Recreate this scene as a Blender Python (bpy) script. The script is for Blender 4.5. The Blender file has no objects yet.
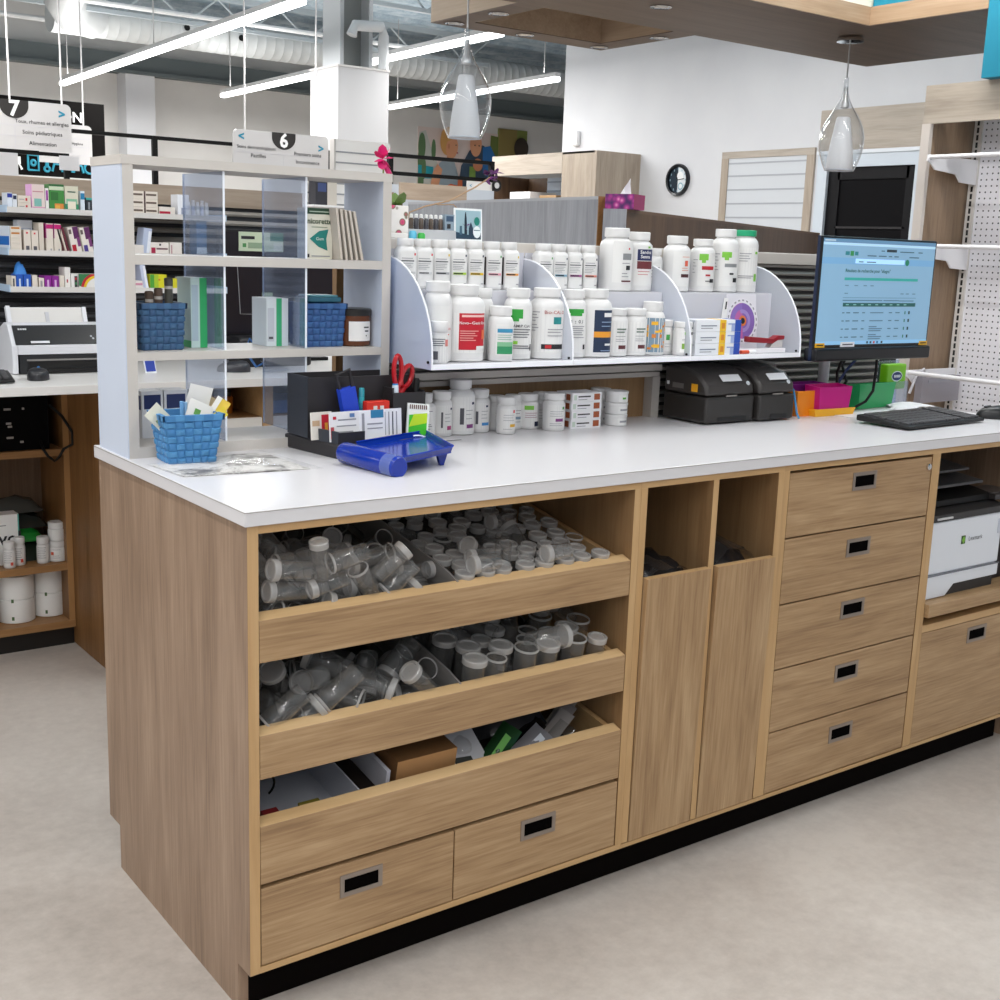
import bpy, math, random
from mathutils import Vector, Matrix, Euler, Quaternion
rnd = random.Random(7)
scene = bpy.context.scene
COL = scene.collection
PI = math.pi
def rad(a): return math.radians(a)

# ------------------------------------------------------------------ materials
def lin(h):
    h = h.lstrip('#')
    out = []
    for i in (0, 2, 4):
        c = int(h[i:i+2], 16)/255
        out.append(c/12.92 if c <= .04045 else ((c+.055)/1.055)**2.4)
    return (*out, 1)
_M = {}
def C(h, rough=.5, metal=0., emit=0., name=None, spec=.5):
    k = (h, rough, metal, emit, spec)
    if k in _M: return _M[k]
    m = bpy.data.materials.new(name or 'paint_'+h.lstrip('#')); m.use_nodes = True
    b = m.node_tree.nodes['Principled BSDF']
    b.inputs['Base Color'].default_value = lin(h); b.inputs['Roughness'].default_value = rough
    b.inputs['Metallic'].default_value = metal; b.inputs['Specular IOR Level'].default_value = spec
    if emit:
        b.inputs['Emission Color'].default_value = lin(h); b.inputs['Emission Strength'].default_value = emit
    _M[k] = m
    return m
class NT:
    def __init__(s, name):
        s.m = bpy.data.materials.new(name); s.m.use_nodes = True; s.t = s.m.node_tree; s.b = s.t.nodes['Principled BSDF']; s.out = s.t.nodes['Material Output']
    def n(s, typ, **k):
        o = s.t.nodes.new(typ)
        for a, v in k.items():
            if a[0] == '_': setattr(o, a[1:], v)
            else: o.inputs[a.replace('__', ' ')].default_value = v
        return o
    def l(s, a, b): s.t.links.new(a, b)
    def ramp(s, fac, stops):
        r = s.n('ShaderNodeValToRGB'); e = r.color_ramp.elements
        while len(e) < len(stops): e.new(.5)
        for q, (p, c) in zip(e, stops): q.position = p; q.color = lin(c) if isinstance(c, str) else c
        s.l(fac, r.inputs[0]); return r
def wood(name, cols, axis='X', rough=.5, sc=1., fine=.35, dist=.9):
    t = NT(name); tc = t.n('ShaderNodeTexCoord'); oi = t.n('ShaderNodeObjectInfo')
    mu = t.n('ShaderNodeVectorMath', _operation='SCALE'); mu.inputs[0].default_value = (3.1, 5.7, 9.3); t.l(oi.outputs['Random'], mu.inputs['Scale'])
    ad = t.n('ShaderNodeVectorMath', _operation='ADD'); t.l(tc.outputs['Object'], ad.inputs[0]); t.l(mu.outputs[0], ad.inputs[1])
    mp = t.n('ShaderNodeMapping'); s = [13*sc]*3; s['XYZ'.index(axis)] = 1.3*sc; mp.inputs['Scale'].default_value = s; t.l(ad.outputs[0], mp.inputs['Vector'])
    n1 = t.n('ShaderNodeTexNoise', Scale=1.5, Detail=5., Roughness=.6, Distortion=dist); t.l(mp.outputs[0], n1.inputs['Vector'])
    mp2 = t.n('ShaderNodeMapping'); s = [95*sc]*3; s['XYZ'.index(axis)] = 3.5*sc; mp2.inputs['Scale'].default_value = s; t.l(ad.outputs[0], mp2.inputs['Vector'])
    n2 = t.n('ShaderNodeTexNoise', Scale=2., Detail=3., Roughness=.6); t.l(mp2.outputs[0], n2.inputs['Vector'])
    mx = t.n('ShaderNodeMix', _data_type='FLOAT'); mx.inputs[0].default_value = fine; t.l(n1.outputs[0], mx.inputs[2]); t.l(n2.outputs[0], mx.inputs[3])
    r = t.ramp(mx.outputs[0], [(.33, cols[0]), (.5, cols[1]), (.68, cols[2])]); t.l(r.outputs[0], t.b.inputs['Base Color'])
    t.b.inputs['Roughness'].default_value = rough
    return t.m
OAK = ('#8a6b4b', '#a58560', '#b99b76')
W_H = wood('oak_grain_horizontal', OAK, 'X', fine=.5); W_V = wood('oak_grain_upright', OAK, 'Z', fine=.45)
W_E = wood('oak_edge_banding', ('#b08c60', '#bd9869', '#c6a377'), 'X', fine=.2); W_EV = wood('oak_edge_upright', ('#b08c60', '#bd9869', '#c6a377'), 'Z', fine=.2)
W_END = wood('grey_oak_end_panel', ('#77604c', '#917863', '#a99079'), 'Z', sc=.85, fine=.4, dist=.2)
W_IN = wood('oak_interior', ('#7d5f3f', '#8f6f4c', '#9c7c57'), 'Z'); W_TF = C('#1d1815', .6, name='dark_tray_floor')  # W_TF: flat near-black for tray floors and the tray cabinet's back
W_DK = wood('amber_oak', ('#69471f', '#7d5730', '#8e6840'), 'Z')
W_DH = wood('amber_oak_shelf', ('#8a6238', '#9b7247', '#a97f54'), 'X')
W_GR = wood('grey_ash_panel', ('#8e9098', '#a0a3ab', '#b0b3ba'), 'Z', sc=.9)
W_GT = wood('taupe_ash_panel', ('#97897a', '#aa9c8c', '#b8ab9c'), 'Z', sc=.9); W_GTH = wood('taupe_ash_header', ('#9c9184', '#b0a598', '#bdb3a6'), 'Y', sc=.6); W_GTX = wood('taupe_ash_band', ('#978675', '#a89684', '#b5a594'), 'X', sc=.7)
W_BR = wood('umber_panel', ('#4a3524', '#5b432f', '#6a503a'), 'Z', sc=.9)
W_CAN = wood('canopy_oak_shaded', ('#5b4a3b', '#6a5747', '#776454'), 'X', sc=.5); W_CAF = wood('canopy_fascia_oak', ('#94795f', '#a4896e', '#b29a80'), 'X', sc=.6); W_CAFY = wood('canopy_fascia_oak_side', ('#94795f', '#a4896e', '#b29a80'), 'Y', sc=.6)  # W_CAN: oak darkened to carry the shade under the canopy
WHITE = C('#eeeef0', .35); WLAM = C('#d7d5d7', .28, name='white_laminate'); CUB = C('#cbc5be', .4, name='pale_grey_laminate'); CUBS = C('#c9d2e2', .45)  # CUBS: bluish side light put into the laminate of the cubby's sides
BLACK = C('#121212', .5, spec=.25); DARK = C('#2b2a2a', .45); TOE = C('#0a0706', .8, spec=.05); ALU = C('#b5b2ae', .35, .9, name='brushed_aluminium'); STEEL = C('#8d8a86', .35, .85); CHROME = C('#dddddd', .12, 1.)
NICK = C('#94887e', .4, .55, name='brushed_nickel')
CAPW = C('#e0dfde', .35, name='bottle_cap_white'); BOT = C('#dedddc', .3, name='bottle_plastic_white'); LAB = C('#e6e5e3', .5, name='paper_label'); INK = C('#54535a', .6, name='print_grey'); INKD = C('#222226', .6, name='print_black'); INKL = C('#9a999e', .6, name='print_pale')
def concrete():
    t = NT('polished_concrete'); tc = t.n('ShaderNodeTexCoord')
    a = t.n('ShaderNodeTexNoise', Scale=1.1, Detail=9., Roughness=.62, Distortion=.4); t.l(tc.outputs['Object'], a.inputs['Vector'])
    b = t.n('ShaderNodeTexNoise', Scale=28., Detail=5., Roughness=.7); t.l(tc.outputs['Object'], b.inputs['Vector'])
    mx = t.n('ShaderNodeMix', _data_type='FLOAT'); mx.inputs[0].default_value = .3; t.l(a.outputs[0], mx.inputs[2]); t.l(b.outputs[0], mx.inputs[3])
    r = t.ramp(mx.outputs[0], [(.34, '#a0978f'), (.5, '#b9b0a8'), (.64, '#cbc3bb')]); t.l(r.outputs[0], t.b.inputs['Base Color'])
    rr = t.ramp(b.outputs[0], [(.3, (.34,)*3+(1,)), (.7, (.5,)*3+(1,))]); t.l(rr.outputs[0], t.b.inputs['Roughness'])
    return t.m
def plaster(name, c1, c2):
    t = NT(name); tc = t.n('ShaderNodeTexCoord'); a = t.n('ShaderNodeTexNoise', Scale=2.5, Detail=4.); t.l(tc.outputs['Object'], a.inputs['Vector'])
    r = t.ramp(a.outputs[0], [(.3, c1), (.7, c2)]); t.l(r.outputs[0], t.b.inputs['Base Color']); t.b.inputs['Roughness'].default_value = .75
    return t.m
def clear(name, tint, tr, rough=.06, body=None, fres=1.35, trl=.5):
    """thin clear plastic or glass: see-through, fresnel gloss, a little body colour"""
    t = NT(name); nt = t.t; nt.nodes.remove(t.b)
    tp = t.n('ShaderNodeBsdfTransparent'); tp.inputs[0].default_value = lin(tint)
    gl = t.n('ShaderNodeBsdfGlossy'); gl.inputs['Roughness'].default_value = rough
    df = t.n('ShaderNodeBsdfDiffuse'); df.inputs[0].default_value = lin(body or tint)
    tl = t.n('ShaderNodeBsdfTranslucent'); tl.inputs[0].default_value = lin(body or tint)
    m0 = t.n('ShaderNodeMixShader'); m0.inputs[0].default_value = trl; t.l(df.outputs[0], m0.inputs[1]); t.l(tl.outputs[0], m0.inputs[2])
    m1 = t.n('ShaderNodeMixShader'); m1.inputs[0].default_value = tr; t.l(m0.outputs[0], m1.inputs[1]); t.l(tp.outputs[0], m1.inputs[2])
    lw = t.n('ShaderNodeLayerWeight', Blend=.5); pw = t.n('ShaderNodeMath', _operation='POWER'); pw.inputs[1].default_value = 3.2; t.l(lw.outputs['Facing'], pw.inputs[0])
    fr = t.n('ShaderNodeMath', _operation='MULTIPLY_ADD'); t.l(pw.outputs[0], fr.inputs[0]); fr.inputs[1].default_value = (fres-1)*1.5; fr.inputs[2].default_value = .035
    m2 = t.n('ShaderNodeMixShader'); t.l(fr.outputs[0], m2.inputs[0]); t.l(m1.outputs[0], m2.inputs[1]); t.l(gl.outputs[0], m2.inputs[2])
    t.l(m2.outputs[0], t.out.inputs[0]); return t.m
VIAL = clear('clear_vial_plastic', '#fafafa', .885, .14, '#cfcecc', 1.7); VCAP = clear('frosted_vial_lid', '#ffffff', .38, .22, '#e4e2e0', 1.6)
ACRY = clear('clear_acrylic', '#eef4ff', .86, .03, '#cfdcf0', 1.6); ACRW = clear('frosted_acrylic', '#ffffff', .25, .2, '#eceaec'); DIV = clear('cloudy_divider', '#ffffff', .35, .25, '#b9b5b2')  # ACRY: bluish body colour stands in for bright reflections in the acrylic
GLASS = clear('pendant_glass', '#f2f4f6', .93, .02, '#ffffff', 2.1); BAG = clear('clear_bag_film', '#ffffff', .88, .1, '#8a8887', 1.6); FILM = clear('magazine_film', '#ffffff', .95, .1, '#ffffff', 1.15)
EDGE = C('#f2f7ff', .1, name='polished_acrylic_edge')

# ------------------------------------------------------------------ mesh building
_TX = {}
def textgeo(s, size, bold):
    k = (s, size, bold)
    if k in _TX: return _TX[k]
    cu = bpy.data.curves.new('t', 'FONT'); cu.body = s; cu.size = size; cu.resolution_u = 2; cu.align_x = 'CENTER'; cu.align_y = 'CENTER'; cu.offset = size*.022*bold
    o = bpy.data.objects.new('t', cu); COL.objects.link(o)
    dg = bpy.context.evaluated_depsgraph_get(); me = bpy.data.meshes.new_from_object(o.evaluated_get(dg))
    r = ([v.co.copy() for v in me.vertices], [tuple(p.vertices) for p in me.polygons])
    bpy.data.objects.remove(o); bpy.data.curves.remove(cu); bpy.data.meshes.remove(me)
    _TX[k] = r; return r
ORG = {}
class MB:
    def __init__(s): s.v = []; s.f = []; s.i = []; s.m = []
    def mi(s, m):
        if m not in s.m: s.m.append(m)
        return s.m.index(m)
    def add(s, vs, fs, m, M=None):
        b = len(s.v); k = s.mi(m)
        for v in vs:
            v = Vector(v); s.v.append(M @ v if M else v)
        for f in fs: s.f.append([b+q for q in f]); s.i.append(k)
        return s
    def box(s, x0, x1, y0, y1, z0, z1, m, M=None):
        return s.add([(x0,y0,z0),(x1,y0,z0),(x1,y1,z0),(x0,y1,z0),(x0,y0,z1),(x1,y0,z1),(x1,y1,z1),(x0,y1,z1)],
              [(0,3,2,1),(4,5,6,7),(0,1,5,4),(1,2,6,5),(2,3,7,6),(3,0,4,7)], m, M)
    def quad(s, a, b, c, d, m, M=None): return s.add([a,b,c,d], [(0,1,2,3)], m, M)
    def prism(s, poly, ax, a, b, m, M=None):
        n = len(poly)
        def P(p, t):
            return (t,p[0],p[1]) if ax == 'X' else (p[0],t,p[1]) if ax == 'Y' else (p[0],p[1],t)
        vs = [P(p,a) for p in poly]+[P(p,b) for p in poly]
        fs = [tuple(range(n)), tuple(range(2*n-1,n-1,-1))]+[(k,n+k,n+(k+1)%n,(k+1)%n) for k in range(n)]
        ar = sum(poly[k][0]*poly[(k+1)%n][1]-poly[(k+1)%n][0]*poly[k][1] for k in range(n))
        flip = (ar > 0) == (ax != 'Y')
        if b < a: flip = not flip
        if flip: fs = [tuple(reversed(f)) for f in fs]
        return s.add(vs, fs, m, M)
    def lathe(s, prof, m, c=(0,0,0), seg=20, p=2., M=None, caps=True, sx=1., sy=1.):
        vs = []; n = len(prof)
        for r, z in prof:
            for k in range(seg):
                a = 2*PI*k/seg; ca, sa = math.cos(a), math.sin(a)
                if p != 2: ca, sa = math.copysign(abs(ca)**(2/p), ca), math.copysign(abs(sa)**(2/p), sa)
                vs.append((c[0]+r*ca*sx, c[1]+r*sa*sy, c[2]+z))
        fs = [(j*seg+k, j*seg+(k+1)%seg, (j+1)*seg+(k+1)%seg, (j+1)*seg+k) for j in range(n-1) for k in range(seg)]
        if caps: fs += [tuple(reversed(range(seg))), tuple((n-1)*seg+k for k in range(seg))]
        return s.add(vs, fs, m, M)
    def patch(s, r, p, a0, a1, z0, z1, m, c=(0,0,0), n=8):
        vs = []
        for k in range(n+1):
            a = -PI/2+rad(a0+(a1-a0)*k/n); ca, sa = math.cos(a), math.sin(a)
            if p != 2: ca, sa = math.copysign(abs(ca)**(2/p), ca), math.copysign(abs(sa)**(2/p), sa)
            vs += [(c[0]+r*ca, c[1]+r*sa, c[2]+z0), (c[0]+r*ca, c[1]+r*sa, c[2]+z1)]
        return s.add(vs, [(2*k,2*k+2,2*k+3,2*k+1) for k in range(n)], m)
    def wrap(s, txt, size, r, p, a0, z, m, bold=0):
        vs, fs = textgeo(txt, size, bold); o = []
        for v in vs:
            a = -PI/2+rad(a0)+v.x/r; ca, sa = math.cos(a), math.sin(a)
            if p != 2: ca, sa = math.copysign(abs(ca)**(2/p), ca), math.copysign(abs(sa)**(2/p), sa)
            o.append((r*ca, r*sa, z+v.y))
        return s.add(o, fs, m)
    def text(s, txt, size, m, at, face='-Y', bold=0, M=None):
        vs, fs = textgeo(txt, size, bold); x, y, z = at
        f = {'-Y': lambda v: (x+v.x, y, z+v.y), '-X': lambda v: (x, y-v.x, z+v.y), '+Z': lambda v: (x+v.x, y+v.y, z)}[face]
        return s.add([f(v) for v in vs], fs, m, M)
    def tube(s, path, r, m, seg=8, M=None, caps=True):
        pts = [Vector(p) for p in path]; n = len(pts); vs = []; up = None
        rs = r if isinstance(r, (list, tuple)) else [r]*n
        for k, p in enumerate(pts):
            d = ((pts[min(k+1,n-1)]-pts[max(k-1,0)])).normalized()
            if up is None: up = d.orthogonal().normalized()
            up = (up-d*up.dot(d)).normalized(); w = d.cross(up)
            for q in range(seg):
                a = 2*PI*q/seg; vs.append(p+(up*math.cos(a)+w*math.sin(a))*rs[k])
        fs = [(j*seg+k, j*seg+(k+1)%seg, (j+1)*seg+(k+1)%seg, (j+1)*seg+k) for j in range(n-1) for k in range(seg)]
        if caps: fs += [tuple(reversed(range(seg))), tuple((n-1)*seg+k for k in range(seg))]
        return s.add(vs, fs, m, M)
    def disc(s, c, r, m, face='-Y', seg=24, sx=1., sz=1., M=None):
        x, y, z = c; vs = []
        for k in range(seg):
            a = 2*PI*k/seg; u, w = r*math.cos(a)*sx, r*math.sin(a)*sz
            vs.append((x+u,y,z+w) if face == '-Y' else (x,y-u,z+w) if face == '-X' else (x+u,y+w,z))
        return s.add(vs, [tuple(range(seg))], m, M)
    def poly(s, pts, y, m, M=None):
        return s.add([(a,y,b) for a,b in pts], [tuple(range(len(pts)))], m, M)
    def build(s, name, parent=None, loc=None, rot=0, label=None, cat=None, group=None, kind=None, bevel=0, smooth=38, seg=2):
        off = ORG.get(parent.name, Vector()) if parent else Vector(loc or (0,0,0))
        if loc is not None and parent is None and rot: off = Vector()
        me = bpy.data.meshes.new(name); me.from_pydata([v-off for v in s.v], [], s.f)
        for m in s.m: me.materials.append(m)
        me.polygons.foreach_set('material_index', s.i)
        if smooth:
            me.polygons.foreach_set('use_smooth', [True]*len(s.f)); me.set_sharp_from_angle(angle=rad(smooth))
        me.update()
        o = bpy.data.objects.new(name, me); COL.objects.link(o)
        ORG[o.name] = off
        if parent: o.parent = parent
        elif loc is not None: o.location = loc
        if rot: o.rotation_euler.z = rot
        if bevel:
            b = o.modifiers.new('bevel', 'BEVEL'); b.width = bevel; b.segments = seg; b.limit_method = 'ANGLE'; b.angle_limit = rad(40)
        return tag(o, label, cat, group, kind)
def tag(o, label=None, cat=None, group=None, kind=None):
    for k, v in (('label',label),('category',cat),('group',group),('kind',kind)):
        if v: o[k] = v
    return o
def thing(name, label, cat, loc=(0,0,0), rotz=0, group=None, local=False):
    o = bpy.data.objects.new(name, None); COL.objects.link(o); o.empty_display_size = .05
    o.location = loc; o.rotation_euler.z = rotz; ORG[o.name] = Vector(loc) if not (rotz or local) else Vector()
    return tag(o, label, cat, group)
def dup(root, loc, rot=None, label=None, group=None, skip=()):
    r = root.copy(); COL.objects.link(r); r.location = loc
    if rot is not None:
        if isinstance(rot, Quaternion): r.rotation_mode = 'QUATERNION'; r.rotation_quaternion = rot
        else: r.rotation_euler.z = rot
    if label: r['label'] = label
    if group: r['group'] = group
    for ch in list(root.children):
        c = ch.copy(); COL.objects.link(c); c.parent = r
        for g in list(ch.children):
            d = g.copy(); COL.objects.link(d); d.parent = c
    return r
def shell(name, m, *boxes):
    b = MB()
    for q in boxes: b.box(*q, m)
    return b.build(name, kind='structure', smooth=0)
def RZ(a, c=(0,0,0)): return Matrix.Translation(c) @ Matrix.Rotation(a,4,'Z')
WORLD = .50; EXPO = 0.22; LEDK = 1.; L_FAR = 17; L_MID = 12; L_FRONT = 8; L_AISLE = 9
# ------------------------------------------------------------------ the room
WALL = plaster('white_plaster', '#d6d7db', '#dcdde0'); WALLF = plaster('warm_white_plaster', '#dcdad7', '#e2e0dd'); TEAL = plaster('teal_paint', '#0b7a94', '#0e809b')
shell('floor', concrete(), (-6,15,-7,14.3,-.12,0))
t = NT('ceiling_deck'); tc = t.n('ShaderNodeTexCoord'); nz = t.n('ShaderNodeTexNoise', Scale=3.5, Detail=8., Roughness=.75); t.l(tc.outputs['Object'], nz.inputs['Vector'])
r_ = t.ramp(nz.outputs[0], [(.35,'#7d8f9c'), (.5,'#95a5b0'), (.66,'#b4bfc6')]); t.l(r_.outputs[0], t.b.inputs['Base Color']); t.b.inputs['Roughness'].default_value = .8
b = MB()
for k in range(42):   # ribbed steel deck
    y = -7+k*.52; b.prism([(y,4.12),(y+.08,4.02),(y+.34,4.02),(y+.42,4.12),(y+.52,4.12),(y+.52,4.3),(y,4.3)], 'X', -6, 15, t.m)
b.build('ceiling', kind='structure', smooth=0)
shell('wall_far', WALLF, (-6,15,14,14.2,0,4.3))
shell('wall_left', WALL, (-6.2,-6,-7,14.2,0,4.3))
shell('wall_right', WALL, (6.5,6.7,-7,7.28,0,4.3))
shell('wall_side', WALL, (6.7,15,7.08,7.28,0,4.3))
shell('wall_end', WALL, (15,15.2,7.28,14.2,0,4.3))
shell('trim_1', C('#5d6668', .6), (-6,15,13.72,14,3.30,3.52), (-6,15,13.66,13.72,3.28,3.32))
shell('trim_2', WALL, (4.75,5.12,13.7,14,0,3.3))
shell('trim_3', TEAL, (3.6,4.9,-5,1.14,2.046,4.0))
# structural column: boxed base, bare steel above
b = MB(); b.box(4.348,4.836,7.6,8.09,0,2.775,C('#c3c3c5',.6)); b.box(4.34,4.844,7.59,8.1,2.765,2.78,C('#d8d6d4',.6))
for x0,x1,y0,y1 in ((4.418,4.453,7.7,8.0),(4.696,4.731,7.7,8.0)): b.box(x0,x1,y0,y1,2.775,4.1,C('#c3c6c8',.5,.3))
b.box(4.453,4.696,7.84,7.87,2.775,4.1,C('#8f918f',.5,.3)); b.build('column', kind='structure', smooth=0, label='white boxed column with bare steel above')
b = MB(); b.tube([(4.79,7.62,2.78),(4.79,7.62,3.05),(4.76,7.61,3.12),(4.50,7.6,3.10),(4.47,7.6,3.02)], .045, C('#dfe2e4',.5), 12)
b.build('pipe', loc=(4.7,7.6,2.78), label='white insulated pipe elbow strapped to the steel column', cat='pipe')

# round duct along the far wall, with its elbow
DUC = C('#c6cacb',.5); b = MB(); prof = []
for k in range(72):
    x = k*.118; prof += [(.19,x),(.19,x+.106),(.1935,x+.112)]
b.lathe(prof, DUC, M=Matrix.Translation((3.5,12.5,3.66)) @ Matrix.Rotation(PI/2,4,'Y'), seg=28)
d = thing('ventilation_duct', 'long pale spiral duct running under the ceiling along the far wall', 'duct', (3.5,12.5,3.66))
b.build('duct_run', d)
b = MB(); 
for x, z in ((3.98,3.72),(4.98,3.68),(5.65,3.65),(6.9,3.66)): MB().disc((x,12.5-.199,z), .035, BLACK).build('port', d)
b = MB(); pts = [(3.95,12.45,3.66),(3.68,12.3,3.68),(3.48,11.95,3.76),(3.42,11.4,3.90),(3.45,10.9,4.05),(3.5,10.5,4.2)]
b.tube(pts, .215, C('#c2c6c8',.5), 24); b.build('elbow', d)
for i, (x0,x1,y,z,r,lab) in enumerate(((3.0,7.5,11.2,3.62,.025,'thin white pipe below the duct, nearer of two'),(3.0,9.5,13.3,3.72,.03,'thin white pipe behind the duct by the wall'))):
    MB().tube([(x0,y,z),(x1,y,z)], r, C('#d5d7d8',.5), 8).build('ceiling_pipe', loc=(x0,y,z), label=lab, cat='pipe', group='thin pipes under the ceiling')
for i, (y, x0, x1) in enumerate(((6.6,2.2,9.),(9.4,2.2,9.),(12.0,2.2,9.))):
    b = MB(); st = C('#aab3b8',.5,.2)
    b.box(x0,x1,y-.03,y+.03,3.96,4.02,st); b.box(x0,x1,y-.03,y+.03,3.66,3.7,st)
    n = 18
    for k in range(n):
        xa = x0+(x1-x0)*k/n; xb = x0+(x1-x0)*(k+1)/n; b.tube([(xa,y,3.68 if k%2 else 3.98),(xb,y,3.98 if k%2 else 3.68)], .012, st, 5)
    b.build('ceiling_joist', kind='structure', smooth=0)

# linear LED lights hung in rows
LEDM = C('#ffffff', .4, emit=5., name='led_diffuser'); LEDB = C('#d9d9d9',.4)
def led(p0, p1, label, power):
    p0 = Vector(p0); p1 = Vector(p1); L = (p1-p0).length; a = math.atan2(p1.x-p0.x, p1.y-p0.y)
    r = thing('linear_light', label, 'light', tuple((p0+p1)/2), -a, 'linear lights hung in rows', local=True)
    MB().box(-.033,.033,-L/2,L/2,.025,.065,LEDB).build('housing', r)
    MB().box(-.036,.036,-L/2,L/2,-.02,.025,LEDM).build('diffuser', r, bevel=.012)
    for y in (-L/2+.25, 0, L/2-.25): MB().tube([(0,y,.066),(0,y,1.015)], .006, C('#9a9a9a',.4), 5).build('cable', r)
    n = max(1, round(L/3.4))
    for k in range(n):
        la = bpy.data.lights.new('led_area', 'AREA'); la.shape = 'RECTANGLE'; la.size = .12; la.size_y = L/n*.9; la.energy = power*L/n*LEDK; la.color = (1,.985,.96)
        lo = bpy.data.objects.new('led_lamp', la); COL.objects.link(lo); lo.parent = r; lo.location = (0,-L/2+L/n*(k+.5),-.035)
        lb = la.copy(); lb.energy *= .26; lo = bpy.data.objects.new('ceiling_fill_lamp', lb); COL.objects.link(lo); lo.parent = r; lo.location = (0,-L/2+L/n*(k+.5),.09); lo.rotation_euler.x = PI  # upward fill lamp added to each fixture to brighten the ceiling
led((3.77,13.03,3),(3.45,6.5,3),'long linear light at the top left, nearest to the ceiling sign',L_FAR)
led((3.40,5.4,3),(3.12,-.2,3),'linear light continuing the left row above the canopy',L_MID)
led((5.505,12.53,3),(5.20,6.5,3),'linear light passing behind the boxed column',L_FAR)
led((7.443,11.93,3),(7.15,8.2,3),'linear light at the clock wall corner behind the glass pendant',L_FAR)
led((1.45,12,3),(1.3,4,3),'linear light over the back dispensing counter',L_MID)
led((1.35,1.4,3),(1.2,-5.2,3),'linear light over the front of the service counter',L_FRONT)
led((-.75,1.6,3),(-.9,-5.2,3),'linear light over the aisle left of the service counter',L_AISLE)
led((5.05,5.6,3),(4.75,-1.5,3),'added unseen linear light above the canopy, brightening the wall by the doorway',8)  # added out of view to lift the wall around the doorway
led((-2.7,12,3),(-2.9,-4,3),'linear light in the far left row',L_MID)

# ceiling canopy over the island: two wide boards and a projecting lit frame
cn = thing('canopy', 'oak canopy hung below the ceiling with recessed downlights', 'canopy', (3.4,2,2.3))
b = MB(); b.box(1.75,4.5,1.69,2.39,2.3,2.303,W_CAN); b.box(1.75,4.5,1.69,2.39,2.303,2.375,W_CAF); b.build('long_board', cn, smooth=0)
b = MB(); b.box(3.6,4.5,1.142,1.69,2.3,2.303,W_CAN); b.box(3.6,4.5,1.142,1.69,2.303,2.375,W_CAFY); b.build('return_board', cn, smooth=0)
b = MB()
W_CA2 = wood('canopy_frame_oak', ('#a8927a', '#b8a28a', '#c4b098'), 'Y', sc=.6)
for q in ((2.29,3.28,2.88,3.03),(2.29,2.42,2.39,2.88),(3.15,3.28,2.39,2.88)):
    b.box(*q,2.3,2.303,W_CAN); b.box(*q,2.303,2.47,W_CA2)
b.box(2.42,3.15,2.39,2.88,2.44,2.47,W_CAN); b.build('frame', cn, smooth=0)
b = MB(); b.box(1.75,3.75,1.76,2.3,2.375,2.9,C('#e9e4d4',.6)); b.build('cream_bulkhead', cn, smooth=0)
b = MB(); b.box(3.69,4.4,1.142,1.75,2.375,2.9,TEAL); b.build('teal_bulkhead', cn, smooth=0)
def at_under(px): return None
DL = C('#ffe9c8',.3,emit=1.2)
for x, y in ((2.36,2.95),(2.36,2.62),(2.75,2.95),(3.2,2.95),(3.215,2.55),(2.72,2.02),(2.0,2.08),(4.1,1.3)):
    q = MB(); q.lathe([(.045,-.004),(.045,0),(.032,0),(.028,.0)], CHROME, (x,y,2.299), 20, caps=False); o = q.build('downlight', cn)
    q = MB(); q.disc((x,y,2.2975), .03, C('#cfcac2',.25,.3), '+Z', 16); q.build('lens', o)

# glass pendants
def pendant(x, y, zb, label, ztop=2.3, plate=True):
    r = thing('glass_pendant', label, 'pendant lamp', (x,y,ztop), 0, 'glass pendants below the canopy'); h = .40; R = .098
    if plate: MB().lathe([(.0,-.001),(.055,-.004),(.058,-.012),(.058,-.02),(.0,-.022)][::-1], CHROME, (x,y,ztop), 28, caps=False).build('ceiling_plate', r)
    MB().tube([(x,y,ztop-.01),(x,y,zb+h)], .0035, C('#c9c9c9',.3,.6), 6).build('cord', r)
    prof = [(.064,0),(.078,.03),(.091,.07),(.0985,.11),(.099,.145),(.092,.18),(.078,.212),(.058,.245),(.038,.275),(.022,.305),(.013,.335),(.0095,.37),(.009,.40)]
    MB().lathe(prof, GLASS, (x,y,zb), 36, caps=False).build('glass_shell', r, smooth=80)
    MB().lathe([(.060,.006),(.056,.06),(.048,.12),(.038,.18),(.031,.225),(.027,.232),(.004,.234)], C('#f4f4f6',.55), (x,y,zb), 28, caps=False).build('inner_shade', r, smooth=80)
    MB().lathe([(.012,.27),(.02,.275),(.02,.29),(.011,.31),(.008,.36)], C('#e8e8e8',.15,.4), (x,y,zb), 16).build('lamp_holder', r)
    b = MB(); b.lathe([(.0625,0),(.0645,.003),(.0625,.007)], EDGE, (x,y,zb), 36, caps=False); b.build('rim', r)
    return r
pendant(3.765,1.915,1.73,'clear glass pendant with white inner shade at the right, near the dark doorway')
pendant(1.95,2.25,1.745,'clear glass pendant with white inner shade hanging before the wall mural')

# doorway, slat display panel, clock and small devices on the right wall
b = MB(); cas = C('#cdd6df',.5)
b.box(6.45,6.5,3.36,4.27,1.985,2.09,cas); b.box(6.45,6.5,4.18,4.27,0,1.985,cas); b.box(6.45,6.5,3.36,3.44,0,1.985,cas)
b.box(6.44,6.45,3.3,4.28,2.075,2.1,C('#e3e8ee',.5)); b.build('door_1', kind='structure', smooth=0)
dr = bpy.data.objects['door_1']
b = MB(); b.box(6.485,6.5,3.44,4.18,0,1.985,C('#08070a',.6,spec=.1)); b.box(6.475,6.485,3.44,3.52,0,1.985,C('#0e0d10',.4,spec=.2)); b.box(6.475,6.485,4.08,4.18,0,1.985,C('#0e0d10',.4,spec=.2)); b.box(6.475,6.485,3.5,4.1,1.9,1.985,C('#0e0d10',.4,spec=.2)); b.box(6.475,6.486,3.5,4.1,1.56,1.575,C('#1d1a1c',.4))
o = b.build('door_panel', dr, smooth=0)
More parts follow.
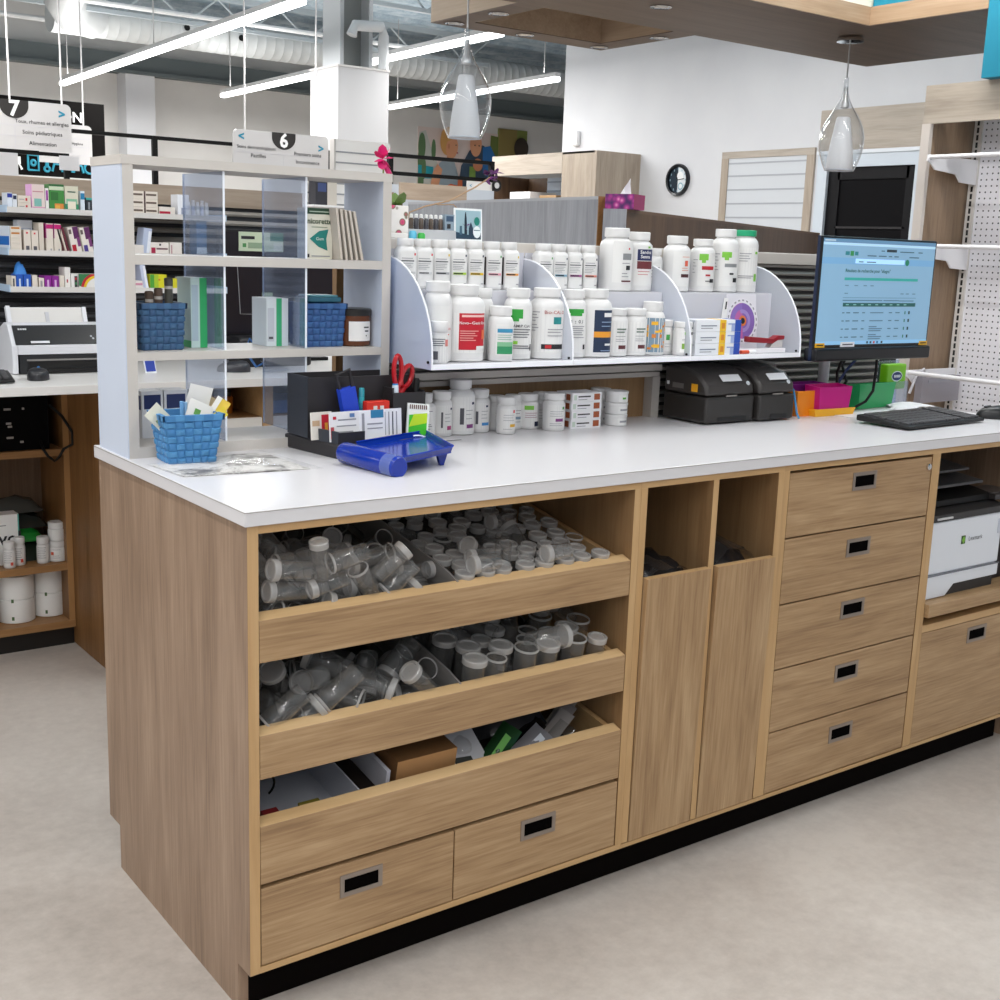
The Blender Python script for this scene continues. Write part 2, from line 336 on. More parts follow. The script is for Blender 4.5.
b = MB(); b.box(6.46,6.5,3.3,4.28,2.1,2.385,W_GTH); b.build('door_header', label='grey-brown wood header board above the dark doorway', cat='header board', loc=(6.48,3.8,2.1), smooth=0)
r = thing('slat_panel', 'white slatted display panel in a taupe frame left of the dark doorway', 'display panel', (6.47,4.8,1.2))
MB().box(6.488,6.5,4.4,5.18,1.2,2.1,C('#cdd1d6',.4)).build('slat_board', r, smooth=0)
b = MB(); 
for z in (1.3,1.41,1.52,1.63,1.735,1.84,1.945,2.04): b.box(6.4855,6.488,4.4,5.18,z,z+.012,C('#a9adb4',.5))
b.build('groove', r, smooth=0)
b = MB(); b.box(6.48,6.5,4.33,5.25,2.085,2.135,W_GTH); b.box(6.48,6.5,4.33,4.4,1.2,2.085,W_GT); b.box(6.48,6.5,5.18,5.25,1.2,2.085,W_GT); b.build('frame', r, smooth=0)
r = thing('wall_clock', 'round wall clock with black rim and dark-and-white dial on the white wall', 'clock', (6.5,5.735,1.936))
Mc = Matrix.Translation((6.5,5.735,1.936)) @ Matrix.Rotation(-PI/2,4,'Y')
MB().lathe([(.128,0),(.13,.02),(.122,.035),(.108,.03),(.104,.012)], C('#10141a',.3), M=Mc, seg=40, caps=False).build('rim', r)
b = MB(); b.disc((6.488,5.735,1.936), .107, C('#122838',.3), '-X', 36); 
hp = [(6.486,5.735-.1*math.sin(a),1.936+.1*math.cos(a)) for a in [PI*k/16 for k in range(17)]]
b.add(hp, [tuple(range(17))], C('#dfe6ea',.3)); b.disc((6.485,5.71,1.965), .036, C('#f4f6f6',.3), '-X', 18); b.disc((6.485,5.70,1.885), .03, C('#8fb4c4',.3), '-X', 18); b.disc((6.4848,5.70,1.885), .02, C('#e8eef0',.3), '-X', 18)
for k in range(12):
    a = PI*k/6; b.box(6.484,6.4855,5.735+.088*math.sin(a)-.004,5.735+.088*math.sin(a)+.004,1.936+.088*math.cos(a)-.008,1.936+.088*math.cos(a)+.008,C('#9fb9c6',.4))
b.build('dial', r)
b = MB(); b.tube([(6.482,5.735,1.936),(6.482,5.76,1.99)], .004, BLACK, 5); b.tube([(6.482,5.735,1.936),(6.482,5.66,1.945)], .003, BLACK, 5); b.build('hand', r)
b = MB(); b.box(6.455,6.5,7.02,7.1,2.26,2.39,C('#f2f2f4',.4)); b.build('motion_sensor', loc=(6.5,7.06,2.26), label='small white motion sensor high on the white wall near its corner', cat='sensor', bevel=.012)

# far-wall mural photograph: two children with fruit and plants
r = thing('wall_mural', 'large photo mural on the far wall, two children drinking beside plants', 'wall mural', (10.3,13.99,1.75))
b = MB(); Y = 13.99
b.box(9.2,11.55,Y,14,1.75,2.96,C('#e3d2cc',.5)); b.build('print_sheet', r, smooth=0)
sk = C('#e2a27c',.5); skd = C('#cf8863',.5); hair = C('#d9a45f',.5)
EC = [0]
def el(mb, cx, cz, rx, rz, m, y, tilt=0, n=26):
    EC[0] += 1; y -= .0012*EC[0]
    mb.poly([(cx+rx*math.cos(2*PI*k/n)*math.cos(tilt)-rz*math.sin(2*PI*k/n)*math.sin(tilt), cz+rx*math.cos(2*PI*k/n)*math.sin(tilt)+rz*math.sin(2*PI*k/n)*math.cos(tilt)) for k in range(n)], y, m)
b = MB()
b.poly([(9.2,1.75),(9.9,1.75),(9.75,2.3),(9.55,2.6),(9.4,2.9),(9.22,2.85)], Y-0.0080, C('#c8c9c2',.5))
for cx, cz, rx, rz in ((9.3,2.6,.1,.25),(9.26,2.35,.07,.2),(9.62,2.55,.06,.2),(9.36,2.2,.06,.2),(9.28,1.95,.08,.14)): el(b,cx,cz,rx,rz,C('#5e7d56',.6),Y-0.0120)
b.poly([(9.2,2.02),(9.62,2.02),(9.62,2.24),(9.2,2.26)], Y-0.0160, C('#2aa0b0',.5)); b.build('plants', r)
b = MB()   # girl
b.poly([(9.62,1.76),(10.35,1.76),(10.3,2.15),(10.2,2.36),(9.95,2.42),(9.78,2.32),(9.7,2.1)], Y-0.0240, C('#9aa9b3',.6))
b.poly([(9.5,1.76),(9.72,1.76),(9.86,2.2),(9.72,2.3),(9.6,2.15)], Y-0.0320, sk); b.poly([(9.72,1.8),(10.1,1.95),(10.5,1.9),(10.5,1.76),(9.75,1.72)], Y-0.0340, C('#d9683f',.5))
el(b,9.98,2.72,.2,.25,hair,Y-0.0280); el(b,10.1,2.62,.165,.21,sk,Y-0.0360,-.3); b.poly([(9.98,2.38),(10.14,2.36),(10.1,2.5),(9.98,2.52)], Y-0.0340, skd)
el(b,9.97,2.86,.19,.13,hair,Y-0.0400,.3); el(b,9.86,2.72,.08,.17,hair,Y-0.0400); el(b,10.0,2.64,.028,.05,skd,Y-0.0440); el(b,10.2,2.67,.016,.012,INKD,Y-0.0440); el(b,10.24,2.53,.026,.014,C('#b4555a',.5),Y-0.0440)
b.build('girl_print', r)
b = MB()   # boy
b.poly([(10.3,1.76),(11.45,1.76),(11.42,2.25),(11.28,2.62),(11.0,2.72),(10.62,2.6),(10.4,2.3)], Y-0.0220, C('#3a4e63',.6))
b.poly([(11.02,2.2),(11.45,2.0),(11.4,2.5),(11.22,2.72),(11.0,2.68)], Y-0.0260, C('#2f72b4',.6)); el(b,10.78,2.72,.17,.23,sk,Y-0.0280); el(b,10.78,2.9,.19,.1,C('#6d4a34',.6),Y-0.0340); el(b,10.84,2.34,.14,.12,skd,Y-0.0352); el(b,10.74,2.7,.02,.014,INKD,Y-0.0360); el(b,10.86,2.7,.02,.014,INKD,Y-0.0360)
b.poly([(10.62,1.95),(10.8,1.95),(10.8,2.3),(10.62,2.3)], Y-0.0360, C('#7fa04e',.5)); el(b,10.95,1.98,.2,.12,C('#d9506a',.5),Y-0.0380); b.tube([(10.3,2.5,Y-0.0400),(10.36,2.0,Y-0.0400)], .018, C('#3d6f94',.5), 5); b.poly([(10.28,1.76),(10.44,1.76),(10.42,2.1),(10.3,2.1)], Y-0.0380, C('#d5704a',.5))
b.build('boy_print', r)
b = MB(); b.poly([(11.0+.22,2.55),(11.5,2.5),(11.52,2.9),(11.24,2.92)], Y-0.0160, C('#6c7a3c',.5)); b.build('garden_scene', r)
r.scale = (.64,1,.78); r.location = (9.905,13.99,2.1)
b = MB(); b.box(11.6,12.15,13.97,14,2.42,2.95,C('#7b8742',.5)); b.box(11.6,11.95,13.965,13.97,2.42,2.95,C('#8a7a45',.5)); el(b,12.02,2.68,.14,.16,C('#3a2f26',.5),13.962)
b.build('wall_print', loc=(11.9,14,2.42), label='small green and brown print on the far wall beside the mural', cat='picture').location = (10.95,14,2.60)

# taupe cabinet with open niche, in front of the white wall
r = thing('wall_cabinet', 'taupe wood cabinet with an open niche standing before the white wall', 'cabinet', (6.25,6.9,0))
b = MB(); b.box(6.007,6.5,6.212,6.24,0,2.157,W_GT); b.build('end_panel', r, smooth=0)
b = MB(); b.box(6.007,6.03,6.24,6.66,0,2.157,W_GT); b.box(6.007,6.03,6.66,7.68,0,1.6,W_GT); b.build('front_panel', r, smooth=0)
MB().box(6.005,6.03,6.66,7.68,1.985,2.157,W_GTH).build('header', r, smooth=0)
b = MB(); b.box(6.03,6.5,6.66,7.66,1.58,1.6,W_GT); b.box(6.007,6.5,7.66,7.68,1.6,1.985,W_BR); b.box(6.03,6.5,6.64,6.66,1.6,1.985,W_BR); b.box(6.42,6.5,7.2,7.66,1.6,1.985,W_BR); b.build('niche', r, smooth=0)
b = MB(); b.box(6.4,6.42,6.66,7.35,1.6,1.985,C('#c4d0de',.5))
for z in (1.7,1.78,1.86,1.94): b.box(6.395,6.4,6.66,7.35,z,z+.012,C('#93a2b5',.5))
b.build('slat_back', r, smooth=0)
MB().box(6.007,6.5,6.24,7.68,2.14,2.157,W_GT).build('top_panel', r, smooth=0)
def carton(name, label, cat, loc, w, d, h, base, rot=0, front=(), side=(), top=(), group=None, bevel=.0008, txt=(), tilt=0):
    """printed carton: front faces -Y, side faces -X; patches are fractions of the face"""
    b = MB(); b.box(-w/2,w/2,-d/2,d/2,0,h,base)
    for k,(x0,x1,z0,z1,m) in enumerate(front):
        e = .0003+.00012*k; b.quad((-w/2+x0*w,-d/2-e,z0*h),(-w/2+x1*w,-d/2-e,z0*h),(-w/2+x1*w,-d/2-e,z1*h),(-w/2+x0*w,-d/2-e,z1*h),m)
    for k,(y0,y1,z0,z1,m) in enumerate(side):
        e = .0003+.00012*k; b.quad((-w/2-e,d/2-y0*d,z0*h),(-w/2-e,d/2-y1*d,z0*h),(-w/2-e,d/2-y1*d,z1*h),(-w/2-e,d/2-y0*d,z1*h),m)
    for k,(x0,x1,y0,y1,m) in enumerate(top):
        e = .0003+.00012*k; b.quad((-w/2+x0*w,-d/2+y0*d,h+e),(-w/2+x1*w,-d/2+y0*d,h+e),(-w/2+x1*w,-d/2+y1*d,h+e),(-w/2+x0*w,-d/2+y1*d,h+e),m)
    for s_,sz,x,z,m,bo in txt: b.text(s_, sz, m, (-w/2+x*w,-d/2-.0012,z*h), bold=bo)
    o = b.build(name, loc=(0,0,0), label=label, cat=cat, group=group, bevel=0, smooth=0)
    o.location = loc; o.rotation_euler = (0,tilt,rot); return o
WH = C('#f0f0f2',.5); KRAFT = C('#a98862',.7)
carton('carton_box','white carton in the cabinet niche, larger of the two','box',(6.2,7.3,1.601),.3,.3,.24,WH,side=((.3,.7,.3,.5,C('#d5dbe3',.5)),(.35,.65,.2,.22,INKL)))
carton('carton_box','plain brown carton at the middle of the cabinet niche','box',(6.24,6.985,1.601),.24,.24,.21,KRAFT,side=((.1,.9,.45,.5,C('#8d6f4b',.7)),))
carton('carton_box','small white carton at the right end of the cabinet niche','box',(6.15,6.79,1.601),.2,.15,.17,WH,side=((.2,.6,.3,.5,INKL),))

# consultation booth panels, turned away from the counter
def angled(name, label, p0, p1, th, h, mats, cat='partition', edge=None, edge_end=None):
    p0 = Vector((*p0,0)); p1 = Vector((*p1,0)); L = (p1-p0).length; a = math.atan2(p1.y-p0.y, p1.x-p0.x)
    r = thing(name, label, cat, tuple(p0), a, local=True)
    MB().box(0,L,0,th,0,h-.012,mats[0]).build('board', r, smooth=0)
    MB().box(0,L,0,th,h-.012,h,mats[1]).build('top_edge', r, smooth=0)
    if edge_end: MB().box(L,L+.005,-.001,th+.001,0,h,edge_end).build('end_edge', r, smooth=0)
    if edge: MB().box(-.004,0,0,th,0,h,edge).build('end_edge', r, smooth=0)
    return r
angled('booth_partition','tall blue-grey wood partition of the consultation booth',(2.628,3.731),(2.456,2.035),.03,1.554,(W_GR,C('#b9bcc2',.5)),edge_end=W_DH)
angled('booth_counter','low dark brown wood partition in front of the clock wall',(2.489,1.9),(5.655,3.542),.097,1.505,(W_BR,C('#6a503b',.5)),edge=W_GR)
FLO = NT('tissue_floral'); tc = FLO.n('ShaderNodeTexCoord'); vo = FLO.n('ShaderNodeTexVoronoi', Scale=38.); FLO.l(tc.outputs['Object'], vo.inputs['Vector'])
rp = FLO.ramp(vo.outputs['Distance'], [(.0,'#f0a0cf'),(.3,'#c23a9a'),(.55,'#7a2d78'),(.8,'#4b2a66')]); FLO.l(rp.outputs[0], FLO.b.inputs['Base Color'])
r = thing('tissue_box', 'purple patterned tissue box with a white tissue on the brown partition', 'tissue box', (2.535,1.965,1.505), rad(27))
b = MB(); b.box(-.06,.06,-.06,.06,0,.058,FLO.m); b.box(.0605,.061,-.06,.06,0,.058,C('#5c2434',.5)); b.box(-.06,.06,-.0612,-.0605,0,.058,C('#93305f',.5)); b.box(-.061,-.0605,-.06,.06,0,.058,FLO.m); b.build('carton', r, smooth=0)
b = MB(); b.add([(-.03,-.01,.058),(.035,-.012,.058),(.05,.0,.1),(.062,.005,.125),(.02,.0,.105),(-.015,0,.085),(-.03,.01,.058),(.035,.012,.058)], [(0,1,2,4,5),(2,3,4),(6,7,2,4,5),(0,5,6),(1,7,2)], C('#fafafa',.7)); b.build('tissue', r)
# ------------------------------------------------------------------ shop floor beyond: gondola frames, hanging signs
PIPE = C('#0a0a0a',.5,spec=.2)
def frame(name, label, x0, x1, y, zs, posts, zb=0):
    r = thing(name, label, 'railing', ((x0+x1)/2,y,0), 0, 'black pipe railings on the far gondolas')
    for z in zs: MB().box(x0,x1,y-.013,y+.013,z-.013,z+.013,PIPE).build('rail', r, smooth=0)
    for x in posts: MB().box(x-.018,x+.018,y-.018,y+.018,zb,zs[0]+.013,PIPE).build('post', r, smooth=0)
    return r
frame('pipe_railing','long black pipe railing running behind the white cubby shelf',2.02,4.056,7.2,(2.038,),(2.614,4.037))
frame('pipe_railing','black pipe railing at the left edge, below the aisle sign',1.2,2.19,7.9,(1.91,),(2.19,1.24))
frame('pipe_railing','black pipe railing with two rails in front of the wall mural',3.87,4.80,6.0,(1.963,1.838),(3.89,4.785))
# white slatted gondola end by the column
r = thing('gondola_end','white slatted gondola end standing before the boxed column','gondola',(4.06,6.92,0))
MB().box(3.938,4.435,6.9,6.96,1.78,2.119,C('#e3e1de',.5)).build('slat_board', r, smooth=0); MB().box(3.683,4.435,6.9,6.96,0,1.78,C('#e3e1de',.5)).build('slat_board', r, smooth=0)
b = MB()
for k in range(10): b.box(3.683 if k < 6 else 3.938,4.435,6.895,6.9,1.3+.08*k,1.311+.08*k,C('#8e9094',.5))
b.build('groove', r, smooth=0)
b = MB(); b.box(3.925,3.94,6.89,6.96,1.78,2.119,C('#b9b6b2',.5)); b.build('edge_post', r, smooth=0)
carton('display_box','black and tan carton on the white gondola end','box',(3.792,6.82,1.6125),.18,.11,.18,C('#2b2b33',.5),front=((.55,1,0,1,C('#cdc6bb',.5)),(.1,.5,.55,.9,C('#3b4a7a',.5))))
MB().box(3.66,4.4,6.72,6.9,1.598,1.612,WHITE).build('shelf', r, smooth=0)
# aisle signs
SG = C('#cbc9c9',.5); 
def sign(label, x0, x1, y, z0, z1, num, nx, texts, lines, arrows, cords):
    r = thing('aisle_sign', label, 'hanging sign', ((x0+x1)/2,y,z1), 0, 'hanging aisle signs')
    w = x1-x0; c = .04; n = 6
    pl = [(x0,z0),(x1,z0)]+[(x1-c+c*math.sin(PI/2-a),z1-c+c*math.cos(PI/2-a)) for a in [PI/2*k/n for k in range(n+1)]]+[(x0+c-c*math.sin(a),z1-c+c*math.cos(a)) for a in [PI/2*k/n for k in range(n+1)]]
    b = MB(); b.prism(pl,'Y',y,y+.012,SG)
    for k,z in enumerate(lines): b.box(x0+.02,x1-.02,y-.0015,y,z,z+.004,C('#c9c7cc',.5))
    b.box(nx-.002,nx+.002,y-.0015,y,z0,lines[0],C('#c9c7cc',.5)) if lines else 0
    for s_,sz,x,z in texts: b.text(s_,sz,INKD,(x,y-.003,z),bold=.3)
    for s_,x,z in arrows: b.text(s_,.085,C('#1f8aa8',.5),(x,y-.003,z),bold=1.5)
    b.build('board', r, smooth=0)
    if num:
        b = MB(); R = .1
        b.poly([(nx-R,z1)]+[(nx-R*math.cos(a),z1-.035-R*.9*math.sin(a)) for a in [PI*k/18 for k in range(19)]]+[(nx+R,z1)], y-.002, C('#231f1d',.5)); b.text(num,.145,C('#f6f6f6',.5),(nx,y-.004,z1-.062),bold=1.4); b.build('number_badge', r, smooth=0)
    b = MB()
    for x,z in cords: b.tube([(x,y+.006,z),(x,y+.006,4.03)],.007,C('#eceaea',.5),5)
    b.build('cord', r)
    return r
sign('white aisle sign number 7 hanging at the left edge',1.30,2.112,7.5,1.905,2.24,'7',1.715,[('Toux, rhumes et allergies',.0365,1.905,2.098),('Soins pédiatriques',.038,1.905,2.026),('Alimentation',.037,1.905,1.953)],(2.068,1.995),[('>',2.045,2.165)],((1.69,2.24),(2.05,2.23)))
sign('white aisle sign number 6 hanging above the white cubby shelf',3.184,3.99,7.1,1.865,2.145,'6',3.602,[('Soins dermatologiques',.035,3.374,2.020),('Pastilles',.040,3.389,1.96),('Premiers soins',.040,3.807,1.998),('Incontinence',.040,3.807,1.938)],(1.981,),[('<',3.25,2.092),('>',3.922,2.047)],((3.282,2.142),(3.878,2.142)))
sign('small white aisle sign half hidden behind sign number 7',2.46,2.92,9.5,1.935,2.27,'',2.6,[('Hygiène',.03,2.79,2.11)],(2.15,2.08,2.01),[],((2.85,2.27),))
# lower white price cards on the frame
for x0,x1,y,z0,z1,lab in ((1.5,1.83,7.881,1.70,1.9,'white price card clipped to the left black frame'),(2.13,2.28,7.877,1.8,1.905,'small white card on the end post of the left black frame')):
    MB().box(x0,x1,y-.006,y,z0,z1,C('#d0d0d3',.5)).build('price_card', loc=(x0,y,z0), label=lab, cat='card', smooth=0)
r = thing('hanging_card','white sign card hung on the two-rail black frame before the mural','sign',(4.65,5.95,1.64))
b = MB(); b.box(4.535,4.765,5.955,5.965,1.60,1.82,C('#dcd9d6',.5)); b.text('<',.035,C('#1f8aa8',.5),(4.565,5.95,1.785),bold=1)
for z,w in ((1.745,.17),(1.70,.16),(1.66,.18)): b.box(4.56,4.56+w,5.952,5.955,z,z+.008,INKL)
b.build('board', r, smooth=0); 
b = MB(); b.disc((4.80,5.945,1.80),.045,C('#1a1a1a',.4)); b.lathe([(.022,0),(.022,.004)],C('#c9c9c9',.4),M=Matrix.Translation((4.80,5.944,1.80)) @ Matrix.Rotation(PI/2,4,'X'),seg=16); b.build('badge', r)
# black department sign with turquoise pictograms
r = thing('department_sign','black department sign with white letters and turquoise pictograms on the far side','sign',(2.8,11,1.88)); CY = C('#1c8ca5',.5)
b = MB(); b.box(1.9,3.55,11,11.04,1.88,2.615,C('#0d0b0a',.7,spec=.1)); b.build('board', r, smooth=0)
MB().text('ON',.135,C('#f5f5f5',.5),(3.22,10.99,2.46),bold=1).build('lettering', r, smooth=0)
b = MB(); z = 2.0
def ring(cx,cz,rx,rz,m,th=.012,y=10.99): b.tube([(cx+rx*math.cos(2*PI*k/14),y,cz+rz*math.sin(2*PI*k/14)) for k in range(15)],th,m,5)
def fig(cx,m):
    ring(cx,2.05,.028,.03,m); b.tube([(cx-.05,10.99,1.93),(cx-.03,10.99,2.0),(cx+.03,10.99,2.0),(cx+.05,10.99,1.93)],.012,m,5)
b.tube([(2.69,10.99,2.05),(2.69,10.99,1.98)],.02,C('#f5f5f5',.5),6); b.tube([(2.66,10.99,1.93),(2.69,10.99,1.99),(2.72,10.99,1.93)],.012,C('#f5f5f5',.5),5)
b.tube([(2.78,10.99,1.93),(2.78,10.99,2.07),(2.88,10.99,2.07),(2.88,10.99,1.93),(2.78,10.99,1.93)],.012,CY,5); ring(2.83,2.0,.022,.025,CY); b.tube([(2.96,10.99,2.08),(2.96,10.99,1.98)],.018,CY,6); ring(2.96,1.95,.025,.025,CY)
for x in (3.06,3.16,3.27): fig(x,CY)
ring(3.38,1.98,.05,.05,CY); b.tube([(3.46,10.99,2.02),(3.46,10.99,1.95),(3.51,10.99,1.94),(3.51,10.99,2.0)],.012,CY,5)
b.build('pictogram', r)

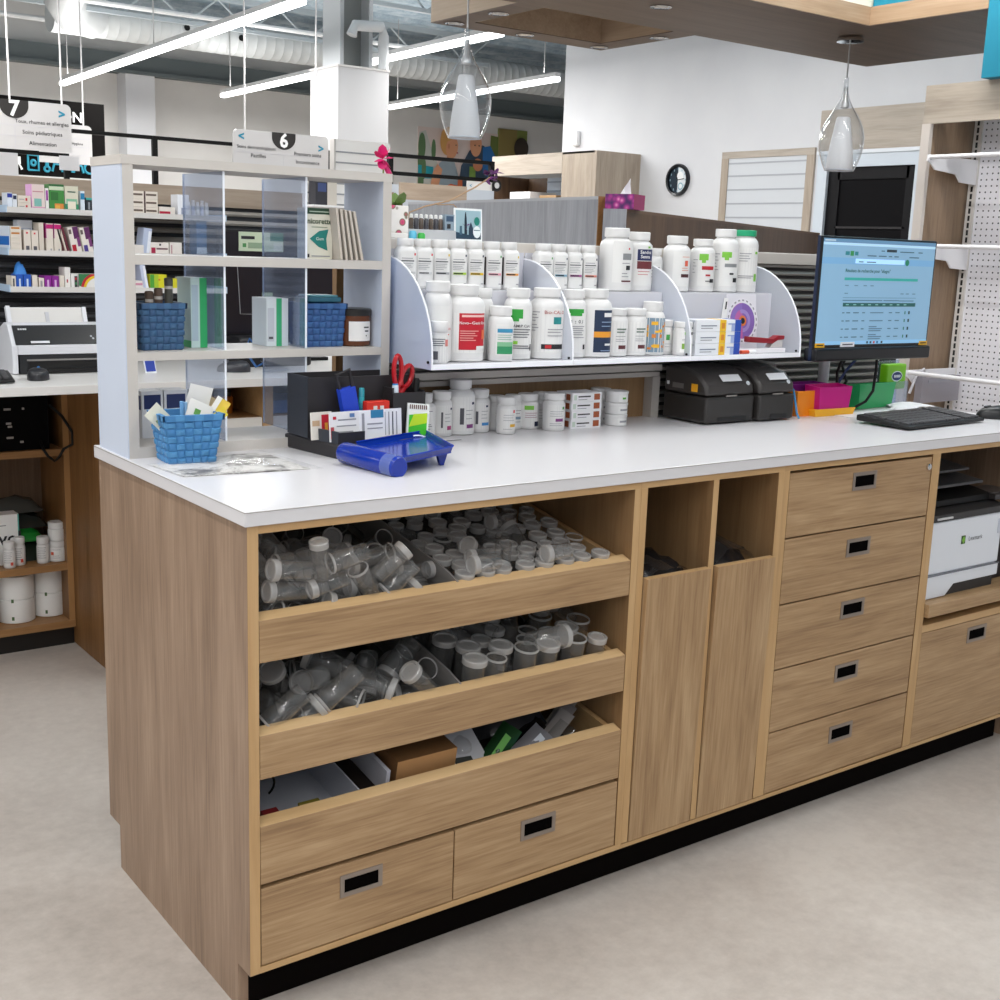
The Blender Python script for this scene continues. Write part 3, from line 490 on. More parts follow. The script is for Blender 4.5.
# taupe cabinet behind the booth partition, seen left of it
r = thing('low_cabinet','taupe cabinet with pale grey inside behind the booth partition, left end','cabinet',(3.9,5.6,0))
MB().box(3.61,4.15,5.4,5.42,1.635,1.745,W_GTX).build('header_board', r, smooth=0)
MB().box(3.61,3.63,5.4,5.9,0,1.635,W_BR).build('side_panel', r, smooth=0)
MB().box(3.63,4.6,5.7,5.72,0,1.745,C('#bcc3cc',.5)).build('back_panel', r, smooth=0)
VIALS = dict(
 A=[(0.017,0.07,0.053,0.057,0.689,0.5,0.5,-0.5,0.5),(0.0195,0.072,0.192,0.069,0.691,0.213,0.674,0.213,-0.674),(0.0195,0.072,0.265,0.062,0.691,0.269,0.654,0.269,-0.654),(0.0195,0.072,0.087,0.147,0.691,0.386,-0.671,-0.222,0.592),(0.0195,0.072,0.186,0.148,0.691,0.707,0.019,0.707,-0.019),(0.017,0.07,0.288,0.166,0.689,0.67,0.384,0.594,0.225),(0.0195,0.072,0.084,0.251,0.691,0.338,0.449,0.546,0.621),(0.017,0.07,0.196,0.243,0.689,0.5,-0.5,0.5,0.5),(0.017,0.07,0.245,0.247,0.689,0.672,0.49,-0.51,0.221),(0.017,0.07,0.084,0.342,0.689,0.35,-0.705,0.049,0.614),(0.0195,0.072,0.176,0.331,0.691,0.707,0.313,-0.634,0.007),(0.0195,0.072,0.269,0.381,0.691,0.707,-0.553,0.441,0),(0.0195,0.072,0.102,0.042,0.706,0.16,-0.519,-0.099,0.834),(0.0195,0.072,0.199,0.076,0.73,0.686,-0.154,0.69,-0.173),(0.0195,0.072,0.359,0.075,0.692,0.693,0.691,0.148,-0.138),(0.017,0.07,0.084,0.111,0.689,0.592,0.222,-0.671,-0.386),(0.0195,0.072,0.216,0.188,0.691,0.553,0.441,-0.553,-0.441),(0.017,0.07,0.265,0.117,0.689,0.707,-0.289,0.645,-0.02),(0.0195,0.072,0.16,0.206,0.691,0.599,-0.599,-0.376,-0.376),(0.0195,0.072,0.227,0.262,0.725,0.55,-0.439,-0.554,0.445),(0.0195,0.072,0.308,0.241,0.691,0.031,-0.706,0.031,0.706),(0.0195,0.072,0.055,0.317,0.708,0,0.775,-0.632,0),(0.0195,0.072,0.238,0.312,0.691,0.592,-0.704,-0.066,-0.387),(0.0195,0.072,0.398,0.379,0.691,0.703,-0.703,-0.079,-0.079),(0.0195,0.072,0.141,0.073,0.713,0.109,-0.392,0.862,0.302),(0.017,0.07,0.196,0.039,0.718,0.815,-0.003,-0.579,0.004),(0.0195,0.072,0.399,0.058,0.692,0.431,0.431,-0.561,0.561),(0.0195,0.072,0.101,0.183,0.706,0.734,-0.178,-0.482,0.443),(0.0195,0.072,0.163,0.116,0.712,0.337,0.718,0.289,0.536),(0.017,0.07,0.288,0.165,0.723,0.572,-0.623,-0.335,-0.415),(0.017,0.07,0.097,0.217,0.689,0.652,0.011,0.707,0.275),(0.0195,0.072,0.244,0.161,0.721,0.82,-0.467,0.197,0.267),(0.017,0.07,0.301,0.198,0.689,0.384,-0.671,-0.225,0.594),(0.0195,0.072,0.083,0.399,0.691,0.308,0.159,-0.689,-0.636),(0.0195,0.072,0.137,0.283,0.691,0.079,0.377,-0.598,0.703),(0.017,0.07,0.381,0.246,0.689,0.194,0.34,-0.62,-0.68),(0.0195,0.072,0.083,0.042,0.758,0.025,0.658,-0.022,-0.752),(0.017,0.07,0.161,0.039,0.761,0.002,0.767,-0.003,-0.642),(0.0195,0.072,0.323,0.042,0.711,0.207,-0.404,0.094,-0.886),(0.0195,0.072,0.073,0.124,0.725,0.441,-0.552,0.434,-0.559),(0.0195,0.072,0.202,0.113,0.744,0.615,0.161,0.759,0.141),(0.0195,0.072,0.306,0.105,0.715,0.77,0.072,-0.582,-0.252),(0.0195,0.072,0.111,0.215,0.727,0.492,0.494,0.613,0.372),(0.017,0.07,0.207,0.169,0.728,0.681,0.651,-0.275,0.191),(0.017,0.07,0.306,0.216,0.718,0.048,-0.685,0.046,0.725),(0.017,0.07,0.073,0.284,0.704,0.4,-0.829,0.226,-0.318),(0.0195,0.072,0.172,0.295,0.716,0.84,0.128,-0.515,-0.112),(0.0195,0.072,0.343,0.346,0.691,0.075,-0.497,0.503,-0.703),(0.0195,0.072,0.087,0.041,0.797,0.532,0.466,-0.466,-0.532),(0.0195,0.072,0.239,0.041,0.752,0.811,0.153,-0.243,-0.51),(0.0195,0.072,0.309,0.041,0.751,0.046,0.904,-0.102,-0.413),(0.0195,0.072,0.096,0.084,0.724,0.484,-0.394,0.152,-0.766),(0.0195,0.072,0.202,0.079,0.769,0.706,-0.041,0.707,0.028),(0.0195,0.072,0.296,0.08,0.748,0.531,-0.537,0.364,-0.546),(0.0195,0.072,0.055,0.178,0.74,0.349,-0.257,-0.534,-0.726),(0.017,0.07,0.154,0.185,0.739,0.204,-0.475,-0.023,0.856),(0.0195,0.072,0.398,0.136,0.691,0.088,0.088,0.702,-0.702),(0.017,0.07,0.096,0.274,0.727,0.458,-0.683,-0.254,-0.509),(0.0195,0.072,0.224,0.223,0.731,0.506,-0.351,0.732,-0.292),(0.017,0.07,0.31,0.288,0.689,0.528,0.619,0.341,0.471),(0.0195,0.072,0.056,0.097,0.788,0.52,-0.52,0.479,0.479),(0.017,0.07,0.142,0.039,0.811,0.432,-0.08,-0.038,0.897),(0.0195,0.072,0.288,0.042,0.784,0.263,0.397,0.12,0.871),(0.0195,0.072,0.076,0.098,0.755,0.397,0.23,0.484,0.746),(0.0195,0.072,0.209,0.116,0.781,0.629,-0.052,0.774,0.05),(0.017,0.07,0.275,0.078,0.781,0.759,-0.002,0.65,0.034),(0.0195,0.072,0.12,0.161,0.732,0.297,0.669,0.605,0.313),(0.017,0.07,0.256,0.132,0.743,0.018,0.14,0.845,-0.515),(0.0195,0.072,0.33,0.156,0.727,0.068,-0.223,-0.516,-0.824),(0.017,0.07,0.147,0.249,0.728,0.637,-0.266,0.644,-0.331),(0.017,0.07,0.187,0.393,0.689,0.687,-0.45,0.545,0.169),(0.0195,0.072,0.308,0.325,0.703,0.707,0.491,0.3,0.412),(0.0195,0.072,0.104,0.134,0.793,0.298,0.523,0.774,0.196),(0.0195,0.072,0.398,0.269,0.711,0.911,0.411,-0.017,0.038),(0.017,0.07,0.36,0.132,0.707,0,0.998,0.062,0),(0.0195,0.072,0.116,0.08,0.792,0.214,-0.685,-0.228,0.658),(0.0195,0.072,0.146,0.116,0.756,0.65,0.692,0.206,-0.237),(0.0195,0.072,0.198,0.042,0.805,0.002,0.771,-0.003,-0.637),(0.0195,0.072,0.08,0.172,0.77,0.637,0.758,0.022,-0.141),(0.0195,0.072,0.202,0.161,0.764,0.503,0.646,-0.389,-0.424),(0.017,0.07,0.382,0.098,0.728,0.547,0.436,0.558,0.447),(0.017,0.07,0.12,0.356,0.706,0.374,0.263,0.849,0.266),(0.0195,0.072,0.286,0.26,0.73,0.565,0.328,0.211,-0.727),(0.0195,0.072,0.367,0.209,0.706,0.186,0.115,0.845,-0.488)],
 B=[(0.0195,0.062,0.454,0.042,0.703,0.98,0,0,0.197),(0.0195,0.062,0.501,0.042,0.703,0.994,0,0,-0.105),(0.0195,0.062,0.54,0.042,0.703,0.999,0,0,-0.045),(0.0195,0.062,0.596,0.042,0.703,0.987,0,0,-0.163),(0.0195,0.062,0.642,0.041,0.703,0.994,0,0,-0.111),(0.0195,0.062,0.694,0.041,0.703,0.994,0,0,0.106),(0.0195,0.062,0.738,0.042,0.703,1,0,0,0.002),(0.0195,0.062,0.787,0.041,0.703,0.993,0,0,0.116),(0.0195,0.062,0.473,0.081,0.703,1,0,0,-0.021),(0.0195,0.062,0.52,0.076,0.703,0.99,0,0,-0.138),(0.017,0.058,0.62,0.071,0.701,0.991,0,0,0.133),(0.0195,0.062,0.668,0.07,0.703,0.993,0,0,-0.114),(0.0195,0.062,0.715,0.074,0.703,0.991,0,0,-0.134),(0.0195,0.062,0.754,0.078,0.703,0.996,0,0,-0.089),(0.0195,0.062,0.45,0.114,0.703,0.991,0,0,0.136),(0.0195,0.062,0.487,0.125,0.703,0.996,0,0,-0.09),(0.017,0.058,0.606,0.102,0.701,0.996,0,0,0.086),(0.0195,0.062,0.642,0.1,0.703,0.972,0,0,0.235),(0.0195,0.062,0.701,0.111,0.703,0.993,0,0,0.114),(0.0195,0.062,0.741,0.114,0.703,0.993,0,0,0.119),(0.0195,0.062,0.784,0.124,0.703,0.994,0,0,-0.11),(0.0195,0.062,0.463,0.163,0.703,0.991,0,0,-0.136),(0.017,0.058,0.537,0.164,0.701,0.974,0,0,-0.225),(0.0195,0.062,0.579,0.13,0.703,0.936,0,0,0.351),(0.0195,0.062,0.622,0.134,0.703,0.997,0,0,0.071),(0.017,0.058,0.668,0.126,0.701,0.952,0,0,-0.305),(0.0195,0.062,0.715,0.158,0.703,0.991,0,0,0.132),(0.0195,0.062,0.763,0.159,0.703,0.99,0,0,0.142),(0.017,0.058,0.449,0.197,0.701,0.991,0,0,-0.135),(0.0195,0.062,0.504,0.196,0.703,0.999,0,0,0.049),(0.0195,0.062,0.545,0.205,0.703,0.985,0,0,-0.17),(0.017,0.058,0.64,0.209,0.701,0.989,0,0,-0.148),(0.017,0.058,0.705,0.212,0.701,0.999,0,0,-0.048),(0.0195,0.062,0.741,0.212,0.703,0.998,0,0,0.058),(0.0195,0.062,0.786,0.212,0.703,0.986,0,0,-0.168),(0.017,0.058,0.485,0.227,0.701,0.994,0,0,-0.107),(0.017,0.058,0.531,0.242,0.701,0.995,0,0,-0.096),(0.0195,0.062,0.567,0.237,0.703,1,0,0,-0.026),(0.017,0.058,0.617,0.235,0.701,0.996,0,0,0.088),(0.0195,0.062,0.659,0.241,0.703,0.996,0,0,-0.094),(0.017,0.058,0.71,0.255,0.701,0.968,0,0,-0.252),(0.0195,0.062,0.755,0.249,0.703,0.981,0,0,-0.192),(0.017,0.058,0.454,0.292,0.701,0.99,0,0,0.139),(0.017,0.058,0.498,0.29,0.701,0.976,0,0,-0.218),(0.0195,0.062,0.544,0.276,0.703,1,0,0,0.022),(0.0195,0.062,0.596,0.264,0.703,1,0,0,-0.012),(0.0195,0.062,0.645,0.292,0.703,0.988,0,0,0.152),(0.0195,0.062,0.69,0.296,0.703,0.986,0,0,-0.164),(0.017,0.058,0.74,0.292,0.701,0.996,0,0,-0.091),(0.017,0.058,0.787,0.292,0.701,0.999,0,0,-0.053),(0.0195,0.062,0.474,0.342,0.703,1,0,0,0.009),(0.0195,0.062,0.517,0.323,0.703,0.993,0,0,0.117),(0.017,0.058,0.566,0.326,0.701,0.997,0,0,-0.071),(0.017,0.058,0.622,0.339,0.701,0.994,0,0,-0.113),(0.0195,0.062,0.665,0.329,0.703,0.999,0,0,-0.038),(0.0195,0.062,0.709,0.332,0.703,0.962,0,0,-0.273),(0.0195,0.062,0.756,0.335,0.703,0.979,0,0,-0.205),(0.0195,0.062,0.455,0.379,0.703,1,0,0,-0.028),(0.0195,0.062,0.503,0.378,0.703,0.984,0,0,0.179),(0.0195,0.062,0.547,0.378,0.703,0.969,0,0,-0.247),(0.017,0.058,0.595,0.386,0.701,1,0,0,-0.026),(0.0195,0.062,0.643,0.38,0.703,0.985,0,0,0.17),(0.0195,0.062,0.689,0.377,0.703,0.995,0,0,-0.095),(0.017,0.058,0.733,0.371,0.701,0.988,0,0,-0.156),(0.0195,0.062,0.785,0.378,0.703,0.999,0,0,0.035),(0.0195,0.062,0.474,0.417,0.703,0.998,0,0,0.068),(0.0195,0.062,0.566,0.429,0.703,0.992,0,0,-0.129),(0.0195,0.062,0.615,0.42,0.703,0.994,0,0,0.106),(0.017,0.058,0.665,0.422,0.701,0.997,0,0,-0.083),(0.0195,0.062,0.711,0.413,0.703,0.971,0,0,0.238),(0.0195,0.062,0.755,0.422,0.703,0.998,0,0,0.067),(0.017,0.058,0.448,0.458,0.701,0.992,0,0,-0.126),(0.0195,0.062,0.504,0.45,0.703,0.991,0,0,0.133),(0.0195,0.062,0.551,0.465,0.703,0.993,0,0,0.118),(0.0195,0.062,0.596,0.454,0.703,0.994,0,0,0.111),(0.0195,0.062,0.639,0.452,0.703,0.991,0,0,-0.134),(0.0195,0.062,0.69,0.449,0.703,0.989,0,0,-0.151),(0.0195,0.062,0.731,0.454,0.703,0.99,0,0,-0.143),(0.0195,0.062,0.452,0.243,0.703,0,0.347,-0.938,0),(0.0195,0.062,0.571,0.32,0.75,0.634,0.007,-0.707,0.313),(0.017,0.058,0.66,0.222,0.751,0.165,0.699,-0.117,-0.686),(0.0195,0.062,0.526,0.117,0.742,0.362,0.407,-0.118,-0.83),(0.0195,0.062,0.606,0.302,0.703,0,0.203,-0.979,0),(0.0195,0.062,0.674,0.18,0.729,0.625,-0.348,-0.377,-0.588),(0.017,0.058,0.513,0.078,0.751,0.553,-0.441,-0.553,0.441),(0.0195,0.062,0.597,0.164,0.703,0,0.941,0.34,0),(0.0195,0.062,0.635,0.171,0.703,0,-0.713,-0.702,0),(0.0195,0.062,0.495,0.042,0.754,0.271,0.653,-0.271,-0.653),(0.0195,0.062,0.572,0.086,0.739,0.465,0.697,-0.545,0.014),(0.0195,0.062,0.67,0.042,0.754,0,-0.707,0,0.707)],
 C=[(0.0255,0.088,0.167,0.066,0.487,0.376,0.376,0.599,-0.599),(0.022,0.085,0.214,0.065,0.484,0.703,0.703,0.079,-0.079),(0.0255,0.088,0.287,0.067,0.487,0.184,0.683,-0.184,0.683),(0.0255,0.088,0.061,0.151,0.506,0.223,0,0,-0.975),(0.022,0.085,0.194,0.178,0.484,0.623,-0.031,-0.706,-0.335),(0.0255,0.088,0.304,0.144,0.487,0.651,0.276,0.651,-0.276),(0.0255,0.088,0.087,0.196,0.487,0.271,-0.706,-0.04,0.653),(0.0255,0.088,0.232,0.286,0.487,0.696,0.652,-0.274,-0.122),(0.022,0.085,0.333,0.213,0.484,0.616,-0.678,0.201,-0.347),(0.022,0.085,0.077,0.342,0.505,0,-0.994,-0.111,0),(0.022,0.085,0.146,0.349,0.484,0.706,-0.528,0.47,-0.038),(0.022,0.085,0.273,0.34,0.484,0.199,0.678,-0.199,0.678),(0.022,0.085,0.058,0.066,0.484,0.544,0.544,-0.452,0.452),(0.0255,0.088,0.118,0.047,0.515,0.84,-0.153,0.419,-0.308),(0.0255,0.088,0.38,0.083,0.487,0.372,-0.683,-0.183,0.602),(0.0255,0.088,0.113,0.134,0.546,0.158,-0.236,-0.183,0.941),(0.022,0.085,0.166,0.142,0.495,0.026,0.734,-0.316,-0.601),(0.022,0.085,0.408,0.123,0.508,0.576,0.239,-0.299,0.722),(0.022,0.085,0.133,0.26,0.484,0.536,-0.183,-0.683,-0.462),(0.0255,0.088,0.233,0.206,0.504,0.438,0.718,0.174,0.512),(0.022,0.085,0.382,0.179,0.502,0.419,0.348,0.367,0.754),(0.022,0.085,0.082,0.296,0.525,0.26,-0.72,-0.195,0.613),(0.0255,0.088,0.187,0.311,0.487,0.192,0.53,0.469,-0.68),(0.022,0.085,0.304,0.275,0.502,0.463,0.806,0.304,0.21),(0.0255,0.088,0.098,0.098,0.512,0.342,-0.558,0.706,-0.27),(0.0255,0.088,0.205,0.072,0.533,0.657,0.636,0.381,0.139),(0.0255,0.088,0.272,0.071,0.545,0.255,-0.294,0.719,-0.577),(0.022,0.085,0.143,0.071,0.578,0.429,-0.828,-0.326,-0.156),(0.0255,0.088,0.207,0.167,0.532,0.365,0.489,-0.534,-0.585),(0.022,0.085,0.292,0.124,0.531,0.409,0.814,-0.411,-0.024),(0.022,0.085,0.118,0.19,0.534,0.689,0.441,-0.553,-0.158),(0.022,0.085,0.161,0.25,0.539,0.178,-0.543,0.573,0.587),(0.0255,0.088,0.376,0.145,0.535,0.187,-0.616,-0.628,0.436),(0.0255,0.088,0.086,0.249,0.503,0.438,-0.228,0.495,-0.715),(0.022,0.085,0.269,0.243,0.505,0.737,-0.422,-0.128,0.513),(0.0255,0.088,0.404,0.253,0.487,0.597,0.6,-0.374,0.379),(0.022,0.085,0.084,0.044,0.548,0.349,-0.558,-0.7,0.278),(0.022,0.085,0.188,0.044,0.568,0.253,0.737,-0.508,-0.367),(0.022,0.085,0.361,0.044,0.543,0.918,-0.043,-0.379,0.104),(0.0255,0.088,0.208,0.128,0.569,0.215,0.326,-0.532,-0.751)],
 D=[(0.0255,0.09,0.483,0.048,0.507,0.893,0,0,-0.45),(0.021,0.085,0.531,0.043,0.505,0.998,0,0,-0.065),(0.0255,0.09,0.607,0.048,0.507,0.999,0,0,0.032),(0.0255,0.09,0.661,0.048,0.507,1,0,0,-0.009),(0.0255,0.09,0.73,0.048,0.507,1,0,0,-0.014),(0.021,0.085,0.787,0.043,0.505,0.988,0,0,0.157),(0.0255,0.09,0.5,0.096,0.507,0.998,0,0,-0.058),(0.0255,0.09,0.564,0.076,0.507,0.989,0,0,0.15),(0.021,0.085,0.634,0.085,0.505,0.995,0,0,0.1),(0.0255,0.09,0.696,0.085,0.507,0.998,0,0,0.062),(0.0255,0.09,0.746,0.096,0.507,1,0,0,0.016),(0.0255,0.09,0.472,0.138,0.507,0.964,0,0,-0.265),(0.021,0.085,0.547,0.119,0.505,0.999,0,0,-0.049),(0.021,0.085,0.601,0.147,0.505,0.996,0,0,0.093),(0.021,0.085,0.662,0.117,0.505,0.989,0,0,0.146),(0.0255,0.09,0.723,0.156,0.507,1,0,0,0.001),(0.0255,0.09,0.793,0.115,0.507,1,0,0,0.012),(0.021,0.085,0.502,0.201,0.505,1,0,0,-0.019),(0.0255,0.09,0.568,0.208,0.507,0.994,0,0,0.108),(0.0255,0.09,0.616,0.192,0.507,0.986,0,0,-0.169),(0.0255,0.09,0.687,0.217,0.507,1,0,0,-0.009),(0.021,0.085,0.753,0.192,0.505,1,0,0,-0.005),(0.0255,0.09,0.471,0.236,0.507,0.983,0,0,-0.186),(0.021,0.085,0.537,0.27,0.505,0.997,0,0,0.081),(0.021,0.085,0.604,0.26,0.505,0.997,0,0,0.075),(0.021,0.085,0.656,0.252,0.505,0.998,0,0,-0.067),(0.0255,0.09,0.722,0.259,0.507,1,0,0,0.01),(0.0255,0.09,0.791,0.234,0.514,0.965,0.224,-0.019,0.135),(0.021,0.085,0.509,0.323,0.505,0.997,0,0,0.075),(0.0255,0.09,0.564,0.311,0.507,0.992,0,0,-0.129),(0.0255,0.09,0.626,0.332,0.507,0.999,0,0,-0.05),(0.0255,0.09,0.687,0.315,0.507,1,0,0,0.011),(0.0255,0.09,0.744,0.321,0.507,0.993,0,0,-0.116),(0.0255,0.09,0.472,0.381,0.507,1,0,0,0.015),(0.0255,0.09,0.55,0.387,0.507,0.996,0,0,0.091),(0.0255,0.09,0.606,0.38,0.507,0.993,0,0,0.115),(0.021,0.085,0.659,0.367,0.505,0.997,0,0,0.08),(0.0255,0.09,0.725,0.379,0.507,0.986,0,0,0.167),(0.0255,0.09,0.792,0.384,0.507,0.996,0,0,-0.087),(0.021,0.085,0.5,0.422,0.505,0.998,0,0,-0.07),(0.0255,0.09,0.562,0.436,0.507,0.987,0,0,-0.162),(0.0255,0.09,0.625,0.439,0.507,0.998,0,0,0.062),(0.0255,0.09,0.692,0.435,0.507,0.987,0,0,-0.158),(0.021,0.085,0.752,0.441,0.505,0.999,0,0,0.039),(0.0255,0.09,0.508,0.412,0.573,0.266,0.194,0.672,-0.664),(0.021,0.085,0.791,0.288,0.509,0.165,-0.66,-0.716,-0.152),(0.0255,0.09,0.792,0.183,0.567,0.105,-0.066,-0.526,-0.841),(0.021,0.085,0.484,0.281,0.505,0,-0.998,-0.07,0),(0.021,0.085,0.56,0.155,0.569,0.538,-0.191,-0.649,-0.503),(0.0255,0.09,0.658,0.048,0.578,0.441,0.553,0.441,0.553),(0.021,0.085,0.507,0.165,0.563,0.747,-0.54,-0.082,0.378),(0.021,0.085,0.645,0.155,0.505,0,0.326,0.945,0)],
)
# ------------------------------------------------------------------ service counter
MB().box(-.006,2.42,-.006,.72,.889,.914,WLAM).build('worktop', loc=(1.2,.35,.889), label='long white laminate worktop of the service counter in front', cat='worktop', bevel=.0012)
wt = bpy.data.objects['worktop']; EL = C('#8f877f',.5)
b = MB(); b.box(-.0065,2.42,-.0066,-.006,.9118,.9128,EL); b.box(-.0066,-.006,-.0066,.72,.9118,.9128,EL); b.build('edge_seam', wt, smooth=0)
PH = MB
def handle(dr, x, z, y=0.):
    b = MB(); w, h, f = .044, .0215, .0085
    for q in ((x-w,x+w,z+h-f,z+h),(x-w,x+w,z-h,z-h+f),(x-w,x-w+f,z-h+f,z+h-f),(x+w-f,x+w,z-h+f,z+h-f)): b.box(q[0],q[1],y-.002,y+.001,q[2],q[3],NICK)
    o = b.build('handle', dr, smooth=0)
    q = MB(); q.box(x-w+f,x+w-f,y-.0008,y+.0006,z-h+f,z+h-f,C('#060505',.8,spec=.02)); q.build('recess', o, smooth=0)
def part(parent, name, m, *boxes, bevel=0):
    b = MB()
    for q in boxes: b.box(*q, m)
    o = b.build(name, parent, smooth=0, bevel=bevel); ORG[o.name] = ORG[parent.name]; return o
# --- left unit: open sloping trays over two closed drawers
u1 = thing('tray_cabinet', 'oak cabinet with three open sloping vial trays over two drawers, left end of the counter', 'cabinet', (.43,.35,0))
b = MB(); b.prism([(0,.889),(0,.088),(.05,.088),(.05,0),(.648,0),(.648,.098),(.71,.098),(.71,.889)],'X',0,.019,W_END); b.quad((.0195,-.0005,.089),(.0,-.0005,.089),(.0,-.0005,.889),(.0195,-.0005,.889),W_EV) ; b.build('end_panel', u1, smooth=0)
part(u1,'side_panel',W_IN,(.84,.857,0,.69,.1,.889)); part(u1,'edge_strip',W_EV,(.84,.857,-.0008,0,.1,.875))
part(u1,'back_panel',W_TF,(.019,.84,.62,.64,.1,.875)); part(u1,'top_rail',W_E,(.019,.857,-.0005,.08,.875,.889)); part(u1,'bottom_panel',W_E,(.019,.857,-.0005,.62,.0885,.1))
part(u1,'plinth',TOE,(.019,.857,.05,.07,0,.0885))
SL = math.tan(rad(10.5)); W_TE = wood('pale_tray_edge', ('#bd9a6c', '#c8a678', '#d0b084'), 'X', fine=.2)
def tray(z0, z1, div, zf):
    """sloping tray: upright front board, sides and floor that rise to the back"""
    b = MB(); b.box(.0205,.8385,-.001,.018,z0,z1,W_H); b.prism([(-.001,z1),(.024,z1+.0085),(.024,z1-.012),(.018,z1-.012),(.018,z1)],'X',.0205,.8385,W_TE)
    d = b.build('tray', u1, bevel=.001); ORG[d.name] = ORG[u1.name]
    b = MB()
    for x0,x1 in ((.0215,.0345),(.8225,.8355)): MB().prism([(.018,z0+.01),(.018,z1-.002),(.52,z1-.002+.502*SL),(.52,z0+.01+.502*SL)],'X',x0,x1,W_E).build('tray_side', d, smooth=0)
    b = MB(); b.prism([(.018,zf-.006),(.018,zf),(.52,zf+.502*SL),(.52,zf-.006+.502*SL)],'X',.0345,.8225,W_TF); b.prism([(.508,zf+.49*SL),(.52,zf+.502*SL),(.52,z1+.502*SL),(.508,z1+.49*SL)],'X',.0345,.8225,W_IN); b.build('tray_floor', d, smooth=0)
    for x, hh in div:
        b = MB(); b.prism([(.0185,zf+.001),(.0185,z1+.008),(.06,z1+.01+.03*SL+.006),(.5,z1+hh+.49*SL),(.5,zf+.49*SL)],'X',x,x+.004,DIV); b.build('divider', d, smooth=0)
    return d
tray(.655,.728,((.425,.018),),.672); tray(.449,.527,((.438,.03),),.462); tray(.256,.363,(),.27)
def drawer(u, x0, x1, z0, z1, hx, hz, m=None):
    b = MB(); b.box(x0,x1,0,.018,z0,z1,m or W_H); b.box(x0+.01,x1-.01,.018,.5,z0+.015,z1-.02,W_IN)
    o = b.build('drawer', u, bevel=.0008); ORG[o.name] = ORG[u.name]; handle(o, hx, hz); return o
drawer(u1,.0215,.4215,.1025,.2475,.219,.205); drawer(u1,.4245,.8375,.1025,.2475,.627,.203)
# --- tilt-out bin unit
u2 = thing('bin_cabinet','oak cabinet with two tall tilt-out bin doors, between the trays and the five drawers','cabinet',(1.07,.35,0))
part(u2,'side_panel',W_IN,(.8575,.875,0,.69,.1,.889)); part(u2,'side_panel',W_IN,(1.27,1.288,0,.69,.1,.889)); part(u2,'divider',W_IN,(1.065,1.081,0,.62,.1,.875))
for q_ in ((.8575,.875),(1.065,1.081),(1.27,1.288)): part(u2,'edge_strip',W_EV,(*q_,-.0008,0,.1,.875))
part(u2,'top_rail',W_E,(.8575,1.288,-.0005,.08,.875,.889)); part(u2,'bottom_panel',W_E,(.8575,1.288,-.0005,.62,.0885,.0975)); part(u2,'plinth',TOE,(.8575,1.288,.05,.07,0,.0885)); part(u2,'back_panel',W_IN,(.875,1.27,.62,.64,.1,.875))
for x0,x1 in ((.8785,1.0625),(1.0845,1.2665)):
    b = MB(); M = Matrix.Translation((0,0,.099)) @ Matrix.Rotation(rad(1.2),4,'X')
    b.box(x0,x1,-.0005,.017,0,.586,W_V,M); b.box(x0,x1,.0,.0165,.586,.5866,W_E,M); b.build('tilt_door', u2, bevel=.0008)
for i,(x0,x1,lab) in enumerate(((.8785,1.0625,'black bin liner bulging over the left tilt-out bin door'),(1.0845,1.2665,'black bin liner under clear film in the right tilt-out bin'))):
    r = thing('bin_liner',lab,'bin bag',((x0+x1)/2,.13,.6)); cx = (x0+x1)/2
    b = MB(); N = 9; vs = []; 
    for j in range(N+1):
        for k in range(N+1):
            u, v = k/N, j/N; z = .655+.055*math.sin(PI*u)**.6*math.sin(PI*min(1,v*1.1))**.5+rnd.uniform(-.012,.012); vs.append((x0+.004+(x1-x0-.008)*u,.022+.24*v,z))
    b.add(vs,[(j*(N+1)+k,j*(N+1)+k+1,(j+1)*(N+1)+k+1,(j+1)*(N+1)+k) for j in range(N) for k in range(N)],C('#17171a',.25)); b.build('liner', r, smooth=60)
    b = MB(); vs = [(x0+.02+(x1-x0-.03)*(k/12),.03+.05*j,.668+(.04 if i else .02)*math.sin(PI*k/12)+rnd.uniform(-.005,.005)+.008*j) for j in range(3) for k in range(13)]
    b.add(vs,[(j*13+k,j*13+k+1,(j+1)*13+k+1,(j+1)*13+k) for j in range(2) for k in range(12)],BAG); b.build('film', r, smooth=60)
# --- five-drawer unit
u3 = thing('drawer_cabinet','oak cabinet with a stack of five drawers with recessed metal pulls','cabinet',(1.57,.35,0))
part(u3,'side_panel',W_IN,(1.288,1.306,0,.69,.0975,.889)); part(u3,'side_panel',W_IN,(1.84,1.856,0,.69,.0975,.889)); part(u3,'edge_strip',W_EV,(1.288,1.306,-.0008,0,.1,.875)); part(u3,'edge_strip',W_EV,(1.84,1.856,-.0008,0,.1,.875))
part(u3,'top_rail',W_E,(1.288,1.856,-.0005,.08,.875,.889)); part(u3,'bottom_panel',W_E,(1.288,1.856,-.0005,.62,.0885,.0975)); part(u3,'plinth',TOE,(1.288,1.856,.05,.07,0,.0885)); part(u3,'back_panel',W_IN,(1.306,1.84,.62,.64,.1,.875))
zs = [.8705,.7185,.563,.406,.252,.099]
for k in range(5):
    d = drawer(u3,1.309,1.837,zs[k+1]+.002,zs[k]-.002,1.575,[.831,.67,.517,.357,.199][k])
    if k == 0:
        MB().lathe([(.008,0),(.008,-.006),(.006,-.0075)][::-1],CHROME,M=Matrix.Translation((1.822,0,.845)) @ Matrix.Rotation(PI/2,4,'X') @ Matrix.Rotation(PI,4,'X'),seg=16).build('lock', d)
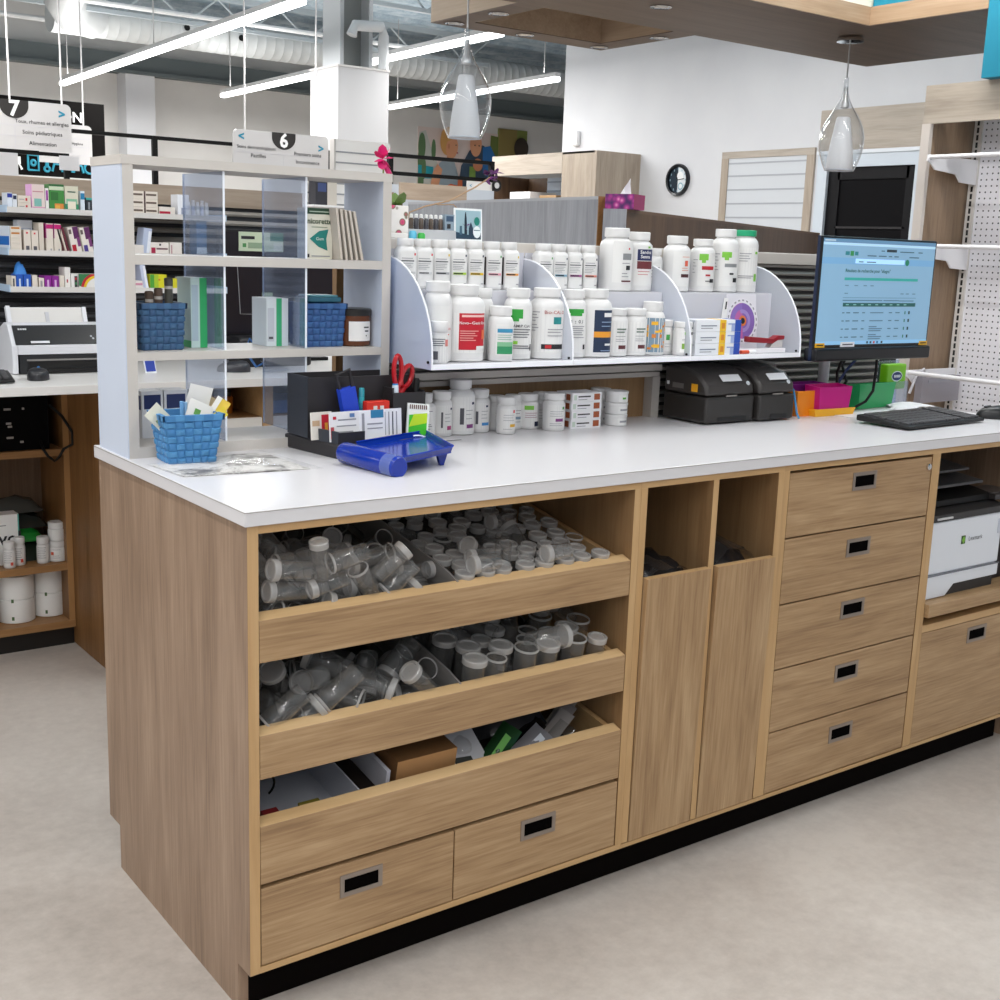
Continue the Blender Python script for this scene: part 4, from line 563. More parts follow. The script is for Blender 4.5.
# --- printer unit
u4 = thing('printer_cabinet','oak cabinet with an open printer bay over one deep drawer, right end of the counter','cabinet',(2.13,.35,0))
part(u4,'side_panel',W_IN,(1.856,1.872,0,.69,.0975,.889)); part(u4,'side_panel',W_END,(2.385,2.403,0,.71,0,.889)); part(u4,'edge_strip',W_EV,(1.856,1.872,-.0008,0,.1,.875)); part(u4,'edge_strip',W_EV,(2.385,2.403,-.0008,0,.1,.889))
part(u4,'top_rail',W_E,(1.856,2.385,-.0005,.08,.875,.889)); part(u4,'bottom_panel',W_E,(1.856,2.385,-.0005,.62,.0885,.0975)); part(u4,'plinth',TOE,(1.856,2.36,.05,.07,0,.0885)); part(u4,'back_panel',W_IN,(1.872,2.385,.6,.62,.1,.875))
part(u4,'bay_floor',W_E,(1.872,2.385,-.0005,.6,.405,.424))
part(u4,'pull_out_shelf',W_H,(1.876,2.382,-.012,.58,.447,.482),bevel=.001)
drawer(u4,1.8745,2.3825,.0995,.4025,2.125,.364)
# --- printer in the bay
p = thing('laser_printer','white laser printer with dark paper tray in the open bay of the counter','printer',(2.06,.2,.482))
GW = C('#dfe2e8',.35); b = MB()
b.prism([(1.895,.484),(1.985,.484),(2.02,.512),(2.222,.512),(2.222,.545),(1.895,.545)],'Y',.018,.06,GW); b.box(1.895,2.222,.06,.42,.5,.545,GW); b.build('paper_drawer', p, smooth=0, bevel=.003)
b = MB(); b.box(1.895,2.222,.02,.43,.547,.688,GW); b.build('body', p, smooth=0, bevel=.006)
MB().box(1.895,2.222,.016,.018,.5445,.5475,C('#74777f',.5)).build('seam', p, smooth=0)
b = MB(); b.box(1.9,2.215,.028,.4,.482,.512,C('#2d2b2a',.5)); b.build('foot', p, smooth=0)
b = MB(); b.prism([(.018,.689),(.018,.706),(.06,.716),(.43,.72),(.43,.689)],'X',1.895,2.222,DARK); b.build('output_tray', p, smooth=0)
MB().box(1.915,1.98,.0145,.018,.694,.699,C('#c8c8c8',.4)).build('indicator', p, smooth=0)
b = MB(); b.box(2.035,2.052,.0183,.0195,.618,.640,C('#2c4a1e',.4)); b.poly([(2.035,.629),(2.0435,.640),(2.052,.629),(2.0435,.618)],.0178,C('#79b33b',.4)); b.text('Lexmark',.018,C('#4b4b50',.4),(2.098,.0184,.629)); b.build('emblem', p, smooth=0)
b = MB(); b.box(2.2,2.218,.0175,.019,.63,.67,C('#c7ccd6',.4)); b.build('tab', p, smooth=0)
p2 = thing('paper_tray_rack','black desktop device with dark paper trays on top of the printer','tray rack',(2.06,.25,.72))
b = MB(); b.prism([(.05,.72),(.05,.735),(.14,.75),(.42,.75),(.42,.72)],'X',1.9,2.2,BLACK); b.build('base', p2, smooth=0)
b = MB(); b.prism([(.06,.765),(.06,.772),(.42,.81),(.42,.80)],'X',1.9,2.17,C('#3a3a3c',.4)); b.build('tray', p2, smooth=0)
b = MB(); b.prism([(.08,.80),(.08,.806),(.42,.85),(.42,.842)],'X',1.9,2.13,C('#2a2a2c',.4)); b.build('tray', p2, smooth=0)
b = MB(); b.box(1.9,2.2,.3,.43,.75,.84,BLACK); b.box(1.905,1.92,.08,.3,.745,.80,BLACK); b.build('body', p2, smooth=0)
p3 = MB(); p3.box(2.19,2.30,.03,.13,.72,.735,C('#2d2a2a',.4)); p3.box(2.195,2.295,.04,.12,.735,.738,C('#4a4442',.3)); p3.build('card_reader', loc=(2.24,.08,.72), label='small dark device lying on the right end of the printer', cat='device', smooth=0, bevel=.002)
MB().box(2.24,2.37,.06,.4,.482,.68,C('#1b1618',.5)).build('computer_tower', loc=(2.3,.2,.482), label='black computer case beside the white printer in the bay', cat='computer', bevel=.004)

# ------------------------------------------------------------------ vials in the trays (resting poses)
VP = {}
def proto(r, h, kind):
    k = (r, h, kind)
    if k in VP: return VP[k]
    q = thing('vial','x','vial'); rb = r*.9 if kind else r*.93
    MB().lathe([(.001,-h/2+.002),(rb*.86,-h/2+.002),(rb*.9,-h/2),(rb*.93,-h/2+.001),(rb,h/2-.010 if kind else h/2-.004),(rb,h/2-.003)],VIAL,seg=22,caps=False).lathe([(rb*.99,h/2-.004),(rb*1.07,h/2-.004),(rb*1.08,h/2-.0015),(rb*1.04,h/2),(rb*.97,h/2)],VCAP,seg=22,caps=False).build('vial_body', q, smooth=50)
    if kind: MB().lathe([(r*.96,h/2-.012),(r,h/2-.0115),(r,h/2-.001),(r*.93,h/2),(r*.78,h/2),(r*.74,h/2-.003),(r*.3,h/2-.003),(.0005,h/2-.0025)],VCAP,seg=20,caps=False).build('lid', q, smooth=40)
    VP[k] = [q, False]; return VP[k]
BINS = dict(A=('clear %s vial in the jumbled left half of the top tray','vials in the left half of the top tray',.672,.60),
            B=('clear %s vial packed in the right half of the top tray','vials in the right half of the top tray',.672,.9),
            C=('large clear %s vial in the left half of the second tray','vials in the left half of the second tray',.462,.55),
            D=('large clear %s vial in the right half of the second tray','vials in the right half of the second tray',.462,.62))
RT = Matrix.Rotation(rad(10.5),4,'X')
for key, rows in VIALS.items():
    lab, grp, zf, pc = BINS[key]; piv = Vector((0,.018,zf))
    for n, (r, h, x, y, z, qw, qx, qy, qz) in enumerate(rows):
        ax = Quaternion((qw,qx,qy,qz)) @ Vector((0,0,1))
        if key in 'BD' and abs(ax.z) > .8: sg = 1 if ax.z > 0 else -1; dh = h*(.2 if key == 'D' else .13); h = round(h+dh,4); x, y, z = Vector((x,y,z))+ax*sg*dh/2
        kd = 1 if rnd.random() < pc else 0; lb_ = lab % ('lidded' if kd else 'open')
        M = Matrix.Translation(piv) @ RT @ Matrix.Translation(-piv) @ Matrix.Translation((x,y+.006,z)) @ Quaternion((qw,qx,qy,qz)).to_matrix().to_4x4()
        if M.translation.z > .835: continue
        v = proto(r, h, kd)
        if not v[1]: o = v[0]; v[1] = True; tag(o, lb_, 'vial', grp); o.rotation_mode = 'QUATERNION'; o.location = M.translation; o.rotation_quaternion = M.to_quaternion()
        else: dup(v[0], M.translation, M.to_quaternion(), lb_, grp)
for o in [o for o in COL.objects if o.name.startswith('vial') and not o.parent]: o.rotation_mode = 'QUATERNION'
# third tray: white box liner, kraft carton, film packs
r = thing('storage_tray','open white plastic tray in the left of the third drawer','tray',(.15,.2,.27))
PW = C('#c9ccd6',.4); TT = Matrix.Translation((0,.018,.272)) @ RT
b = MB(); b.box(.037,.245,.004,.4,.0,.003,PW,TT); b.box(.037,.04,.004,.4,.003,.075,PW,TT); b.box(.242,.245,.004,.4,.003,.075,PW,TT); b.box(.04,.242,.397,.4,.003,.075,PW,TT); b.box(.04,.242,.004,.007,.003,.06,PW,TT); b.build('shell', r, smooth=0)
b = MB(); b.tube([TT @ Vector((.085+.026*math.cos(a),.13,.075+.026*math.sin(a))) for a in [rad(-50+k*18) for k in range(17)]],.0022,BLACK,6)
b.build('cable_loop', loc=(.1,.2,.27), label='thin black wire loop standing in the white drawer tray', cat='cable')
b = MB(); b.box(.045,.075,.03,.05,.004,.086,C('#6f1a1d',.5),TT); b.box(.05,.07,.022,.03,.004,.08,C('#5a4a22',.5),TT); b.build('small_packet', loc=(.07,.05,.27), label='small red packet at the left front of the white drawer tray', cat='packet', smooth=0)
b = MB(); b.box(.115,.155,.03,.045,.004,.086,C('#6d6220',.5),TT); b.box(.12,.15,.025,.03,.004,.08,C('#b3a33f',.5),TT); b.build('small_packet', loc=(.15,.05,.27), label='small olive yellow packet in the white drawer tray', cat='packet', smooth=0)
b = MB(); b.box(.25,.297,.004,.40,.001,.052,C('#211711',.6),TT); b.build('dark_block', loc=(.27,.2,.27), label='dark brown block between the white tray and the white card panel', cat='tray', smooth=0)  # solid dark brown block filling the compartment beside the white tray
b = MB(); b.box(.30,.308,.05,.42,.0,.10,C('#d7d6de',.5),TT); b.build('white_card_panel', loc=(.304,.2,.27), label='upright white card panel between the tray and the brown carton', cat='card', smooth=0)
r = thing('kraft_carton','small brown cardboard carton in the third drawer','box',(.39,.12,.27))
b = MB(); b.box(.318,.452,.045,.135,.002,.118,C('#7a5530',.7),TT); b.build('carton', r, smooth=0)
b = MB(); b.box(.318,.452,.0445,.045,.002,.118,C('#b08354',.7),TT); b.build('front_face', r, smooth=0)
b = MB(); b.add([TT @ Vector(q) for q in ((.46,.03,.03),(.56,.02,.02),(.55,.16,.1),(.45,.17,.1))],[(0,1,2,3)],C('#d5d4d8',.5)); b.add([TT @ Vector(q) for q in ((.478,.049,.0435),(.52,.046,.041),(.517,.08,.062),(.475,.083,.064))],[(0,1,2,3)],C('#3b3f3a',.5))
b.build('instruction_sheet', loc=(.5,.1,.27), label='white printed sheet lying beside the brown carton', cat='paper', smooth=0)
def pack(label, x0, y0, w, d, h, m, tiltx, tilty, rot, strip=None):
    M = Matrix.Translation((x0,y0,.272+.185*y0)) @ Euler((tiltx,tilty,rot)).to_matrix().to_4x4(); b = MB(); N = 6; vs = []
    for s in (0,1):
        for j in range(N+1):
            for k in range(N+1):
                u, v = k/N, j/N; bul = math.sin(PI*u)*math.sin(PI*v); vs.append(((u-.5)*w,(v-.5)*d,(h*bul+rnd.uniform(-.002,.002)*(bul>0))*(1 if s else -.25)))
    n2 = (N+1)**2
    b.add(vs,[((s*n2)+j*(N+1)+k,(s*n2)+j*(N+1)+k+1,(s*n2)+(j+1)*(N+1)+k+1,(s*n2)+(j+1)*(N+1)+k) for s in (0,1) for j in range(N) for k in range(N)],m,M)
    if strip:
        b.quad((-w*.3,-d*.28,h*.72),(w*.3,-d*.28,h*.72),(w*.3,d*.02,h*1.05),(-w*.3,d*.02,h*1.05),strip,M)
    return b.build('film_pack', loc=(x0,y0,.27), label=label, cat='packet', smooth=50)
GP = C('#274a2b',.2); GD = C('#3b3a3e',.25); GL = C('#8d8b90',.25)
for (lab,x,y,z,w,d,h,m,rx,ry,rz,st) in (
 ('clear film pack behind the white sheet in the third drawer',.53,.20,.05,.13,.10,.03,BAG,.5,.1,.2,None),
 ('clear crumpled film bag left of the green pack in the third drawer',.515,.12,.055,.08,.07,.025,BAG,.7,-.3,.6,None),
 ('green wrapped pack in the third drawer',.575,.085,.052,.14,.045,.018,GP,.5,-.62,.25,C('#5fae3a',.4)),
 ('dark green pack below the labelled pack in the third drawer',.60,.06,.035,.13,.05,.015,C('#1d3522',.25),.4,-.3,.1,None),
 ('grey plastic pack with blue and white label in the third drawer',.655,.075,.052,.11,.05,.018,GL,.6,-.42,.2,C('#dfe3ea',.4)),
 ('dark plastic pack at the back of the third drawer',.66,.2,.05,.2,.1,.03,GD,.4,-.1,-.2,None),
 ('black film pack at the middle of the third drawer',.70,.12,.035,.12,.07,.02,C('#232226',.2),.5,-.3,.3,None),
 ('clear film pack right of the blue labelled pack in the third drawer',.715,.075,.05,.11,.04,.012,BAG,.5,-.55,.1,None)):
    o_ = pack(lab,x,y,w,d,h,m,rx,ry,rz,st); o_.location.z += z
for i,(x,lab) in enumerate(((.735,'pale paper sleeve leaning in the third drawer, lowest of three'),(.755,'pale paper sleeve leaning in the third drawer, middle of three'),(.772,'pale paper sleeve leaning in the third drawer, uppermost of three'))):
    o_ = pack(lab,x,.10+.015*i,.12,.035,.004,C(('#a49d99','#8f8886','#b7aca3')[i],.4),.5,-.62-.05*i,.15); o_.location.z += .052+.004*i
# ------------------------------------------------------------------ white cubby shelf standing on the counter
Z0 = .914
q = thing('cubby_shelf','pale laminate cubby shelf with clear acrylic dividers standing on the left end of the counter','shelf unit',(.29,.62,Z0))
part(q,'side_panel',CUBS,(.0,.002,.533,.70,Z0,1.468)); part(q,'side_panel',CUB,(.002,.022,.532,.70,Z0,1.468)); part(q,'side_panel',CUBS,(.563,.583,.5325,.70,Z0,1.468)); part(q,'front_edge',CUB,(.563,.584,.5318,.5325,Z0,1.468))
part(q,'top_panel',CUB,(-.001,.585,.531,.701,1.468,1.485))
part(q,'shelf_board',CUB,(.022,.563,.5325,.70,1.285,1.303)); part(q,'shelf_board',CUB,(.022,.563,.5325,.70,1.103,1.119)); part(q,'shelf_board',CUB,(.022,.563,.5325,.70,Z0,.935))
for z0,z1 in ((1.304,1.467),(1.12,1.2845),(.936,1.1025)):
    for x in (.203,.383):
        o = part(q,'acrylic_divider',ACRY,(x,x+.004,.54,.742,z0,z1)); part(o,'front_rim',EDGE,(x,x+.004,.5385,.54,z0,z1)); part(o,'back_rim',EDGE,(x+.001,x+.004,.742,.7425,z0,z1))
# woven baskets
def basket(label, loc, wt, wb, dt, db, h, rot, c1, c2, rows=6, cols=6):
    r = thing('woven_basket',label,'basket',loc,rot,'blue woven baskets',local=True)
    m1 = C(c1,.6); m2 = C(c2,.6)
    def P(s, u, v, o):   # side s, u across, v up, o outward
        w = (wb+(wt-wb)*v)/2+o; d = (db+(dt-db)*v)/2+o; e = 2*u-1
        return {0:(e*(w-o),-d),1:(w,e*(d-o)),2:(-e*(w-o),d),3:(-w,-e*(d-o))}[s]+(v*h,)
    b = MB()
    for s in range(4):
        b.add([P(s,0,0,0),P(s,1,0,0),P(s,1,1,0),P(s,0,1,0)],[(0,1,2,3)],m1); b.add([P(s,0,0,-.004),P(s,1,0,-.004),P(s,1,1,-.004),P(s,0,1,-.004)],[(3,2,1,0)],m1)
    b.box(-wb/2,wb/2,-db/2,db/2,0,.003,m1); b.build('wall', r, smooth=0)
    b = MB()
    for s in range(4):
        for j in range(rows):
            for k in range(cols):
                u0,u1,v0,v1 = k/cols,(k+1)/cols,.88*j/rows,.88*(j+1)/rows; over = (j+k+s)%2
                g = .004; o = .0035; hz = (over and (u0-.01/2,u1+.01/2,v0+.012,v1-.012)) or (u0+.012,u1-.012,v0-.004,v1+.004)
                a0,a1,b0,b1 = hz; a0=max(a0,0);a1=min(a1,1);b0=max(b0,0); am=(a0+a1)/2; bm=(b0+b1)/2; e=.25
                ring_ = [(a0,b0),(a1,b0),(a1,b1),(a0,b1)]; inn = [(a0+(am-a0)*e*1.2,b0+(bm-b0)*e*1.2),(a1-(a1-am)*e*1.2,b0+(bm-b0)*e*1.2),(a1-(a1-am)*e*1.2,b1-(b1-bm)*e*1.2),(a0+(am-a0)*e*1.2,b1-(b1-bm)*e*1.2)]
                b.add([P(s,u,v,.0004) for u,v in ring_]+[P(s,u,v,o if over else o*.75) for u,v in inn],[(4,5,6,7)]+[(i,(i+1)%4,4+(i+1)%4,4+i) for i in range(4)],m2 if over else m1)
    b.build('weave', r, smooth=60)
    b = MB()
    for s in range(4):
        for k in range(cols):
            u0,u1 = k/cols,(k+1)/cols; o = .004 if k%2 else .006
            b.add([P(s,u0,.87,.0005),P(s,u1,.87,.0005),P(s,u1,.885,o),P(s,u0,.885,o),P(s,u1,1.0,o),P(s,u0,1.0,o),P(s,u1,1.0,-.004),P(s,u0,1.0,-.004)],[(0,1,2,3),(3,2,4,5),(5,4,6,7)],m2 if k%2 else m1)
    b.build('rim_band', r, smooth=0); return r
basket('light blue woven basket full of leaflets on the counter beside the magazine',(.091,.468,Z0),.112,.086,.094,.074,.096,rad(-4),'#3f7db3','#4f8fc2')
basket('blue woven basket holding brown tins in the left of the middle cubby row',(.089,.61,1.119),.088,.08,.084,.076,.092,0,'#385a80','#42698f')
basket('blue woven basket topped by a teal lid, beside the amber candle jar',(.447,.61,1.119),.094,.084,.086,.076,.092,0,'#345a90','#3e699f')
# leaflets in the front basket
def sheet(name, label, cat, M, w, h, m, group=None, marks=(), curl=0.0, par=None):
    b = MB(); n = 6
    vs = []
    for k in range(n+1):
        u = k/n; vs += [(-w/2+w*u,curl*math.sin(PI*u)*w,0),(-w/2+w*u,curl*math.sin(PI*u)*w+.0,h)]
    b.add(vs,[(2*k,2*k+2,2*k+3,2*k+1) for k in range(n)],m,M)
    for x0,x1,z0,z1,mm in marks: b.quad((-w/2+w*x0,-.0006,h*z0),(-w/2+w*x1,-.0006,h*z0),(-w/2+w*x1,-.0006,h*z1),(-w/2+w*x0,-.0006,h*z1),mm,M)
    return b.build(name, loc=tuple(M.translation), label=label, cat=cat, group=group, smooth=40)
bb = Vector((.091,.468,Z0))
PAP = C('#e9e6df',.6)
def lean(dx,dy,dz,rx,ry,rz): return Matrix.Translation(bb+Vector((dx,dy,dz))) @ Euler((rx,ry,rz)).to_matrix().to_4x4()
sheet('leaflet','white card sticking up tallest from the light blue basket','leaflet',lean(.01,.01,.05,.1,.25,.1),.05,.098,C('#f1efea',.6),'leaflets in the front basket')
sheet('leaflet','cream leaflet with green print leaning left in the light blue basket','leaflet',lean(-.03,-.005,.062,-.1,-.75,.1),.035,.06,C('#dedccb',.6),'leaflets in the front basket',((.2,.6,.3,.6,C('#8fa37d',.6)),))
sheet('leaflet','white leaflet with green logo at the front of the light blue basket','leaflet',lean(.0,-.03,.06,-.2,.45,0),.05,.062,PAP,'leaflets in the front basket',((.3,.55,.55,.75,C('#5f9a4a',.6)),))
sheet('leaflet','yellow and white packet at the right of the light blue basket','leaflet',lean(.035,-.01,.06,-.1,.6,-.2),.03,.07,C('#e8c64a',.5),'leaflets in the front basket',((0,.35,0,1,C('#f3f1ea',.5)),))
sheet('leaflet','tan folded paper behind the yellow packet in the light blue basket','leaflet',lean(.025,.015,.06,.1,.5,.2),.035,.07,C('#c8b48f',.6),'leaflets in the front basket')
sheet('leaflet','bright yellow slip at the right rim of the light blue basket','leaflet',lean(.03,-.03,.075,-.2,1.1,0),.02,.05,C('#e9cf3f',.5),'leaflets in the front basket')
b = MB(); b.tube([bb+Vector((-.012,-.01,.06)),bb+Vector((-.012,-.01,.118))],.004,C('#6fa5d6',.3),8); b.tube([bb+Vector((-.004,-.008,.06)),bb+Vector((-.004,-.008,.116))],.004,C('#8fb9dd',.3),8)
b.build('plastic_pen', loc=tuple(bb+Vector((-.008,-.01,.06))), label='pale blue plastic pens standing among the leaflets of the light blue basket', cat='pen')
for i,(x,y,h,lab) in enumerate(((.075,.605,.112,'first brown tube from the left in the left cubby basket'),(.092,.6,.118,'second brown tube in the left cubby basket'),(.115,.605,.138,'tallest brown tube in the left cubby basket'))):
    b = MB(); b.lathe([(.008,.02),(.008,h-.012),(.0085,h-.012),(.0085,h),(.006,h+.002)],C('#6b5648' if i<2 else '#5b5a50',.4),seg=14); b.lathe([(.0082,h-.02),(.0082,h-.014)],C('#d6cfc6',.4),seg=14)
    b.build('brown_tube', loc=(0,0,0), label=lab, cat='tube', group='brown tubes in the left cubby basket').location = (x,y,1.119)
b = MB(); b.box(.41,.488,.575,.64,1.213,1.224,C('#2f6678',.3)); b.box(.415,.483,.58,.635,1.224,1.228,C('#67a5b3',.3)); b.build('teal_box', loc=(.46,.61,1.213), label='flat teal plastic box lying on the right cubby basket', cat='box', bevel=.003)
# amber candle jar
r = thing('candle_jar','amber glass candle jar with black lid and white label in the middle cubby row','candle',(.528,.597,1.119)); AMB = C('#5a2f15',.12)
MB().lathe([(.037,0),(.0405,.003),(.0405,.062),(.039,.068)],AMB,(.528,.597,1.119),32).build('jar', r); MB().lathe([(.041,.066),(.041,.079),(.039,.081)],C('#1b1815',.35),(.528,.597,1.119),32).build('lid', r)
b = MB(); b.patch(.0409,2,-40,40,.012,.054,C('#e9e7e4',.5),(.528,.597,1.119))
for k,(a,c_,z) in enumerate(((8,30,.04),(12,28,.032),(16,20,.022))): b.patch(.0411,2,a,c_,z,z+.003,INKD,(.528,.597,1.119),4)
b.build('label_band', r)
# gum carton and folders in the top cubby row
carton('gum_carton','cream and dark green carton with a teal arrow shape in the top cubby row','box',(.437,.60,1.303),.062,.04,.105,C('#e3e0cf',.5),front=((0,1,.88,1,C('#23452f',.5)),(.12,.88,.92,.94,C('#b9c6b3',.5)),(.05,.12,.03,.1,INKD),(.2,.9,.05,.07,INKL),(.2,.8,.62,.635,C('#8e9a7f',.5))),txt=(('nicorette',.0155,.5,.74,C('#3c4f34',.5),1),))
b = MB(); y = .60-.0208; x = .437-.031; tl_ = C('#1d8077',.5)
b.poly([(x+.008,1.303+.042),(x+.03,1.303+.058),(x+.052,1.303+.062),(x+.047,1.303+.042),(x+.05,1.303+.018),(x+.028,1.303+.026)],y,tl_); b.text('Gum',.0095,C('#e9f0ea',.5),(x+.032,y-.0004,1.303+.042))
b.build('print_panel', loc=(.443,y,1.303), label='teal arrow print with pale lettering on the cream carton', cat='label print', smooth=0)
for k in range(5):
    b = MB(); b.box(0,.005,.55,.60,0,.106-.001*k,C('#cbc1b5',.6)); b.box(.005,.0068,.552,.60,.002,.104-.001*k,C('#75706a',.6))
    o = b.build('folder', loc=(0,0,0), label='tan folder leaning in the top cubby row, %s from the left'%('first','second','third','fourth','fifth')[k], cat='folder', group='tan folders leaning in the top cubby row', smooth=0); o.location = (.472+.0125*k,0,1.3035); o.rotation_euler.y = rad(-7-1.2*k)
for o in [o for o in COL.objects if o.name.startswith('folder')]: o.location.x += .0; 
# white cartons with navy labels and leaflets behind the dividers
NV = C('#1f2f63',.5)
carton('navy_label_carton','white carton with navy label behind the light blue basket, left one','box',(.088,.66,.935),.044,.05,.096,C('#e4e6ea',.45),front=((.1,.9,.62,.92,NV),(.55,.85,.1,.4,C('#d3d6dc',.5))),side=((.1,.9,.6,.9,NV),))
carton('navy_label_carton','white carton with navy label behind the light blue basket, right one','box',(.138,.66,.935),.05,.05,.096,C('#e4e6ea',.45),front=((.1,.9,.62,.92,NV),(.2,.8,.1,.4,C('#d8dade',.5))))
carton('green_carton','tall pale carton with a bright green edge left in the middle cubby row','box',(.178,.64,1.1195),.034,.07,.14,C('#cfe6e2',.4),front=((.55,1,0,1,C('#37b56b',.4)),(.05,.45,.1,.9,C('#b7ccd6',.4))),side=((0,1,.0,.1,C('#37b56b',.4)),))
carton('green_carton','white carton with green centre band beside the right cubby basket','box',(.352,.64,1.1195),.05,.07,.10,C('#dfe7ea',.4),front=((.45,.7,0,1,C('#3fb27a',.4)),(.05,.35,.1,.8,C('#c9ced6',.4)),(.1,.3,.15,.2,INK)))
# magazine in clear film
r = thing('magazine','printed sheets in clear film lying at the left end of the counter','magazine',(.15,.38,Z0))
PR = NT('newsprint'); tc = PR.n('ShaderNodeTexCoord'); nz = PR.n('ShaderNodeTexNoise', Scale=17., Detail=9., Roughness=.75, Distortion=.8); PR.l(tc.outputs['Object'], nz.inputs['Vector'])
rp = PR.ramp(nz.outputs[0], [(.36,'#3c3835'),(.44,'#928d89'),(.5,'#cfccc8'),(.58,'#dedbd8')]); PR.l(rp.outputs[0], PR.b.inputs['Base Color'])
b = MB(); b.prism([(.012,.437),(.022,.312),(.262,.285),(.262,.475),(.2,.492)],'Z',Z0+.0006,Z0+.0022,PR.m); b.build('print_sheet', r, smooth=0)
b = MB(); N = 10; vs = []
cs = [Vector((.002,.45)),Vector((.012,.302)),Vector((.285,.272)),Vector((.268,.495))]
for j in range(N+1):
    for k in range(N+1):
        u,v = k/N,j/N; p_ = (cs[1]*(1-u)+cs[2]*u)*(1-v)+(cs[0]*(1-u)+cs[3]*u)*v; e = min(u,1-u,v,1-v)
        vs.append((p_.x,p_.y,Z0+.003+min(1,e*6)*(.004+rnd.uniform(-.003,.004))))
b.add(vs,[(j*(N+1)+k,j*(N+1)+k+1,(j+1)*(N+1)+k+1,(j+1)*(N+1)+k) for j in range(N) for k in range(N)],FILM); b.build('film_sleeve', r, smooth=80)

# black desk organiser and what stands in it
BK = C('#262325',.5); BK2 = C('#2f333c',.5)
r = thing('desk_organizer','black stepped desk organizer with cards and pens on the counter','organizer',(.49,.46,Z0),0)
b = MB(); b.box(.343,.60,.45,.455,.945,1.068,BK); b.box(.343,.60,.535,.54,.945,1.07,BK); b.box(.343,.348,.455,.535,.945,1.07,BK2); b.box(.595,.60,.455,.535,.945,1.07,BK); b.box(.3425,.3432,.45,.54,.945,1.07,BK2); b.box(.348,.595,.455,.535,.945,.95,BK); b.build('tall_compartment', r, smooth=0)
b = MB(); b.prism([(.338,.545),(.362,.36),(.6,.375),(.61,.545)],'Z',Z0,.943,BK); b.build('base', r, bevel=.003)
b = MB(); b.prism([(.366,.364),(.37,.368),(.352,.45),(.348,.45)],'Z',.943,.968,BK2); b.prism([(.366,.364),(.43,.368),(.43,.372),(.366,.368)],'Z',.943,.966,BK); b.build('low_tray_wall', r, smooth=0)
b = MB(); b.box(.52,.6,.408,.412,.943,1.035,BK); b.box(.52,.524,.412,.45,.943,1.045,BK); b.box(.596,.6,.412,.45,.943,1.038,BK); b.build('front_compartment', r, smooth=0)
def card(label, x, y, w, h, m, marks, rz=0, zb=.945, rx=-.08, grp='cards in the desk organizer'):
    M = Matrix.Translation((x,y,zb)) @ Euler((rx,0,rz)).to_matrix().to_4x4(); b = MB(); b.box(-w/2,w/2,-.0015,.0015,0,h,m,M)
    for k,(x0,x1,z0,z1,mm) in enumerate(marks): e = .0017+.0002*k; b.quad((-w/2+w*x0,-e,h*z0),(-w/2+w*x1,-e,h*z0),(-w/2+w*x1,-e,h*z1),(-w/2+w*x0,-e,h*z1),mm,M)
    return b.build('card', loc=(x,y,zb), label=label, cat='card', group=grp, smooth=0)
RD = C('#c01f35',.5)
card('white card with a red flower print at the left of the black organizer',.362,.425,.05,.056,C('#e5dfd6',.5),((.5,.95,.1,.9,RD),(.65,.8,.3,.6,C('#e8a33a',.5)),(.05,.4,.5,.7,C('#c7a98a',.5))),.1)
card('white handwritten prescription card in front of the black organizer',.398,.387,.078,.06,C('#eceaea',.5),((.1,.2,.75,.85,RD),(.25,.8,.7,.75,INKL),(.2,.8,.5,.54,INKL),(.2,.7,.3,.34,INKL),(.02,.12,.1,.5,C('#b9474d',.5)),(.6,.75,.8,.93,C('#5d7fae',.5))),.05,.945)
card('white card with a teal square at its top edge in the black organizer',.459,.388,.062,.06,C('#efeef0',.5),((.45,.95,.72,1,C('#2f7fa8',.5)),(.1,.2,.2,.9,INKL),(.3,.9,.5,.55,INKL),(.3,.9,.35,.39,INKL)),.03)
card('white card with close printed lines at the right of the black organizer',.509,.392,.046,.06,C('#e9e8ea',.5),((.1,.16,.1,.9,INKL),(.3,.36,.1,.9,INKL),(.5,.56,.1,.9,INK),(.7,.76,.1,.9,INKL)),0)
MB().box(.39,.51,.43,.447,.944,.985,C('#3b3a3a',.5)).build('card_stack', loc=(.42,.43,.944), label='stack of dark cards behind the white cards in the organizer', cat='card', smooth=0)
def pen(name,label,p0,p1,r_,m,tip=None,cat='marker'):
    b = MB(); p0 = Vector(p0); p1 = Vector(p1); b.tube([p0,p0.lerp(p1,.96),p1],[r_,r_,r_*.7],m,10)
    if tip: b.tube([p0.lerp(p1,.68),p0.lerp(p1,.7),p1+(p1-p0)*.005],[r_*1.08,r_*1.08,r_*.85],tip,10)
    return b.build(name, loc=tuple(p0), label=label, cat=cat)
BL = C('#2346c4',.35)
b = MB(); M = Matrix.Translation((.432,.425,.975)) @ Euler((0,-.18,0)).to_matrix().to_4x4(); b.prism([(-.018,0),(.018,0),(.016,.075),(-.02,.075)],'Y',-.008,.008,BL,M)
b.tube([M @ Vector(q) for q in ((-.016,0,.075),(-.02,0,.105),(.012,0,.11),(.014,0,.075))],.004,BK,6)
b.build('blue_clip', loc=(.432,.425,.975), label='bright blue plastic clip with black loop in the organizer', cat='clip', smooth=0)
pen('marker','teal capped marker in the organizer beside the blue clip',(.455,.43,.95),(.460,.435,1.045),.006,C('#2a8f9c',.4),C('#35a8b0',.4))
pen('marker','light blue capped pen at the back of the organizer pocket',(.535,.42,.95),(.535,.425,1.052),.007,C('#cfdae6',.4),C('#2f86c8',.4))
pen('marker','black handled pen at the right end of the organizer',(.585,.43,.95),(.59,.428,1.062),.007,BLACK)
